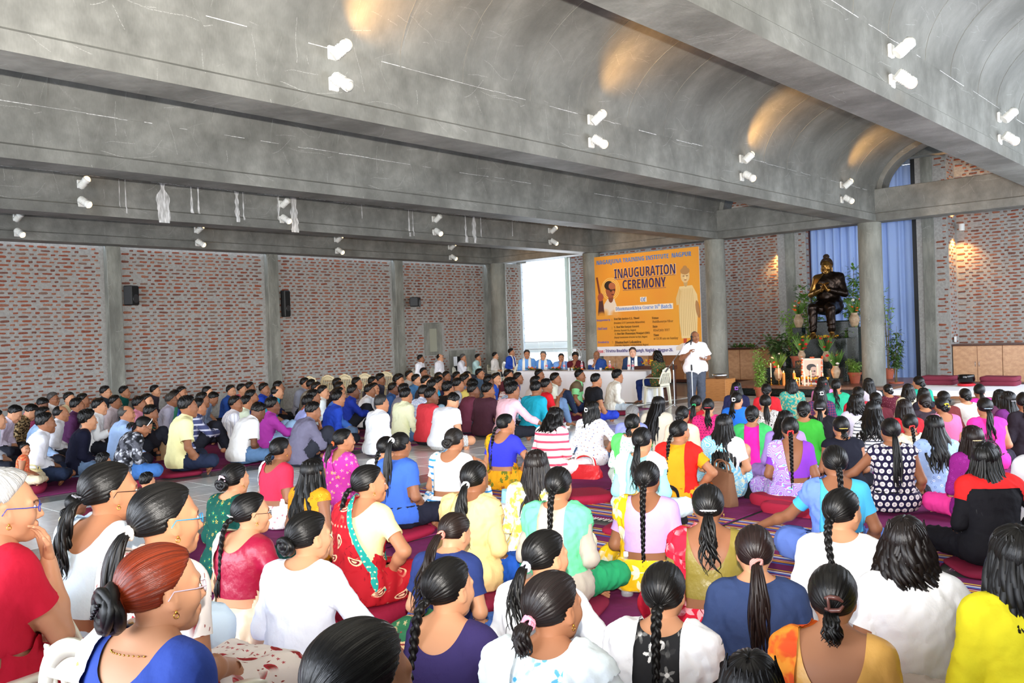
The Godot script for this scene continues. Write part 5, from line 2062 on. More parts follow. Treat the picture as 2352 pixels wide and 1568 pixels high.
func speaker():
	var B := body_of("sS", "n")
	var J: Dictionary = B.J
	var o := base("person", Vector3(-9.38, 0.0, -16.0), deg_to_rad(180 + 50))
	o.scale = Vector3.ONE * 1.0
	tag(o, "standing speaker in a white bush shirt and grey trousers at the microphones", "person")
	put("body", B.mesh, skin("c"), o)
	put("shirt", garment(B, "ss", {"kind": "top", "sleeve": 0.22, "hem": -0.03, "collar": true, "bag": 0.03, "flare": 0.03, "off": 0.014, "over": 0.28}), cloth("#f3eef2"), o)
	put("collar", collar(B), cloth("#f3eef2"), o)
	put("pocket", box_mesh(Vector3(-0.07, J.chest.y - 0.02, -0.135), Vector3(0.09, 0.10, 0.006), 0.002), cloth("#f3eef2"), o)
	put("trousers", garment(B, "legs", {"kind": "legs", "off": 0.022, "wrinkle": 0.01, "waist": 0.16}), cloth("#4b505c"), o)
	var hm := put("hair", hair("bald"), hair_mat(Color("#8f8d8a")), o)
	hm.transform = B.ht
	for e in [["glasses", glasses_mesh(), MATS.gold]]:
		put(e[0], e[1], e[2], o).transform = B.ht
	put_eyes(o, B.ht)
	var pp := base("paper", o.transform * (J.wrL + Vector3(0.05, 0.03, -0.08)), deg_to_rad(240))
	tag(pp, "small white paper held in the speaker's lower hand", "paper")
	put("sheet", box_mesh(Vector3.ZERO, Vector3(0.12, 0.003, 0.08)), MATS.sheet, pp).rotation = Vector3(0.5, 0, 0.2)
# proto, head x, head z, yaw, scale, seat, dress, top, lower, hair, hair colour, skin, extras, label, group
func crowd():
	P("mA", -13.77, -4.34, -25, 1.060, 0.017, "sl", "#e8ebf2", "#20222b", "short", "", "a", "", "man in a white long-sleeved shirt at the left edge of the men", "men and boys seated on the left mats")
	P("mD", -15.80, -5.24, -36, 1.060, 0.014, "sl", "#e3d9ea", "#20222b", "short", "", "a", "", "bowed man in a pale lilac shirt behind the camouflage shirt", "men and boys seated on the left mats")
	P("mD", -16.37, -5.69, -34, 1.033, 0.000, "sl", "camo #2e2418 #9a7f55 #c6b084 2.6", "#20222b", "short", "", "a", "", "young man bent forward in a camouflage shirt", "men and boys seated on the left mats")
	P("mD", -17.67, -6.34, -45, 1.060, 0.011, "sl", "#e0619a", "#20222b", "short", "", "d", "", "man in a bright pink shirt behind the camouflage shirt", "men and boys seated on the left mats")
	P("mA", -18.81, -6.97, -52, 1.047, 0.000, "sl", "#e6e6e6", "#20222b", "short", "#5a5653", "c", "glasses", "grey-haired man with glasses in white by the brick wall", "men and boys seated on the left mats")
	P("mB", -18.11, -7.01, -43, 1.057, 0.000, "tl", "#e9dfb6", "#20222b", "short", "", "a", "", "bearded man with a cream scarf near the brick wall", "men and boys seated on the left mats")
	P("mA", -17.40, -6.99, -32, 1.049, 0.000, "sl", "#e9eaee", "#20222b", "short", "", "c", "", "man in white half hidden behind the purple shirt by the wall", "men and boys seated on the left mats")
	P("mA", -15.40, -6.09, -24, 1.060, 0.020, "sl", "#4a2449", "#20222b", "short", "", "c", "", "man in a dark purple shirt behind the navy sweater", "men and boys seated on the left mats")
	P("mA", -14.50, -5.48, -20, 1.036, 0.000, "sl", "#e4e4e8", "#20222b", "bald", "", "b", "", "balding man in white with a ruddy scalp at far left", "men and boys seated on the left mats")
	P("mA", -12.26, -4.44, -19, 1.060, 0.026, "sl", "#eceef8", "#25314a", "short", "", "c", "", "young man in white shirt and jeans on the mat edge beside the small child", "men and boys seated on the left mats")
	P("mB", -13.95, -5.03, -21, 1.053, 0.000, "sl", "#a9c8f0", "#20222b", "short", "", "b", "", "man in a light blue shirt hidden behind the jeans wearer in white", "men and boys seated on the left mats")
	P("mA", -12.54, -5.09, -20, 1.042, 0.000, "tl", "#15172c", "#6c86a8", "thick", "", "a", "", "young man in a navy sweater on the front mat edge", "men and boys seated on the left mats")
	P("mA", -15.87, -6.63, -39, 1.053, 0.000, "sl", "#dcdfe6", "#20222b", "bald", "#8a4a22", "b", "", "bald man with a henna orange scalp among the men", "men and boys seated on the left mats")
	P("mP", -14.70, -6.16, -34, 1.060, 0.012, "sl", "#f0f3f4", "#20222b", "short", "", "a", "", "man in a white shirt holding up a phone", "men and boys seated on the left mats")
	P("mA", -16.37, -7.15, -41, 1.019, 0.000, "sl", "#d8c9cf", "#20222b", "short", "", "c", "", "dark-haired man just behind the phone holder", "men and boys seated on the left mats")
	P("mA", -18.88, -8.05, -40, 1.060, 0.046, "sl", "#2d3a44", "#20222b", "short", "", "a", "glasses", "man with glasses in the back row before the first pilaster", "men and boys seated on the left mats")
	P("mA", -19.28, -8.63, -44, 1.057, 0.000, "sl", "#0f5a52", "#20222b", "short", "", "b", "", "young man in a dark teal shirt beside the first pilaster", "men and boys seated on the left mats")
	P("mB", -12.81, -5.75, -12, 1.060, 0.003, "sl", "#a8c6f2", "#20222b", "bald", "#57534f", "b", "", "balding grey man in a light blue shirt behind the girl with white hairband", "men and boys seated on the left mats")
	P("mA", -19.30, -9.33, -47, 1.027, 0.000, "sl", "#3b3540", "#20222b", "short", "", "a", "", "dark-haired man in the back row right of the first pilaster", "men and boys seated on the left mats")
	P("mB", -15.36, -7.27, -38, 1.056, 0.000, "sl", "#20705a", "#20222b", "short", "", "a", "", "man in a green shirt second from the wall, with short hair", "men and boys seated on the left mats")
	P("mA", -14.77, -6.86, -32, 1.059, 0.000, "sl", "#d78aa4", "#20222b", "short", "", "c", "", "man in dull pink seated behind the black shirt", "men and boys seated on the left mats")
	P("mE", -13.23, -6.31, -18, 1.021, 0.000, "tl", "#16141b", "#20222b", "short", "", "c", "", "young man in black with a hand on his chin", "men and boys seated on the left mats")
	P("mA", -15.69, -7.89, -31, 1.016, 0.000, "sl", "#c9c9e2", "#4a6ea8", "short", "#4a4642", "c", "glasses", "grey-haired man with glasses in a pale lavender shirt", "men and boys seated on the left mats")
	P("mA", -16.28, -8.27, -33, 1.036, 0.000, "sl", "#4d9a7a", "#20222b", "short", "", "b", "", "man in sea green behind the pale lavender shirt", "men and boys seated on the left mats")
	P("mB", -17.45, -9.01, -39, 1.039, 0.000, "sl", "#4a66c0", "#20222b", "short", "", "b", "", "man in a violet blue shirt in the back row", "men and boys seated on the left mats")
	P("mK", -11.33, -5.93, -18, 1.160, 0.057, "ss", "#f3eeb2", "#232c44", "short", "", "c", "", "young man in a pale yellow short-sleeved shirt on the mat edge", "men and boys seated on the left mats")
	P("mC", -12.94, -6.95, -19, 1.059, 0.000, "sl", "stripes_h #4a5178 #d5d8e8 #ffffff 1.5", "#20222b", "short", "", "b", "", "boy in a dark striped shirt hugging his knees beside pale yellow shirt", "men and boys seated on the left mats")
	P("mD", -16.09, -8.94, -37, 1.006, 0.000, "sl", "#7d8aa2", "#20222b", "short", "", "c", "", "boy looking down in a grey blue shirt behind the dark stripes", "men and boys seated on the left mats")
	P("mA", -14.48, -7.86, -30, 1.060, 0.002, "sl", "#98a0b5", "#20222b", "short", "", "c", "", "dark-haired man between the violet blue and grey blue shirts", "men and boys seated on the left mats")
	P("mA", -16.75, -9.20, -50, 1.050, 0.000, "ss", "#a9bccd", "#20222b", "crop", "", "a", "", "shaven-headed man in pale blue by the wall", "men and boys seated on the left mats")
	P("mB", -16.99, -9.87, -48, 1.011, 0.000, "sl", "#2f55a8", "#20222b", "short", "", "a", "", "man in a mid blue shirt left of the red and white one", "men and boys seated on the left mats")
	P("mA", -17.46, -10.41, -59, 1.002, 0.000, "tl", "#c4596b", "#20222b", "short", "", "a", "", "man in rose red with a white shoulder stripe", "men and boys seated on the left mats")
	P("mA", -17.96, -10.92, -47, 1.005, 0.000, "sl", "#3a3a50", "#20222b", "short", "", "c", "", "dark-haired man in the back row near the second pilaster", "men and boys seated on the left mats")
	P("mA", -13.55, -8.16, -20, 0.990, 0.000, "sl", "#e4f3dc", "#2c3a55", "short", "", "b", "", "man in a pale mint shirt behind the white polo", "men and boys seated on the left mats")
	P("mB", -13.05, -7.66, -22, 1.034, 0.000, "sl", "stripes_v #eef0f8 #a9afc8 #ffffff 2.4", "#20222b", "short", "", "c", "", "man in a white pinstriped shirt behind the pale mint shirt", "men and boys seated on the left mats")
	P("mA", -14.12, -8.61, -34, 1.059, 0.000, "sl", "#1f2f74", "#20222b", "short", "", "c", "", "dark man in a deep blue shirt behind the mint shirt", "men and boys seated on the left mats")
	P("mB", -15.99, -10.05, -37, 1.060, 0.001, "sl", "#1f3fae", "#20222b", "short", "", "c", "", "man in a royal blue shirt left of the second pilaster", "men and boys seated on the left mats")
	P("mD", -11.34, -7.00, -11, 1.060, 0.030, "ss", "#f5f7fa", "#5d7fa8", "short", "", "d", "", "young man in a white polo looking down on the mat edge", "men and boys seated on the left mats")
	P("mA", -16.47, -10.70, -42, 1.060, 0.000, "sl", "#29305e", "#20222b", "short", "", "c", "", "man right in front of the second pilaster, hair dark", "men and boys seated on the left mats")
	P("mA", -14.96, -9.68, -32, 1.060, 0.000, "ss", "#3fb9dc", "#20222b", "bald", "", "a", "", "balding man in a turquoise shirt below the second pilaster", "men and boys seated on the left mats")
	P("mC", -11.79, -7.54, -15, 1.060, 0.000, "sl", "#a83aa0", "#8fb0d2", "short", "", "d", "", "boy in a magenta shirt and pale jeans hugging his knees", "men and boys seated on the left mats")
	P("mA", -17.12, -11.83, -58, 1.060, 0.000, "sl", "#8e93a3", "#20222b", "short", "", "b", "", "man in grey in front of the first empty chair", "men and boys seated on the left mats")
	P("mA", -16.24, -11.39, -50, 1.058, 0.000, "sl", "#8b8578", "#20222b", "short", "", "d", "", "young man in taupe beside the grey shirt before the chairs", "men and boys seated on the left mats")
	P("mB", -14.63, -10.38, -41, 1.060, 0.012, "sl", "#463a3a", "#20222b", "short", "", "b", "", "dark-haired boy before the gap of the first two chairs", "men and boys seated on the left mats")
	P("mA", -11.85, -8.25, -23, 1.033, 0.000, "sl", "#a9b4f4", "#20222b", "short", "", "c", "", "man in a periwinkle shirt behind the hunched grey shirt", "men and boys seated on the left mats")
	P("mA", -12.73, -8.96, -27, 1.060, 0.001, "sl", "#9b5d4a", "#20222b", "short", "", "c", "", "boy looking round between the periwinkle and white shirts", "men and boys seated on the left mats")
	P("mB", -13.99, -10.07, -29, 1.030, 0.000, "sl", "#e8f2f4", "#20222b", "short", "", "a", "", "man in a bluish white shirt behind the bright blue ones", "men and boys seated on the left mats")
	P("mE", -10.46, -7.34, -16, 1.060, 0.000, "sl", "#6d6a80", "#2a2c36", "short", "", "c", "", "hunched man in slate grey resting his face in his hands", "men and boys seated on the left mats")
	P("mA", -14.81, -11.07, -52, 1.036, 0.000, "sl", "#2e2a33", "#20222b", "short", "", "b", "", "dark-haired boy before the second empty chair", "men and boys seated on the left mats")
	P("mB", -15.43, -11.48, -46, 1.060, 0.019, "sl", "#3d3337", "#20222b", "short", "", "b", "", "boy glancing aside before the second empty chair", "men and boys seated on the left mats")
	P("mB", -12.92, -9.64, -31, 1.044, 0.000, "sl", "#4a7fe0", "#6a86ac", "short", "", "b", "", "young man in a sky blue shirt upright on the mat edge", "men and boys seated on the left mats")
	P("mA", -12.02, -8.94, -19, 1.049, 0.000, "sl", "#2445b4", "#20222b", "short", "", "b", "", "man in royal blue hidden left of the sky blue shirt", "men and boys seated on the left mats")
	P("mC", -13.31, -10.26, -32, 1.050, 0.000, "sl", "#2238a0", "#20222b", "short", "", "d", "", "young man in ultramarine behind the sky blue shirt", "men and boys seated on the left mats")
	P("mA", -15.63, -12.16, -56, 1.060, 0.000, "sl", "check #d9cfd3 #6d3a46 #3a2a34 2.4", "#20222b", "short", "", "b", "", "boy in a maroon checked shirt before the third chair", "men and boys seated on the left mats")
	P("mA", -15.90, -12.82, -49, 1.029, 0.000, "sl", "#4a4550", "#20222b", "short", "", "b", "", "dark-haired boy right of the maroon checks", "men and boys seated on the left mats")
	P("mA", -13.62, -10.90, -41, 1.003, 0.000, "sl", "#e6e9f0", "#20222b", "short", "", "c", "", "man in white behind the crew cut man, left one", "men and boys seated on the left mats")
	P("mB", -14.43, -11.67, -46, 0.964, 0.000, "sl", "#e3e6ee", "#20222b", "short", "", "b", "", "man in white behind the crew cut man, right one", "men and boys seated on the left mats")
	P("mK", -10.27, -8.43, -12, 1.060, 0.000, "sl", "#e9edf3", "#5a5560", "crop", "#33302e", "b", "", "older man with greying crew cut in a white shirt, mat edge", "men and boys seated on the left mats")
	P("mA", -16.58, -13.61, -63, 1.038, 0.000, "sl", "#4b4b5c", "#20222b", "thick", "", "c", "", "boy before the fourth chair with rounded hair", "men and boys seated on the left mats")
	P("mA", -15.88, -13.54, -67, 1.029, 0.000, "sl", "#6a6470", "#20222b", "short", "", "a", "", "boy looking right before the fifth chair", "men and boys seated on the left mats")
	P("mA", -13.73, -11.59, -43, 0.985, 0.000, "sl", "#3a5c94", "#20222b", "short", "", "d", "", "man in denim blue behind the crew cut man", "men and boys seated on the left mats")
	P("mB", -14.83, -12.69, -48, 1.060, 0.027, "sl", "#b9a9b5", "#20222b", "thick", "", "b", "", "boy in mauve grey right of the fifth chair", "men and boys seated on the left mats")
	P("mA", -16.98, -14.88, -78, 1.060, 0.000, "sl", "#b4b2ac", "#20222b", "short", "", "a", "", "boy in stone grey below the first wall guest", "men and boys seated on the left mats")
	P("mA", -12.27, -10.62, -25, 1.060, 0.001, "ts", "#82828f", "#20222b", "short", "", "d", "", "boy in a grey tee behind the pale lemon shirt", "men and boys seated on the left mats")
	P("mK", -11.31, -9.82, -9, 1.037, 0.000, "sl", "#eef3cc", "#4d6c98", "short", "", "b", "", "man in a pale lemon shirt and jeans on the mat edge", "men and boys seated on the left mats")
	P("mA", -15.01, -13.36, -65, 1.060, 0.001, "sl", "#4f7fae", "#20222b", "short", "", "a", "", "boy in steel blue behind the boy with shaved sides", "men and boys seated on the left mats")
	P("mA", -17.96, -16.25, -93, 1.060, 0.000, "sl", "#d2d4d6", "#20222b", "short", "", "c", "", "young man before the first and second wall guests", "men and boys seated on the left mats")
	P("mA", -14.14, -12.86, -55, 1.060, 0.000, "sl", "#3d3a42", "#20222b", "short", "", "a", "", "dark-haired youth behind the shaved sides, in charcoal", "men and boys seated on the left mats")
	P("mC", -11.58, -10.47, -15, 1.056, 0.000, "sl", "check #dfe8fa #86a6e0 #ffffff 2.4", "#9fc3dc", "crop", "", "c", "", "bearded youth with shaved sides in a pale blue check", "men and boys seated on the left mats")
	P("mB", -10.59, -9.74, -9, 1.060, 0.001, "ts", "#cf3a44", "#20222b", "short", "", "d", "", "youth in a red tee half hidden behind the pale blue check", "men and boys seated on the left mats")
	P("mB", -15.04, -14.08, -68, 1.055, 0.000, "sl", "#4a3a58", "#20222b", "short", "", "c", "", "boy facing front right below the second wall guest", "men and boys seated on the left mats")
	P("mA", -16.05, -15.29, -79, 1.009, 0.000, "sl", "#55506a", "#20222b", "short", "", "c", "", "boy below the second wall guest, to the right", "men and boys seated on the left mats")
	P("mA", -15.40, -15.02, -78, 1.019, 0.000, "sl", "#c8a2a8", "#20222b", "short", "", "c", "", "boy below the third wall guest", "men and boys seated on the left mats")
	P("mB", -14.74, -14.71, -68, 1.040, 0.000, "sl", "#4a4450", "#20222b", "short", "", "a", "", "boy below the third wall guest, to the right", "men and boys seated on the left mats")
	P("mA", -13.67, -13.58, -61, 1.045, 0.000, "sl", "#7b7884", "#20222b", "thick", "", "c", "", "boy below the mint shirted wall guest", "men and boys seated on the left mats")
	P("mA", -15.33, -15.75, -75, 1.060, 0.000, "sl", "#4a6076", "#20222b", "short", "", "b", "", "young man in slate blue below the off-white wall guest", "men and boys seated on the left mats")
	P("mB", -13.40, -12.52, -36, 1.043, 0.000, "ts", "#27a3d4", "#20222b", "thick", "", "c", "", "boy in a cyan tee behind the green one", "men and boys seated on the left mats")
	P("mA", -12.50, -11.53, -23, 1.060, 0.015, "ts", "#2f9a58", "#20222b", "short", "", "b", "", "boy in a green tee behind the white tee", "men and boys seated on the left mats")
	P("mC", -11.83, -11.30, -21, 1.043, 0.000, "tl", "#101014", "#c9d6ee", "thick", "", "b", "", "young man in black sweater and pale trousers hugging his knees", "men and boys seated on the left mats")
	P("mA", -12.51, -12.23, -27, 1.060, 0.002, "ts", "#a9abb2", "#20222b", "short", "", "b", "", "boy in a light grey tee left of the yellow one", "men and boys seated on the left mats")
	P("mD", -12.79, -12.88, -50, 1.040, 0.000, "ts", "#e3cf6e", "#20222b", "thick", "", "b", "", "boy in a pale yellow tee bending forward", "men and boys seated on the left mats")
	P("mG", -11.12, -11.25, -22, 1.034, 0.000, "tl", "#6b3346", "#3a3a48", "short", "", "d", "", "young man in a maroon sweater leaning right", "men and boys seated on the left mats")
	P("mD", -9.90, -9.54, 3, 1.060, 0.009, "ts", "#e9edf6", "check #e6e6e6 #2e2e2e #ffffff 6", "short", "", "a", "shorts", "boy in a white tee and checked shorts on the mat edge", "men and boys seated on the left mats")
	P("mA", -12.95, -13.57, -43, 1.019, 0.000, "ts", "#5d6a78", "#20222b", "short", "", "d", "", "boy left of the cobalt tee near the table", "men and boys seated on the left mats")
	P("mB", -13.32, -14.20, -57, 1.036, 0.000, "ts", "#3058c4", "#20222b", "short", "", "a", "", "boy in a cobalt blue tee near the table", "men and boys seated on the left mats")
	P("mB", -10.47, -10.95, -4, 1.060, 0.004, "tl", "#4b2b38", "#20222b", "short", "", "c", "", "boy looking back beside the maroon sweater", "men and boys seated on the left mats")
	P("mA", -13.95, -15.30, -68, 1.060, 0.000, "ts", "#5c2a34", "#20222b", "short", "", "b", "", "boy in wine red at the left end of the white table", "men and boys seated on the left mats")
	P("mA", -13.30, -14.91, -57, 1.012, 0.000, "ts", "#2446b0", "#20222b", "short", "", "c", "", "boy in deep blue at the left end of the white table", "men and boys seated on the left mats")
	P("mB", -11.12, -12.24, -26, 1.057, 0.000, "sl", "stripes_h #e6dfe2 #b06a6a #ffffff 1.8", "#20222b", "thick", "", "c", "", "boy in pink stripes behind the pink sweater", "men and boys seated on the left mats")
	P("mG", -9.78, -10.81, -11, 1.060, 0.020, "tl", "#f4c6d4", "#23252e", "thick", "", "c", "", "young man in a pink sweater holding a phone low", "men and boys seated on the left mats")
	P("mA", -10.61, -11.76, -16, 1.037, 0.000, "sl", "check #d6e4f4 #3f6fb0 #1c2c50 2.6", "#20222b", "short", "", "b", "", "youth in a blue check right of the pink sweater", "men and boys seated on the left mats")
	P("mA", -13.25, -15.60, -78, 1.049, 0.000, "ts", "#dcdfe4", "#20222b", "short", "", "c", "", "boy with his head against the left of the tablecloth", "men and boys seated on the left mats")
	P("mB", -11.08, -12.94, -27, 1.057, 0.000, "ts", "#e9e9ee", "#20222b", "short", "", "c", "", "boy in white behind the turquoise raglan", "men and boys seated on the left mats")
	P("mA", -9.92, -11.57, 1, 1.060, 0.003, "tl", "#21a8c4", "#20222b", "short", "", "c", "", "boy in a turquoise tee with grey raglan sleeves", "men and boys seated on the left mats")
	P("mF", -10.40, -12.43, -18, 1.049, 0.000, "ts", "#d31f2c", "#6a85aa", "short", "", "c", "", "boy in a red tee with an arm on his knee", "men and boys seated on the left mats")
	P("mF", -11.56, -14.12, -48, 1.060, 0.000, "ss", "#dcdccb", "#24304a", "short", "", "c", "", "boy in a cream shirt with arms over his knees before the table", "men and boys seated on the left mats")
	P("mK", -11.75, -15.19, -63, 1.060, 0.000, "ss", "#8fe09a", "#26345a", "short", "", "c", "yoke", "boy in a brown and mint green polo before the table", "men and boys seated on the left mats")
	P("mK", -10.28, -13.80, -25, 1.060, 0.000, "ts", "#1a1b20", "#2f46c4", "short", "", "b", "", "boy in a black tee with white print on its back", "men and boys seated on the left mats")
	P("mA", -10.82, -15.28, -38, 1.048, 0.000, "sl", "#e8e6da", "#b9c6cf", "thick", "", "b", "", "young man in a cream shirt at the right corner of the tablecloth", "men and boys seated on the left mats")
	P("fN", -11.00, -5.15, -8, 0.970, 0.086, "tl", "blotch #55565e #16171c #d5d7de 1.6", "#3d6aa8", "tuft", "", "c", "band #f2f2f2,glasses", "girl with a white hairband and tie-dye top reading on the mat edge", "")
	P("cA", -11.80, -4.02, -26, 0.600, 0.090, "slv", "blotch #e8582c #f3a06a #d23a50 4", "#e0d2b0", "short", "", "b", "", "small child in an orange top sitting beside a cloth bag", "")
	P("c0", -6.87, -2.68, 3, 0.660, 0.097, "slv", "#e8d29a", "#3d9bd0", "tuft", "", "b", "", "toddler with curly ponytail and blue straps behind the chairs", "women and girls seated on the right mats")
	P("c0", -7.45, -3.50, 14, 0.635, 0.110, "ts", "#8c8378", "#444444", "short", "", "a", "", "child whose black hair shows between the two spectacled women", "women and girls seated on the right mats")
	P("c0", -9.35, -3.94, -1, 0.660, 0.071, "ts", "#9aa4c8", "#555a66", "thick", "", "b", "", "child with brown hair beyond the first spectacled woman", "women and girls seated on the right mats")
	P("f0", -5.92, -3.45, 8, 0.970, 0.029, "kz", "flowers #0f4a40 #1d7a56 #d0a24a 3", "#123f38", "bun", "", "a", "claw #f0c6dc,ear", "woman with a pink claw clip in dark green floral cloth", "women and girls seated on the right mats")
	P("f0", -7.26, -4.72, 2, 0.970, 0.009, "bl", "#d8304e", "sprigs #f2f2f4 #b05060 #d8d8dc 1.6", "tuft", "", "c", "p2,ear", "woman in a crimson blouse and white sari facing the aisle", "women and girls seated on the right mats")
	P("f1", -4.60, -2.78, 10, 0.970, 0.038, "bl", "#9c1236s", "blotch #ead9bd #d8c29e #efe4d0 1", "braid-0.36-0.03", "", "a", "p2,glasses,ear,bar #d0d0d0", "woman in a maroon silk blouse and beige sari with glasses", "women and girls seated on the right mats")
	P("f0", -5.90, -4.13, 8, 0.943, 0.000, "slv", "flowers #e8961e #b35a10 #f4c24a 4", "#c97a18", "wavy-0.5", "", "c", "", "woman with long loose wavy hair in sleeveless orange", "women and girls seated on the right mats")
	P("f1", -3.55, -2.45, 21, 0.970, 0.100, "kz", "#edf2ff", "#f3f4fb", "bun", "", "a", "curlybun", "woman in a white kurta with a curly black bun", "women and girls seated on the right mats")
	P("f1", -7.34, -5.52, 4, 0.970, 0.005, "bl", "flowers #c43aa0 #e9a6d0 #f3c22a 3", "flowers #c43aa0 #e9a6d0 #f3c22a 3", "pony-0.3", "", "b", "p1,tie #c86a3a", "woman in a magenta and lilac printed sari by the aisle", "women and girls seated on the right mats")
	P("f4", -4.44, -3.53, 11, 0.979, 0.110, "bl", "#f2dfa8", "paisley #b01a26 #e8c9a0 #7a1020 2", "braid-0.62--0.09", "", "b", "p1,ear,teal", "woman in cream blouse and red paisley sari with a long braid", "women and girls seated on the right mats")
	P("f0", -6.66, -5.51, 11, 0.926, 0.000, "ts", "#eef0f2", "#d4d8e0", "braid-0.4-0.02", "", "a", "", "girl in white with a braid, hidden left of the blue t-shirt", "women and girls seated on the right mats")
	P("f0", -6.03, -5.15, 10, 0.970, 0.071, "ts", "#3f68c8", "#1e2030", "ponyhigh-0.55--0.03", "", "c", "tie #ffffff", "young woman in a blue t-shirt with a very long ponytail", "women and girls seated on the right mats")
	P("f3", -6.02, -5.81, 21, 0.970, 0.047, "bl", "#f7f5ee", "stripes_h #f4f4f2 #3a9be0 #2255aa 2", "bun", "#2a2522", "b", "p2", "woman in a white blouse with blue edged sari, hand on cheek", "women and girls seated on the right mats")
	P("f0", -4.16, -4.19, 13, 0.970, 0.072, "kz", "#e9c98c", "#2456b8", "curly-0.45", "", "c", "dupatta #e8c88a,tie #c8c8c8", "woman with a beige dupatta and thick tied hair", "women and girls seated on the right mats")
	P("f2", -3.42, -3.28, 20, 0.880, 0.057, "ts", "#2b3a72", "#3f62a8", "curly-0.5--0.06", "#2a1d18", "a", "tie #f08a7a", "girl with brown ponytail and pink and white hair flower", "women and girls seated on the right mats")
	P("f1", -2.48, -2.34, 26, 0.970, 0.057, "bl", "#3a3062", "paisley #2f6a4a #d9b98a #8a3a3a 2", "braid-0.5--0.02", "", "a", "p2", "woman in an indigo blouse with a thick braid, front rows", "women and girls seated on the right mats")
	P("f1", -6.70, -7.28, 11, 0.970, 0.019, "bl", "#3a3fd0", "leaves #e0a01c #6a7a28 #a05a20 3", "braid-0.4", "", "b", "p2,ear,band2", "woman in royal blue blouse and ochre sari by the aisle", "women and girls seated on the right mats")
	P("f0", -4.24, -4.92, 26, 0.970, 0.051, "kz", "blotch #f2f2ee #f0cf50 #bcd0ea 2", "#e9e2c0", "loose-0.42", "#221a18", "a", "", "woman with straight brown-black hair over a white and yellow print", "women and girls seated on the right mats")
	P("f0", -3.55, -4.33, 20, 0.970, 0.059, "kz", "#bdb4a6", "#2aa068", "braid-0.42", "", "b", "dupatta #6fdca0", "woman in a grey satin kurta with a mint green dupatta", "women and girls seated on the right mats")
	P("f2", -6.73, -8.20, 10, 0.970, 0.029, "kz", "stripes_h #f4e9ea #e05070 #f2d94a 1.4", "#f3e2e6", "wavy-0.3", "", "b", "", "girl in a red, yellow and white banded print by the aisle", "women and girls seated on the right mats")
	P("f1", -6.97, -9.27, 12, 0.959, 0.000, "kz", "sprigs #f1f1f4 #5a78c8 #e0a878 2.4", "#4c6c94", "half-0.3", "", "b", "claw #ffffff,glasses", "woman with glasses and a white clip in small floral white", "women and girls seated on the right mats")
	P("f1", -2.55, -3.01, 16, 0.970, 0.028, "kz", "#f3f5fb", "sprigs #eef1fa #6a82c8 #c8d2ee 2", "curly-0.34--0.03", "", "a", "tie #d8dcf0", "woman in white with silver hair bead and arm on her knee", "women and girls seated on the right mats")
	P("f1", -1.89, -2.26, 22, 0.973, 0.110, "kz", "flowers #eaf4fa #4fb0dc #d5e8f4 2", "#e8f0f8", "tuft", "#241c1b", "b", "tie #f59ab0,dupatta #eaf5fb,ear", "brown-haired woman in a pale blue flowered dupatta, pink hair tie", "women and girls seated on the right mats")
	P("f0", -1.89, -2.93, 21, 0.969, 0.000, "kz", "flowers #2b2b2e #f5f5f5 #8a8a8a 1.8", "#e8e8ec", "braid-0.16", "", "a", "dupatta #f6f7fc,tie #f4f4f4,tail", "woman in white with a black floral yoke and half braid", "women and girls seated on the right mats")
	P("f0", -2.42, -4.21, 30, 0.970, 0.066, "bl", "#8a7a34s", "leaves #d01f38 #e8a0a8 #8a1020 2.4", "curly-0.34", "", "c", "p2,lowneck,bar #dfe3ea,ear", "woman in an olive gold blouse and red sari, silver hair bar", "women and girls seated on the right mats")
	P("f0", -1.86, -3.63, 30, 0.970, 0.018, "ts", "#35456e", "#5a7fa8", "pony-0.5", "#2a1a18", "a", "tie #b8807a", "young woman in a dark blue tee with a long brown ponytail", "women and girls seated on the right mats")
	P("f0", -3.30, -4.96, 22, 0.970, 0.030, "bl", "#c7a6e8", "leaves #f2c21e #f6eac0 #e2e2d0 2", "braid-0.52", "", "c", "p2", "woman in a lavender blouse and yellow leaf sari", "women and girls seated on the right mats")
	P("f0", -4.33, -6.45, 14, 0.970, 0.059, "kz", "#9fe6ea", "#dff3f5", "curly-0.5--0.04", "", "a", "dupatta #f6fafc", "woman in an aqua kurta with a white dupatta and curly ponytail", "women and girls seated on the right mats")
	P("f1", -4.59, -7.50, 18, 0.970, 0.010, "ts", "#f0a01e", "#c9641c", "braid-0.6--0.02", "", "b", "dupatta #e8241e,ear", "woman in mustard orange with a red dupatta and braid", "women and girls seated on the right mats")
	P("f3", -4.48, -8.18, 19, 0.970, 0.017, "bl", "#f4f2f6", "waves #7ac6ea #c8e4ee #e6dfb8 1.5", "wavy-0.55", "", "a", "p1", "woman in a sky blue sari with white sleeves and long wavy hair", "women and girls seated on the right mats")
	P("f0", -5.53, -8.06, 14, 0.956, 0.000, "kz", "sprigs #eaf4ee #4fae8a #6fd0a0 3", "#d9f0e0", "tuft", "", "a", "dupatta #63ea6c", "woman in green speckles with a lime green dupatta", "women and girls seated on the right mats")
	P("f0", -6.30, -9.19, 13, 0.935, 0.000, "kz", "#9aa4e6", "#aab4ea", "bun", "#8f8d8c", "a", "", "grey-haired woman in lilac near the aisle end", "women and girls seated on the right mats")
	P("f2", -6.64, -10.32, 22, 0.970, 0.001, "kz", "#dcd6c4", "#2a2552", "loose-0.6--0.06", "", "c", "", "girl with very long loose hair in a cream top", "women and girls seated on the right mats")
	P("f0", -5.65, -9.30, 15, 0.932, 0.000, "kz", "#f0dcc0", "#b8202c", "bun", "", "b", "tie #f4f4f4", "woman with a white hair ring and cream sleeves", "women and girls seated on the right mats")
	P("f0", -6.43, -10.96, 12, 0.918, 0.000, "kz", "#c22434", "#7a2030", "pony-0.3", "", "c", "tie #2fae6a", "girl in red with a green hair tie near the speaker", "women and girls seated on the right mats")
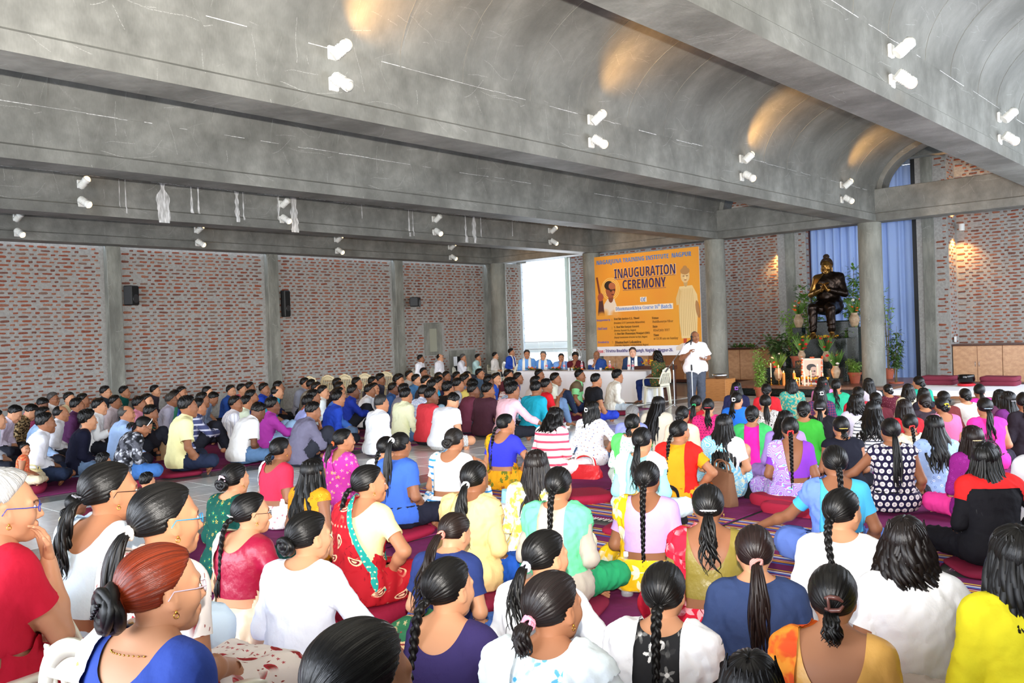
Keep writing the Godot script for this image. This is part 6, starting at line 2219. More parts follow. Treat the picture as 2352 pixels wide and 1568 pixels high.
	P("f0", -5.92, -10.39, 26, 0.932, 0.000, "kz", "dots #e0307a #5a2050 #c02060 5", "#d02a6a", "curly-0.3", "", "a", "bar #e84a58", "girl in pink dots with a red and white slide", "women and girls seated on the right mats")
	P("f0", -7.18, -13.57, 21, 0.930, 0.000, "kz", "#26284c", "#22243e", "loose-0.4", "", "a", "claw #a050d0", "girl in navy with a purple hair clip by the box", "women and girls seated on the right mats")
	P("f1", -6.11, -11.55, 29, 0.925, 0.000, "kz", "#2a78ea", "#2a5fc0", "curly-0.3", "", "a", "claw #f4f6fa", "woman in vivid blue with a white hair clip", "women and girls seated on the right mats")
	P("f0", -4.85, -9.52, 23, 0.942, 0.000, "kz", "#e824a0", "#c81f88", "bun", "", "b", "dupatta #3fb060", "woman in a hot pink kurta with a leaf green dupatta", "women and girls seated on the right mats")
	P("f0", -5.51, -11.21, 30, 0.931, 0.000, "kz", "waves #e9e4e0 #3a3434 #b8b0ac 2.5", "#d8d4d0", "pony-0.34", "", "a", "", "girl in a black and white streaked top", "women and girls seated on the right mats")
	P("f0", -6.53, -13.34, 26, 0.930, 0.000, "kz", "#cc2630", "#8a2028", "bun", "", "c", "", "girl in red beside the terracotta pot", "women and girls seated on the right mats")
	P("f0", -6.67, -14.57, 32, 0.932, 0.000, "kz", "blotch #2fa8a0 #c9b98a #2a8a88 3", "#2a8a84", "loose-0.18", "", "b", "phone", "woman in a teal sequinned top photographing the altar", "women and girls seated on the right mats")
	P("f2", -4.28, -9.18, 29, 0.948, 0.000, "kz", "#a78ad6", "#9a80c8", "loose-0.36", "", "b", "", "girl in pale violet behind the purple sari", "women and girls seated on the right mats")
	P("f0", -3.77, -8.18, 26, 0.970, 0.007, "bl", "#8a3fc4", "waves #b07ae0 #e6d2f4 #7ad0d8 2", "braid-0.5", "", "c", "p3,tie #e82f2f,lowback", "woman in a purple blouse and swirling lilac sari", "women and girls seated on the right mats")
	P("f0", -4.62, -10.90, 23, 0.913, 0.000, "kz", "#1c1a20", "#1a181e", "curly-0.5", "", "a", "bar #e8e8f4", "woman in black with jewelled hair and wide curls", "women and girls seated on the right mats")
	P("f0", -4.53, -10.22, 23, 0.946, 0.000, "kz", "#3fae3a", "#3a8a38", "bun", "", "b", "ear", "woman with gold earring in bright green, right of pale violet", "women and girls seated on the right mats")
	P("f0", -5.51, -13.00, 35, 0.915, 0.000, "kz", "check #3a3a6a #c0404a #20203a 3", "#3a3050", "loose-0.4", "", "a", "claw #f2f2f2", "girl in red and navy plaid with a white hair slide", "women and girls seated on the right mats")
	P("f0", -6.37, -15.18, 39, 0.927, 0.000, "kz", "#e58ac8", "#d87ab8", "loose-0.36", "", "b", "tie #d8202a", "girl in candy pink nearest the altar", "women and girls seated on the right mats")
	P("f1", -5.81, -14.40, 39, 0.934, 0.000, "kz", "#2fae84", "#e6dcb8", "curly-0.45-0.06", "", "b", "", "woman in sea green and cream nearest the altar", "women and girls seated on the right mats")
	P("f0", -4.85, -12.80, 31, 0.940, 0.000, "kz", "#c22e3c", "#8a2a34", "bun", "", "a", "bar #f0f0f0", "girl with silver hair pins right of the sea green sari", "women and girls seated on the right mats")
	P("f0", -4.40, -11.53, 33, 0.934, 0.000, "kz", "#dcd8f2", "#c8c4e0", "wavy-0.2", "", "b", "", "woman with a wide black bob in pale lavender", "women and girls seated on the right mats")
	P("f0", -5.58, -15.20, 43, 0.905, 0.000, "kz", "#d8cfe0", "#8a7fa0", "loose-0.3", "", "c", "", "girl before the base of the altar column", "women and girls seated on the right mats")
	P("f0", -4.41, -12.26, 35, 0.900, 0.000, "kz", "#6a2a34", "#4a2430", "bun", "", "c", "", "girl right of the wide black bob", "women and girls seated on the right mats")
	P("f0", -3.52, -8.81, 33, 0.930, 0.000, "slv", "#1d1e2a", "#1e1e28", "tuft", "", "b", "bar #e8cf6a", "woman in sleeveless black with a gold hair clip", "women and girls seated on the right mats")
	P("f2", -3.75, -10.34, 31, 0.970, 0.007, "ts", "stripes_h #f1f2f5 #3a4456 #ffffff 3.2", "#8a8f9a", "wavy-0.42", "", "b", "", "girl in white with thin dark stripes", "women and girls seated on the right mats")
	P("f5", -2.45, -6.00, 29, 0.970, 0.060, "bl", "#4fb8e8", "#6f8fe4", "braid-0.36", "", "c", "p2", "woman in a sky blue blouse and periwinkle sari", "women and girls seated on the right mats")
	P("f0", -5.10, -14.74, 43, 0.827, 0.000, "kz", "sprigs #5a1f2e #c08a90 #301018 3", "#4a1c28", "bun", "", "b", "claw #e8eef4", "girl with a silver clip in maroon print", "women and girls seated on the right mats")
	P("f0", -4.63, -14.26, 37, 0.877, 0.000, "kz", "sprigs #d9cdb0 #6a6458 #a09684 3", "#b82430", "loose-0.22", "", "b", "", "woman in cream print left of the maroon bedding", "women and girls seated on the right mats")
	P("f0", -4.87, -15.52, 52, 0.930, 0.000, "kz", "#1f9a80", "#1a7a68", "bun", "", "b", "bar #f2f2f2", "woman in emerald nearest the folded maroon blankets", "women and girls seated on the right mats")
	P("f0", -4.24, -13.72, 46, 0.855, 0.000, "kz", "#2a2630", "#2a2630", "loose-0.3", "", "b", "", "girl in dark clothes behind the emerald one", "women and girls seated on the right mats")
	P("f0", -3.75, -12.17, 30, 0.894, 0.000, "kz", "#3a2f38", "#302830", "bun", "#231714", "b", "", "girl with smooth brown hair, left of the yellow clip", "women and girls seated on the right mats")
	P("f0", -3.62, -10.99, 40, 0.924, 0.000, "kz", "#b8242e", "#6a2028", "loose-0.35", "#1d1312", "c", "", "girl with brown loose hair behind the fishtail braid", "women and girls seated on the right mats")
	P("f0", -3.71, -12.83, 45, 0.887, 0.000, "kz", "#74302e", "#742c2c", "bun", "", "a", "", "girl in rust left of the white blouse", "women and girls seated on the right mats")
	P("f0", -3.38, -11.62, 39, 0.905, 0.000, "bl", "#ee6f9c", "#f0a0c4", "bun", "", "b", "p3,claw #f6d81e,ear", "woman with a yellow flower clip and pink sari", "women and girls seated on the right mats")
	P("f0", -3.61, -13.49, 36, 0.876, 0.000, "kz", "#e8e4e0", "#cfc8c0", "bun", "", "a", "band #f4f4f6", "woman in off-white with a white hairband", "women and girls seated on the right mats")
	P("f1", -3.61, -14.23, 51, 0.892, 0.000, "kz", "#d02a98", "#a8207c", "pony-0.34-0.06", "", "c", "ear", "woman in fuchsia before the bell bowl", "women and girls seated on the right mats")
	P("f0", -3.08, -13.10, 38, 0.896, 0.000, "kz", "#5a3048", "#4a2a3c", "loose-0.3", "", "b", "", "girl in plum right of the fuchsia one", "women and girls seated on the right mats")
	P("f0", -2.84, -12.48, 48, 0.924, 0.000, "kz", "#6a2a6e", "#7a2f80", "loose-0.5", "", "c", "bar #d8d8e0", "girl with a very long mane in violet at right", "women and girls seated on the right mats")
	P("f1", -2.53, -11.88, 43, 0.970, 0.003, "kz", "#28222a", "#28222a", "braid-0.4", "", "c", "", "girl in dark clothes at the right edge, with ear showing", "women and girls seated on the right mats")
	P("f0", -2.78, -11.16, 31, 0.954, 0.000, "slv", "#f03aa0", "#2a2430", "curly-0.5", "", "b", "bar #b0d0e8", "girl in sleeveless bright pink with long hair", "women and girls seated on the right mats")
	P("f0", -3.09, -9.55, 27, 0.895, 0.000, "kz", "#a42aa8", "#a83ab0", "braid-0.34-0.02", "", "b", "yokecream,tie #c83030", "girl with a fishtail braid in purple with cream yoke", "women and girls seated on the right mats")
	P("f0", -2.70, -9.02, 34, 0.951, 0.000, "kz", "flowers #9ab4e0 #3f66b4 #eef2fa 4", "#b8507a", "wavy-0.45", "", "b", "", "girl with loose waves over a blue floral top", "women and girls seated on the right mats")
	P("f5", -2.83, -8.21, 30, 0.970, 0.025, "slv", "rings #1c1738 #f0ece4 #a89cb0 4.2", "#17151f", "pony-0.6", "", "c", "", "girl in navy with large white ring dots", "women and girls seated on the right mats")
	P("f0", -2.18, -8.32, 36, 0.941, 0.000, "kz", "flowers #8a1f7a #a83a98 #6a1460 4", "#f0409a", "wavy-0.6", "#241613", "a", "bar #e6cf9a", "girl in magenta lace with a gold hair clip", "women and girls seated on the right mats")
	P("f4", -1.69, -6.80, 37, 0.970, 0.040, "tl", "#17161b", "#15141a", "wavy-0.55", "", "a", "band #26262c,redyoke", "girl in black with red shoulders and a black hairband", "women and girls seated on the right mats")
	P("f0", -1.45, -7.33, 28, 1.000, 0.110, "kz", "#eef0fa", "#e8eaf4", "loose-0.2", "", "c", "", "person in white cut by the right edge of the view", "women and girls seated on the right mats")
	P("f1", -1.78, -4.45, 19, 0.970, 0.063, "kz", "#f5f3f2", "#eceae8", "braid-0.42-0.07", "", "a", "", "young woman in plain white with a braid over the right shoulder", "women and girls seated on the right mats")
	P("f1", -1.31, -3.96, 33, 0.970, 0.061, "ts", "#fbfbfe", "#e9ecf6", "wavy-0.2", "#1c1413", "b", "", "girl in a white tee with wavy shoulder-length hair", "women and girls seated on the right mats")
	P("f0", -1.30, -3.13, 19, 0.970, 0.033, "bl", "#f0b45as", "blotch #f0862a #e8562a #f4a03a 2", "tuft", "", "b", "p2,claw #5a3630,lowneck", "woman in a golden satin blouse with an orange sari end", "women and girls seated on the right mats")
	P("f0", -0.82, -3.64, 33, 1.003, 0.110, "kz", "#f6e52c", "#b8aaa0", "loose-0.26", "", "c", "", "woman in bright yellow at the right edge", "women and girls seated on the right mats")
	P("f0", -1.22, -2.34, 20, 0.930, 0.000, "kz", "#e8dcd8", "#cfc8c4", "bob-0.12", "#151213", "b", "", "head with a grey parting at the bottom edge", "women and girls seated on the right mats")
	P("gC", -3.46, -1.11, 12, 1.018, 0.000, "bl", "#cc1e38", "#c41a34", "crop", "#d8d6d4", "a", "glasses #3a4ab0,p1,ear,embro", "white-haired woman in a red sari with hand to chin", "women seated on white chairs")
	P("gA", -3.64, -1.56, 14, 0.991, 0.000, "bl", "#dfeefa", "#d4e8fa", "curly-0.24-0.0", "", "b", "glasses,p2,bar #8a8a90,ear", "woman in a pale blue sari with a silver clasp, on a chair", "women seated on white chairs")
	P("gA", -2.84, -1.40, 14, 0.997, 0.000, "bl", "paisley #f0e6e0 #b0303a #8a3028 2.5", "paisley #f0e6e0 #b0303a #8a3028 2.5", "pony-0.3--0.03", "", "b", "glasses #2a90dc,p2,tie #f4e6d8,ear", "woman with bright blue spectacle arms and cream hair band", "women seated on white chairs")
	P("gA", -2.23, -1.08, 15, 0.951, 0.000, "bl", "#3a52a8", "sprigs #f4f0ec #d8b060 #f0e0c0 2", "bun", "#8a3216", "a", "glasses #c8b8c8,p2,barslant,ear,chain", "woman with henna red hair and a black bun, blue blouse", "women seated on white chairs")
	P("gA", -1.30, -1.00, 23, 0.952, 0.000, "bl", "#3f3a40", "#3f3a40", "bun", "", "b", "", "smooth black-haired head at the bottom edge", "women seated on white chairs")
	P("hA", -19.30, -17.37, -63, 0.946, 0.000, "sl", "#eeeef4", "#3a3d48", "short", "", "c", "moustache,wall", "first wall guest from the left, white shirt and moustache", "guests on chairs along the brick wall")
	P("hA", -19.30, -18.14, -63, 0.952, 0.000, "sl", "#ecebf0", "#3a3d48", "bald", "", "a", "glasses,wall", "second wall guest, balding with glasses, white shirt", "guests on chairs along the brick wall")
	P("hC", -19.30, -19.11, -62, 0.912, 0.000, "sl", "#ebebf2", "#3a3d48", "short", "#6a6663", "b", "wall", "third wall guest, grey-haired, hand on mouth", "guests on chairs along the brick wall")
	P("hC", -19.30, -19.76, -67, 0.891, 0.000, "sl", "#bfe0de", "#3a3d48", "short", "", "b", "wall", "fourth wall guest in a mint shirt, fingers at his chin", "guests on chairs along the brick wall")
	P("hA", -19.30, -20.56, -62, 0.909, 0.000, "sl", "#e6e1dc", "#3a3d48", "short", "", "a", "moustache,wall", "fifth wall guest in an off-white shirt with moustache", "guests on chairs along the brick wall")
	P("hA", -18.75, -20.73, -73, 0.994, 0.000, "sl", "#2348b0", "#3a3d48", "short", "", "b", "scarf,wall", "wall guest in royal blue with a white ceremonial scarf", "guests on chairs along the brick wall")
	P("hA", -16.12, -18.45, 214, 0.988, 0.000, "sl", "#6fa6e6", "#3a3d48", "short", "", "b", "scarf,table", "thin man in sky blue with scarf, left end of the table", "guests behind the white table")
	P("hA", -15.53, -18.45, 202, 0.954, 0.000, "sl", "#5f98e0", "#3a3d48", "short", "#6a6866", "a", "scarf,glasses,table", "grey-haired man with glasses in blue and scarf at the table", "guests behind the white table")
	P("hC", -14.90, -18.45, 221, 0.903, 0.000, "sl", "#7aa6e8", "#3a3d48", "short", "", "b", "table", "man in light blue covering his face at the table", "guests behind the white table")
	P("hC", -14.42, -18.45, 217, 0.916, 0.000, "sl", "#5a1a24", "#3a3d48", "thick", "", "c", "glasses,table", "woman in maroon with glasses covering her mouth", "guests behind the white table")
	P("hC", -13.72, -18.45, 207, 0.953, 0.000, "sl", "#2b4a8c", "#3a3d48", "bald", "#8a8684", "c", "glasses,whitearm,table", "bald man with glasses in a navy and white wrap", "guests behind the white table")
	P("hA", -12.59, -18.45, 208, 1.000, 0.000, "sl", "#2c3f62", "#3a3d48", "short", "#4a3a30", "fair", "scarf,table", "fair man in navy with a cream scarf at the table", "guests behind the white table")
	P("hA", -11.32, -17.55, 90, 0.961, 0.000, "kz", "flowers #3a4a2a #e04a2c #8a9a4a 4", "#1d2f66", "bob-0.16", "", "d", "tableend,glasses", "woman in a green and red floral tunic at the table end", "guests behind the white table")
# ---------------------------------------------------------------- mats, table, banner, chairs, bags
func mat_mesh(w: float, l: float, bands: Array, ground: Color, fringe := true) -> ArrayMesh:
	var m := MB.new()
	m.smooth(-1)
	var zs := [0.0, l]
	for b in bands:
		zs.append(b[0]); zs.append(b[0] + b[1])
	zs.sort()
	for i in zs.size() - 1:
		var a: float = zs[i]
		var e: float = zs[i + 1]
		if e - a < 0.0005: continue
		var c := ground
		for b in bands:
			if (a + e) * 0.5 > b[0] and (a + e) * 0.5 < b[0] + b[1]: c = b[2]
		m.st.set_color(c.srgb_to_linear())
		m.quad(Vector3(-w / 2, 0.012, a), Vector3(w / 2, 0.012, a), Vector3(w / 2, 0.012, e), Vector3(-w / 2, 0.012, e))
	m.st.set_color(ground.srgb_to_linear())
	m.quad(Vector3(-w / 2, 0.0, l), Vector3(-w / 2, 0.012, l), Vector3(w / 2, 0.012, l), Vector3(w / 2, 0.0, l))
	m.quad(Vector3(w / 2, 0.0, 0), Vector3(w / 2, 0.012, 0), Vector3(-w / 2, 0.012, 0), Vector3(-w / 2, 0.0, 0))
	m.quad(Vector3(w / 2, 0.0, l), Vector3(w / 2, 0.012, l), Vector3(w / 2, 0.012, 0), Vector3(w / 2, 0.0, 0))
	m.quad(Vector3(-w / 2, 0.0, 0), Vector3(-w / 2, 0.012, 0), Vector3(-w / 2, 0.012, l), Vector3(-w / 2, 0.0, l))
	return m.mesh()

func build_mats():
	var mt := cloth_base()
	mt.vertex_color_use_as_albedo = true
	mt.roughness = 0.9
	var rib := bump_tex(512, 0.01, 3, 81, 6.0)
	mt.normal_enabled = true
	mt.normal_texture = rib
	mt.normal_scale = 0.6
	mt.uv1_triplanar = true
	mt.uv1_scale = Vector3(0.6, 1, 0.6)
	var Y := Color("#f2c84a"); var Wt := Color("#e9e4dc"); var Bl := Color("#4a6cc0"); var Rd := Color("#d8452e"); var Pu := Color("#7c2c5e")
	var b := []
	var seq := [Y, Pu, Wt, Bl, Pu, Wt, Rd, Y, Pu, Bl]
	var stripes := func(z0: float) -> Array:
		var o := []
		var z := z0
		for i in seq.size():
			var t: float = [0.02, 0.025, 0.025, 0.03, 0.03, 0.012, 0.02, 0.02, 0.02, 0.03][i]
			if seq[i] != Pu: o.append([z, t, seq[i]])
			z += t
		return o
	var fr := MB.new()
	for i in 60:
		var x := -0.9 + 1.8 * i / 59.0
		fr.rod(Vector3(x, 0.005, 0), Vector3(x + 0.008 * sin(i * 3.1), 0.004, 0.07), 0.005, 0.003, 4)
	var frm := fr.mesh()
	var frmat := flat_key("fringe", Color(0.86, 0.83, 0.80), 0.9)
	var cols := [[-6.68, 1.84], [-4.78, 1.84], [-2.88, 1.84], [-0.98, 1.84]]
	var nm := ["first from the aisle", "second from the aisle", "third from the aisle", "nearest the right edge"]
	for i in 4:
		var o := base("floor_mat", Vector3(cols[i][0], 0.002, -14.2))
		put("weave", mat_mesh(1.84, 7.6, stripes.call(7.0) + stripes.call(7.3), Pu), mt, o)
		put("fringe", frm, frmat, o).position = Vector3(0, 0, 7.6)
		tag(o, "purple striped floor mat under the front women, " + nm[i], "mat", "purple floor mats")
		o = base("floor_mat", Vector3(cols[i][0], 0.002, -6.35))
		put("weave", mat_mesh(1.84, 7.2, stripes.call(0.12) + stripes.call(0.5), Pu), mt, o)
		tag(o, "purple striped floor mat under the nearer women, " + nm[i], "mat", "purple floor mats")
	var mc := [[-12.25, 1.86], [-14.15, 1.86], [-16.05, 1.86], [-17.95, 1.86]]
	var mn := ["along the aisle edge", "second from the aisle edge", "third from the aisle edge", "nearest the brick wall"]
	for i in 4:
		for k in 2:
			var o := base("floor_mat", Vector3(mc[i][0] + 0.55 * k, 0.002, -9.2 if k == 0 else -16.4 if i == 0 else -17.4))
			var L := 7.4 if k == 0 else (7.1 if i == 0 else 8.1)
			put("weave", mat_mesh(1.86, L, stripes.call(0.2) + stripes.call(L - 0.5), Pu), mt, o)
			put("fringe", frm, frmat, o).position = Vector3(0, 0, L)
			tag(o, "purple floor mat under the %s men, %s" % ["nearer" if k == 0 else "front", mn[i]], "mat", "purple floor mats")

func draped_cloth(x0: float, x1: float, z0: float, z1: float, y: float, drop: float) -> ArrayMesh:
	var m := MB.new()
	var per := PackedVector3Array()
	var nrm := PackedVector3Array()
	var seg := func(a: Vector3, b: Vector3, n: Vector3, k: int):
		for i in k:
			per.append(a.lerp(b, float(i) / k)); nrm.append(n)
	seg.call(Vector3(x0, y, z1), Vector3(x1, y, z1), Vector3(0, 0, 1), 70)
	seg.call(Vector3(x1, y, z1), Vector3(x1, y, z0), Vector3(1, 0, 0), 20)
	seg.call(Vector3(x1, y, z0), Vector3(x0, y, z0), Vector3(0, 0, -1), 30)
	seg.call(Vector3(x0, y, z0), Vector3(x0, y, z1), Vector3(-1, 0, 0), 20)
	var rings := []
	for i in 9:
		var t := float(i) / 8.0
		var r := PackedVector3Array()
		for j in per.size():
			var f := sin(j * 0.9 + 2.0 * FN.get_noise_2d(j * 0.15, 3.0)) * 0.5 + FN.get_noise_2d(j * 0.35, 1.0)
			var corner := 1.0 if nrm[j].x > 0.5 or j > 62 and j < 72 else 0.25
			var o := t * (0.03 + 0.045 * f * corner)
			r.append(per[j] + nrm[j] * (0.01 + o) + Vector3(0, -drop * t + 0.006 * f * t, 0))
		rings.append(r)
	var top := PackedVector3Array()
	for j in per.size(): top.append(per[j] + Vector3(0, 0.006, 0))
	rings.push_front(top)
	m.loft(rings, true, false, 1)
	m.smooth(-1)
	m.cap(top, false)
	return m.mesh()

func flower_heap(m: Dictionary, c: Vector3, s: Vector3, n: int, cols: Array, sd: int):
	var r := RandomNumberGenerator.new()
	r.seed = sd
	for i in n:
		var k: int = cols[r.randi() % cols.size()]
		if not m.has(k): m[k] = MB.new()
		var p := c + Vector3(r.randf_range(-1, 1) * s.x, r.randf_range(0, 1) * s.y, r.randf_range(-1, 1) * s.z)
		blossom(m[k], p, r.randf_range(0.022, 0.036), r)

func blossom(m: MB, p: Vector3, s: float, r: RandomNumberGenerator):
	var B := Basis.from_euler(Vector3(r.randf_range(-0.8, 0.8), r.randf() * TAU, r.randf_range(-0.8, 0.8)))
	m.smooth(-1)
	for ring in 2:
		for i in 7:
			var a := TAU * (i + 0.5 * ring) / 7.0
			var h := 0.25 + 0.4 * ring
			var q := 1.0 - 0.35 * ring
			var t := B * Vector3(cos(a) * s * q, s * h, sin(a) * s * q)
			var l := B * Vector3(cos(a - 0.42) * s * q * 0.7, s * h * 0.6, sin(a - 0.42) * s * q * 0.7)
			var k := B * Vector3(cos(a + 0.42) * s * q * 0.7, s * h * 0.6, sin(a + 0.42) * s * q * 0.7)
			m.tri(p, p + l, p + t); m.tri(p, p + t, p + k)
	m.ball(p + B * Vector3(0, s * 0.3, 0), Vector3.ONE * s * 0.35, 6)

func leaf(m: MB, p: Vector3, d: Vector3, up: Vector3, L: float, w: float):
	var s := d.cross(up).normalized() * w
	var n := s.cross(d).normalized()
	var a := p + d * L * 0.35 + n * L * 0.06
	var b := p + d * L * 0.75 + n * L * 0.03
	var t := p + d * L - n * L * 0.08
	m.smooth(-1)
	m.tri(p, a + s, a); m.tri(p, a, a - s)
	m.tri(a, a + s, b + s * 0.7); m.tri(a, b + s * 0.7, b)
	m.tri(a, b, b - s * 0.7); m.tri(a, b - s * 0.7, a - s)
	m.tri(b, b + s * 0.7, t); m.tri(b, t, b - s * 0.7)

var FLOWERMAT := []
func fmat(i: int) -> Material:
	if FLOWERMAT.is_empty():
		for c in ["#f2b81c", "#d81f2a", "#f5742a", "#f4f0ea", "#c83ab0", "#f6d23a"]:
			var m := flat_mat(Color(c), 0.7)
			m.backlight_enabled = true
			m.backlight = Color(c) * 0.3
			FLOWERMAT.append(m)
	return FLOWERMAT[i]

func build_props():
	build_mats()
	# speakers on the left wall
	var sp := [[Vector3(-20.02, 2.95, -9.19), Vector3(0.22, 0.45, 0.27), "boxy black loudspeaker beside the first brick pilaster", 0.5], [Vector3(-20.04, 2.77, -13.31), Vector3(0.16, 0.70, 0.21), "tall narrow black column loudspeaker beside the second pilaster", 0.25], [Vector3(-19.86, 2.82, -17.72), Vector3(0.26, 0.28, 0.32), "small black cube loudspeaker beside the third pilaster", 0.6]]
	for e in sp:
		var o := base("loudspeaker", e[0], e[3])
		put("cabinet", box_mesh(Vector3.ZERO, e[1], 0.02), MATS.black, o)
		put("grille", box_mesh(Vector3(e[1].x * 0.5 + 0.004, 0, 0), Vector3(0.012, e[1].y * 0.92, e[1].z * 0.88), 0.005), flat_key("grille", Color(0.03, 0.03, 0.03), 0.8), o)
		put("bracket", box_mesh(Vector3(-e[1].x * 0.5 - 0.02, 0, 0), Vector3(0.06, 0.08, 0.06), 0.005), MATS.black, o)
		var cone := MB.new()
		cone.lathe(Vector3.ZERO, [[e[1].z * 0.38, 0.0], [e[1].z * 0.36, 0.012], [e[1].z * 0.3, 0.01]], 20)
		var c := put("driver_ring", cone.mesh(), flat_key("ring", Color(0.16, 0.16, 0.17), 0.4), o)
		c.position = Vector3(e[1].x * 0.5 + 0.008, -e[1].y * 0.18, 0)
		c.rotation.z = -PI / 2
		tag(o, e[2], "loudspeaker")
	# empty chairs along the wall and by the table
	var nth := ["first", "second", "third", "fourth", "fifth"]
	var pxs := [Vector2(722, 864), Vector2(762, 861), Vector2(803, 859), Vector2(848, 857), Vector2(893, 853)]
	for i in 5:
		var p := on_y(pxs[i].x, pxs[i].y, 0.85)
		chair(Vector3(p.x, 0, p.z), deg_to_rad(28 + 4 * sin(i * 2.0)), 0.98, nth[i] + " empty cream chair from the left in the wall row", MATS.cream_plastic, "empty cream chairs along the wall")
	var pw := on_y(1200, 833, 0.85)
	chair(Vector3(pw.x, 0, pw.z), deg_to_rad(34), 0.98, "empty white slotted chair at the left end of the table", MATS.plastic, "")
	# the guests' table
	var x0 := -15.7; var x1 := -11.62; var z0 := -18.25; var z1 := -17.52
	var tb := base("table", Vector3((x0 + x1) / 2, 0, (z0 + z1) / 2))
	tag(tb, "long folding table hidden under the white cloth", "table")
	put("tabletop", box_mesh(Vector3(0, 0.735, 0), Vector3(x1 - x0 - 0.02, 0.03, z1 - z0 - 0.02), 0.005), MATS.wood, tb)
	for sx in [-1, 1]:
		for sz in [-1, 1]: put("leg", box_mesh(Vector3(sx * 1.9, 0.36, sz * 0.3), Vector3(0.04, 0.72, 0.04), 0.005), MATS.steel, tb)
	var tc := put("tablecloth", draped_cloth(x0, x1, z0, z1, 0.755, 0.735), MATS.sheet)
	tag(tc, "long white tablecloth falling to the floor in front of the guests", "tablecloth")
	var green := flat_key("fern", Color(0.25, 0.42, 0.16), 0.6)
	for e in [[1215, "left"], [1275, "middle left"], [1325, "centre"], [1402, "right"]]:
		var u := (float(e[0]) - 1187.0) / (1490.0 - 1187.0)
		var at := Vector3(lerpf(x0, x1, u), 0.765, z1 - 0.22)
		var o := base("flower_arrangement", at)
		tag(o, "low fern and marigold arrangement on the tablecloth, " + str(e[1]), "flowers", "table flower arrangements")
		var m := MB.new()
		var r := RandomNumberGenerator.new()
		r.seed = int(e[0])
		for i in 90:
			var a := r.randf() * TAU
			var d := Vector3(cos(a) * 1.5, r.randf_range(0.1, 0.5), sin(a) * 0.8).normalized()
			leaf(m, Vector3(r.randf_range(-0.16, 0.16), 0.01, r.randf_range(-0.05, 0.05)), d, Vector3.UP, r.randf_range(0.12, 0.22), 0.012)
		put("fern", m.mesh(), green, o).set_meta("kind", "stuff")
		var fm := {}
		flower_heap(fm, Vector3(0, 0.03, 0), Vector3(0.14, 0.06, 0.05), 22 if e[0] != 1325 else 4, [0, 1, 0, 2], int(e[0]))
		for k in fm: put("blossoms", fm[k].mesh(), fmat(k), o).set_meta("kind", "stuff")
	var glassm := flat_mat(Color(0.95, 0.97, 1.0, 0.22), 0.05)
	glassm.transparency = BaseMaterial3D.TRANSPARENCY_ALPHA
	MATS.clear = glassm
	var bm := MB.new()
	bm.lathe(Vector3.ZERO, [[0.030, 0.0], [0.034, 0.01], [0.033, 0.06], [0.031, 0.075], [0.034, 0.09], [0.034, 0.14], [0.028, 0.17], [0.014, 0.20], [0.013, 0.215]], 16)
	var bottle := bm.mesh()
	bm = MB.new()
	bm.lathe(Vector3.ZERO, [[0.016, 0.212], [0.016, 0.235], [0.012, 0.237]], 12, -1)
	var bcap := bm.mesh()
	bm = MB.new()
	bm.lathe(Vector3.ZERO, [[0.0345, 0.092], [0.0345, 0.138]], 16)
	var blab := bm.mesh()
	for e in [[1243, "in front of the grey-haired guest"], [1287, "in front of the man covering his face"], [1330, "left of the orange flower"], [1395, "near the navy and white wrap"], [1437, "left of the folded hands"], [1446, "right of the folded hands"]]:
		var u := (float(e[0]) - 1187.0) / 303.0
		var o := base("water_bottle", Vector3(lerpf(x0, x1, u), 0.765, z1 - 0.36))
		tag(o, "small clear water bottle on the tablecloth " + str(e[1]), "bottle", "water bottles on the table")
		put("bottle", bottle, glassm, o)
		put("cap", bcap, MATS.sheet, o)
		put("wrapper", blab, flat_key("wrapper", Color(0.86, 0.45, 0.5), 0.4), o)
	var cup := MB.new()
	cup.lathe(Vector3.ZERO, [[0.025, 0.0], [0.036, 0.07], [0.034, 0.07], [0.022, 0.004]], 16)
	for e in [[1308, "beside the fern centre"], [1316, "left of the orange flower"], [1383, "near the right flowers"]]:
		var u := (float(e[0]) - 1187.0) / 303.0
		var o := put("cup", cup.mesh(), MATS.sheet)
		o.position = Vector3(lerpf(x0, x1, u), 0.765, z1 - 0.2)
		tag(o, "white cup on the tablecloth " + str(e[1]), "cup", "cups on the table")
	var ofl := MB.new()
	var rr := RandomNumberGenerator.new()
	rr.seed = 5
	blossom(ofl, Vector3.ZERO, 0.06, rr)
	var of := put("orange_flower", ofl.mesh(), fmat(2))
	of.position = Vector3(lerpf(x0, x1, (1345.0 - 1187.0) / 303.0), 0.79, z1 - 0.1)
	tag(of, "single orange gerbera at the table's front edge", "flower")
	build_banner()
	# pedestal fan behind the table
	var fp := on_z(1320, 815, -19.6)
	var fan := base("pedestal_fan", Vector3(fp.x, 0, fp.z), deg_to_rad(20))
	tag(fan, "white pedestal fan behind the woman in maroon", "fan")
	var fm2 := MB.new()
	for k in 4:
		var pts := PackedVector3Array()
		for i in 33: pts.append(Vector3(cos(TAU * i / 32.0), sin(TAU * i / 32.0), 0) * (0.06 + 0.05 * k) + Vector3(0, fp.y, 0.05 - 0.008 * k))
		fm2.tube(pts, func(_t): return 0.004, 5)
	for i in 28:
		var a := TAU * i / 28.0
		fm2.rod(Vector3(cos(a) * 0.05, fp.y + sin(a) * 0.05, 0.06), Vector3(cos(a) * 0.21, fp.y + sin(a) * 0.21, 0.02), 0.002, 0.002, 4)
	put("cage", fm2.mesh(), MATS.white_metal, fan)
	for k in 3:
		var b := put("blade", box_mesh(Vector3(0, 0.1, 0), Vector3(0.09, 0.15, 0.004), 0.002), MATS.sheet, fan)
		b.position = Vector3(0, fp.y, 0.0)
		b.rotation = Vector3(0, 0.35, TAU * k / 3.0)
	var ps := MB.new()
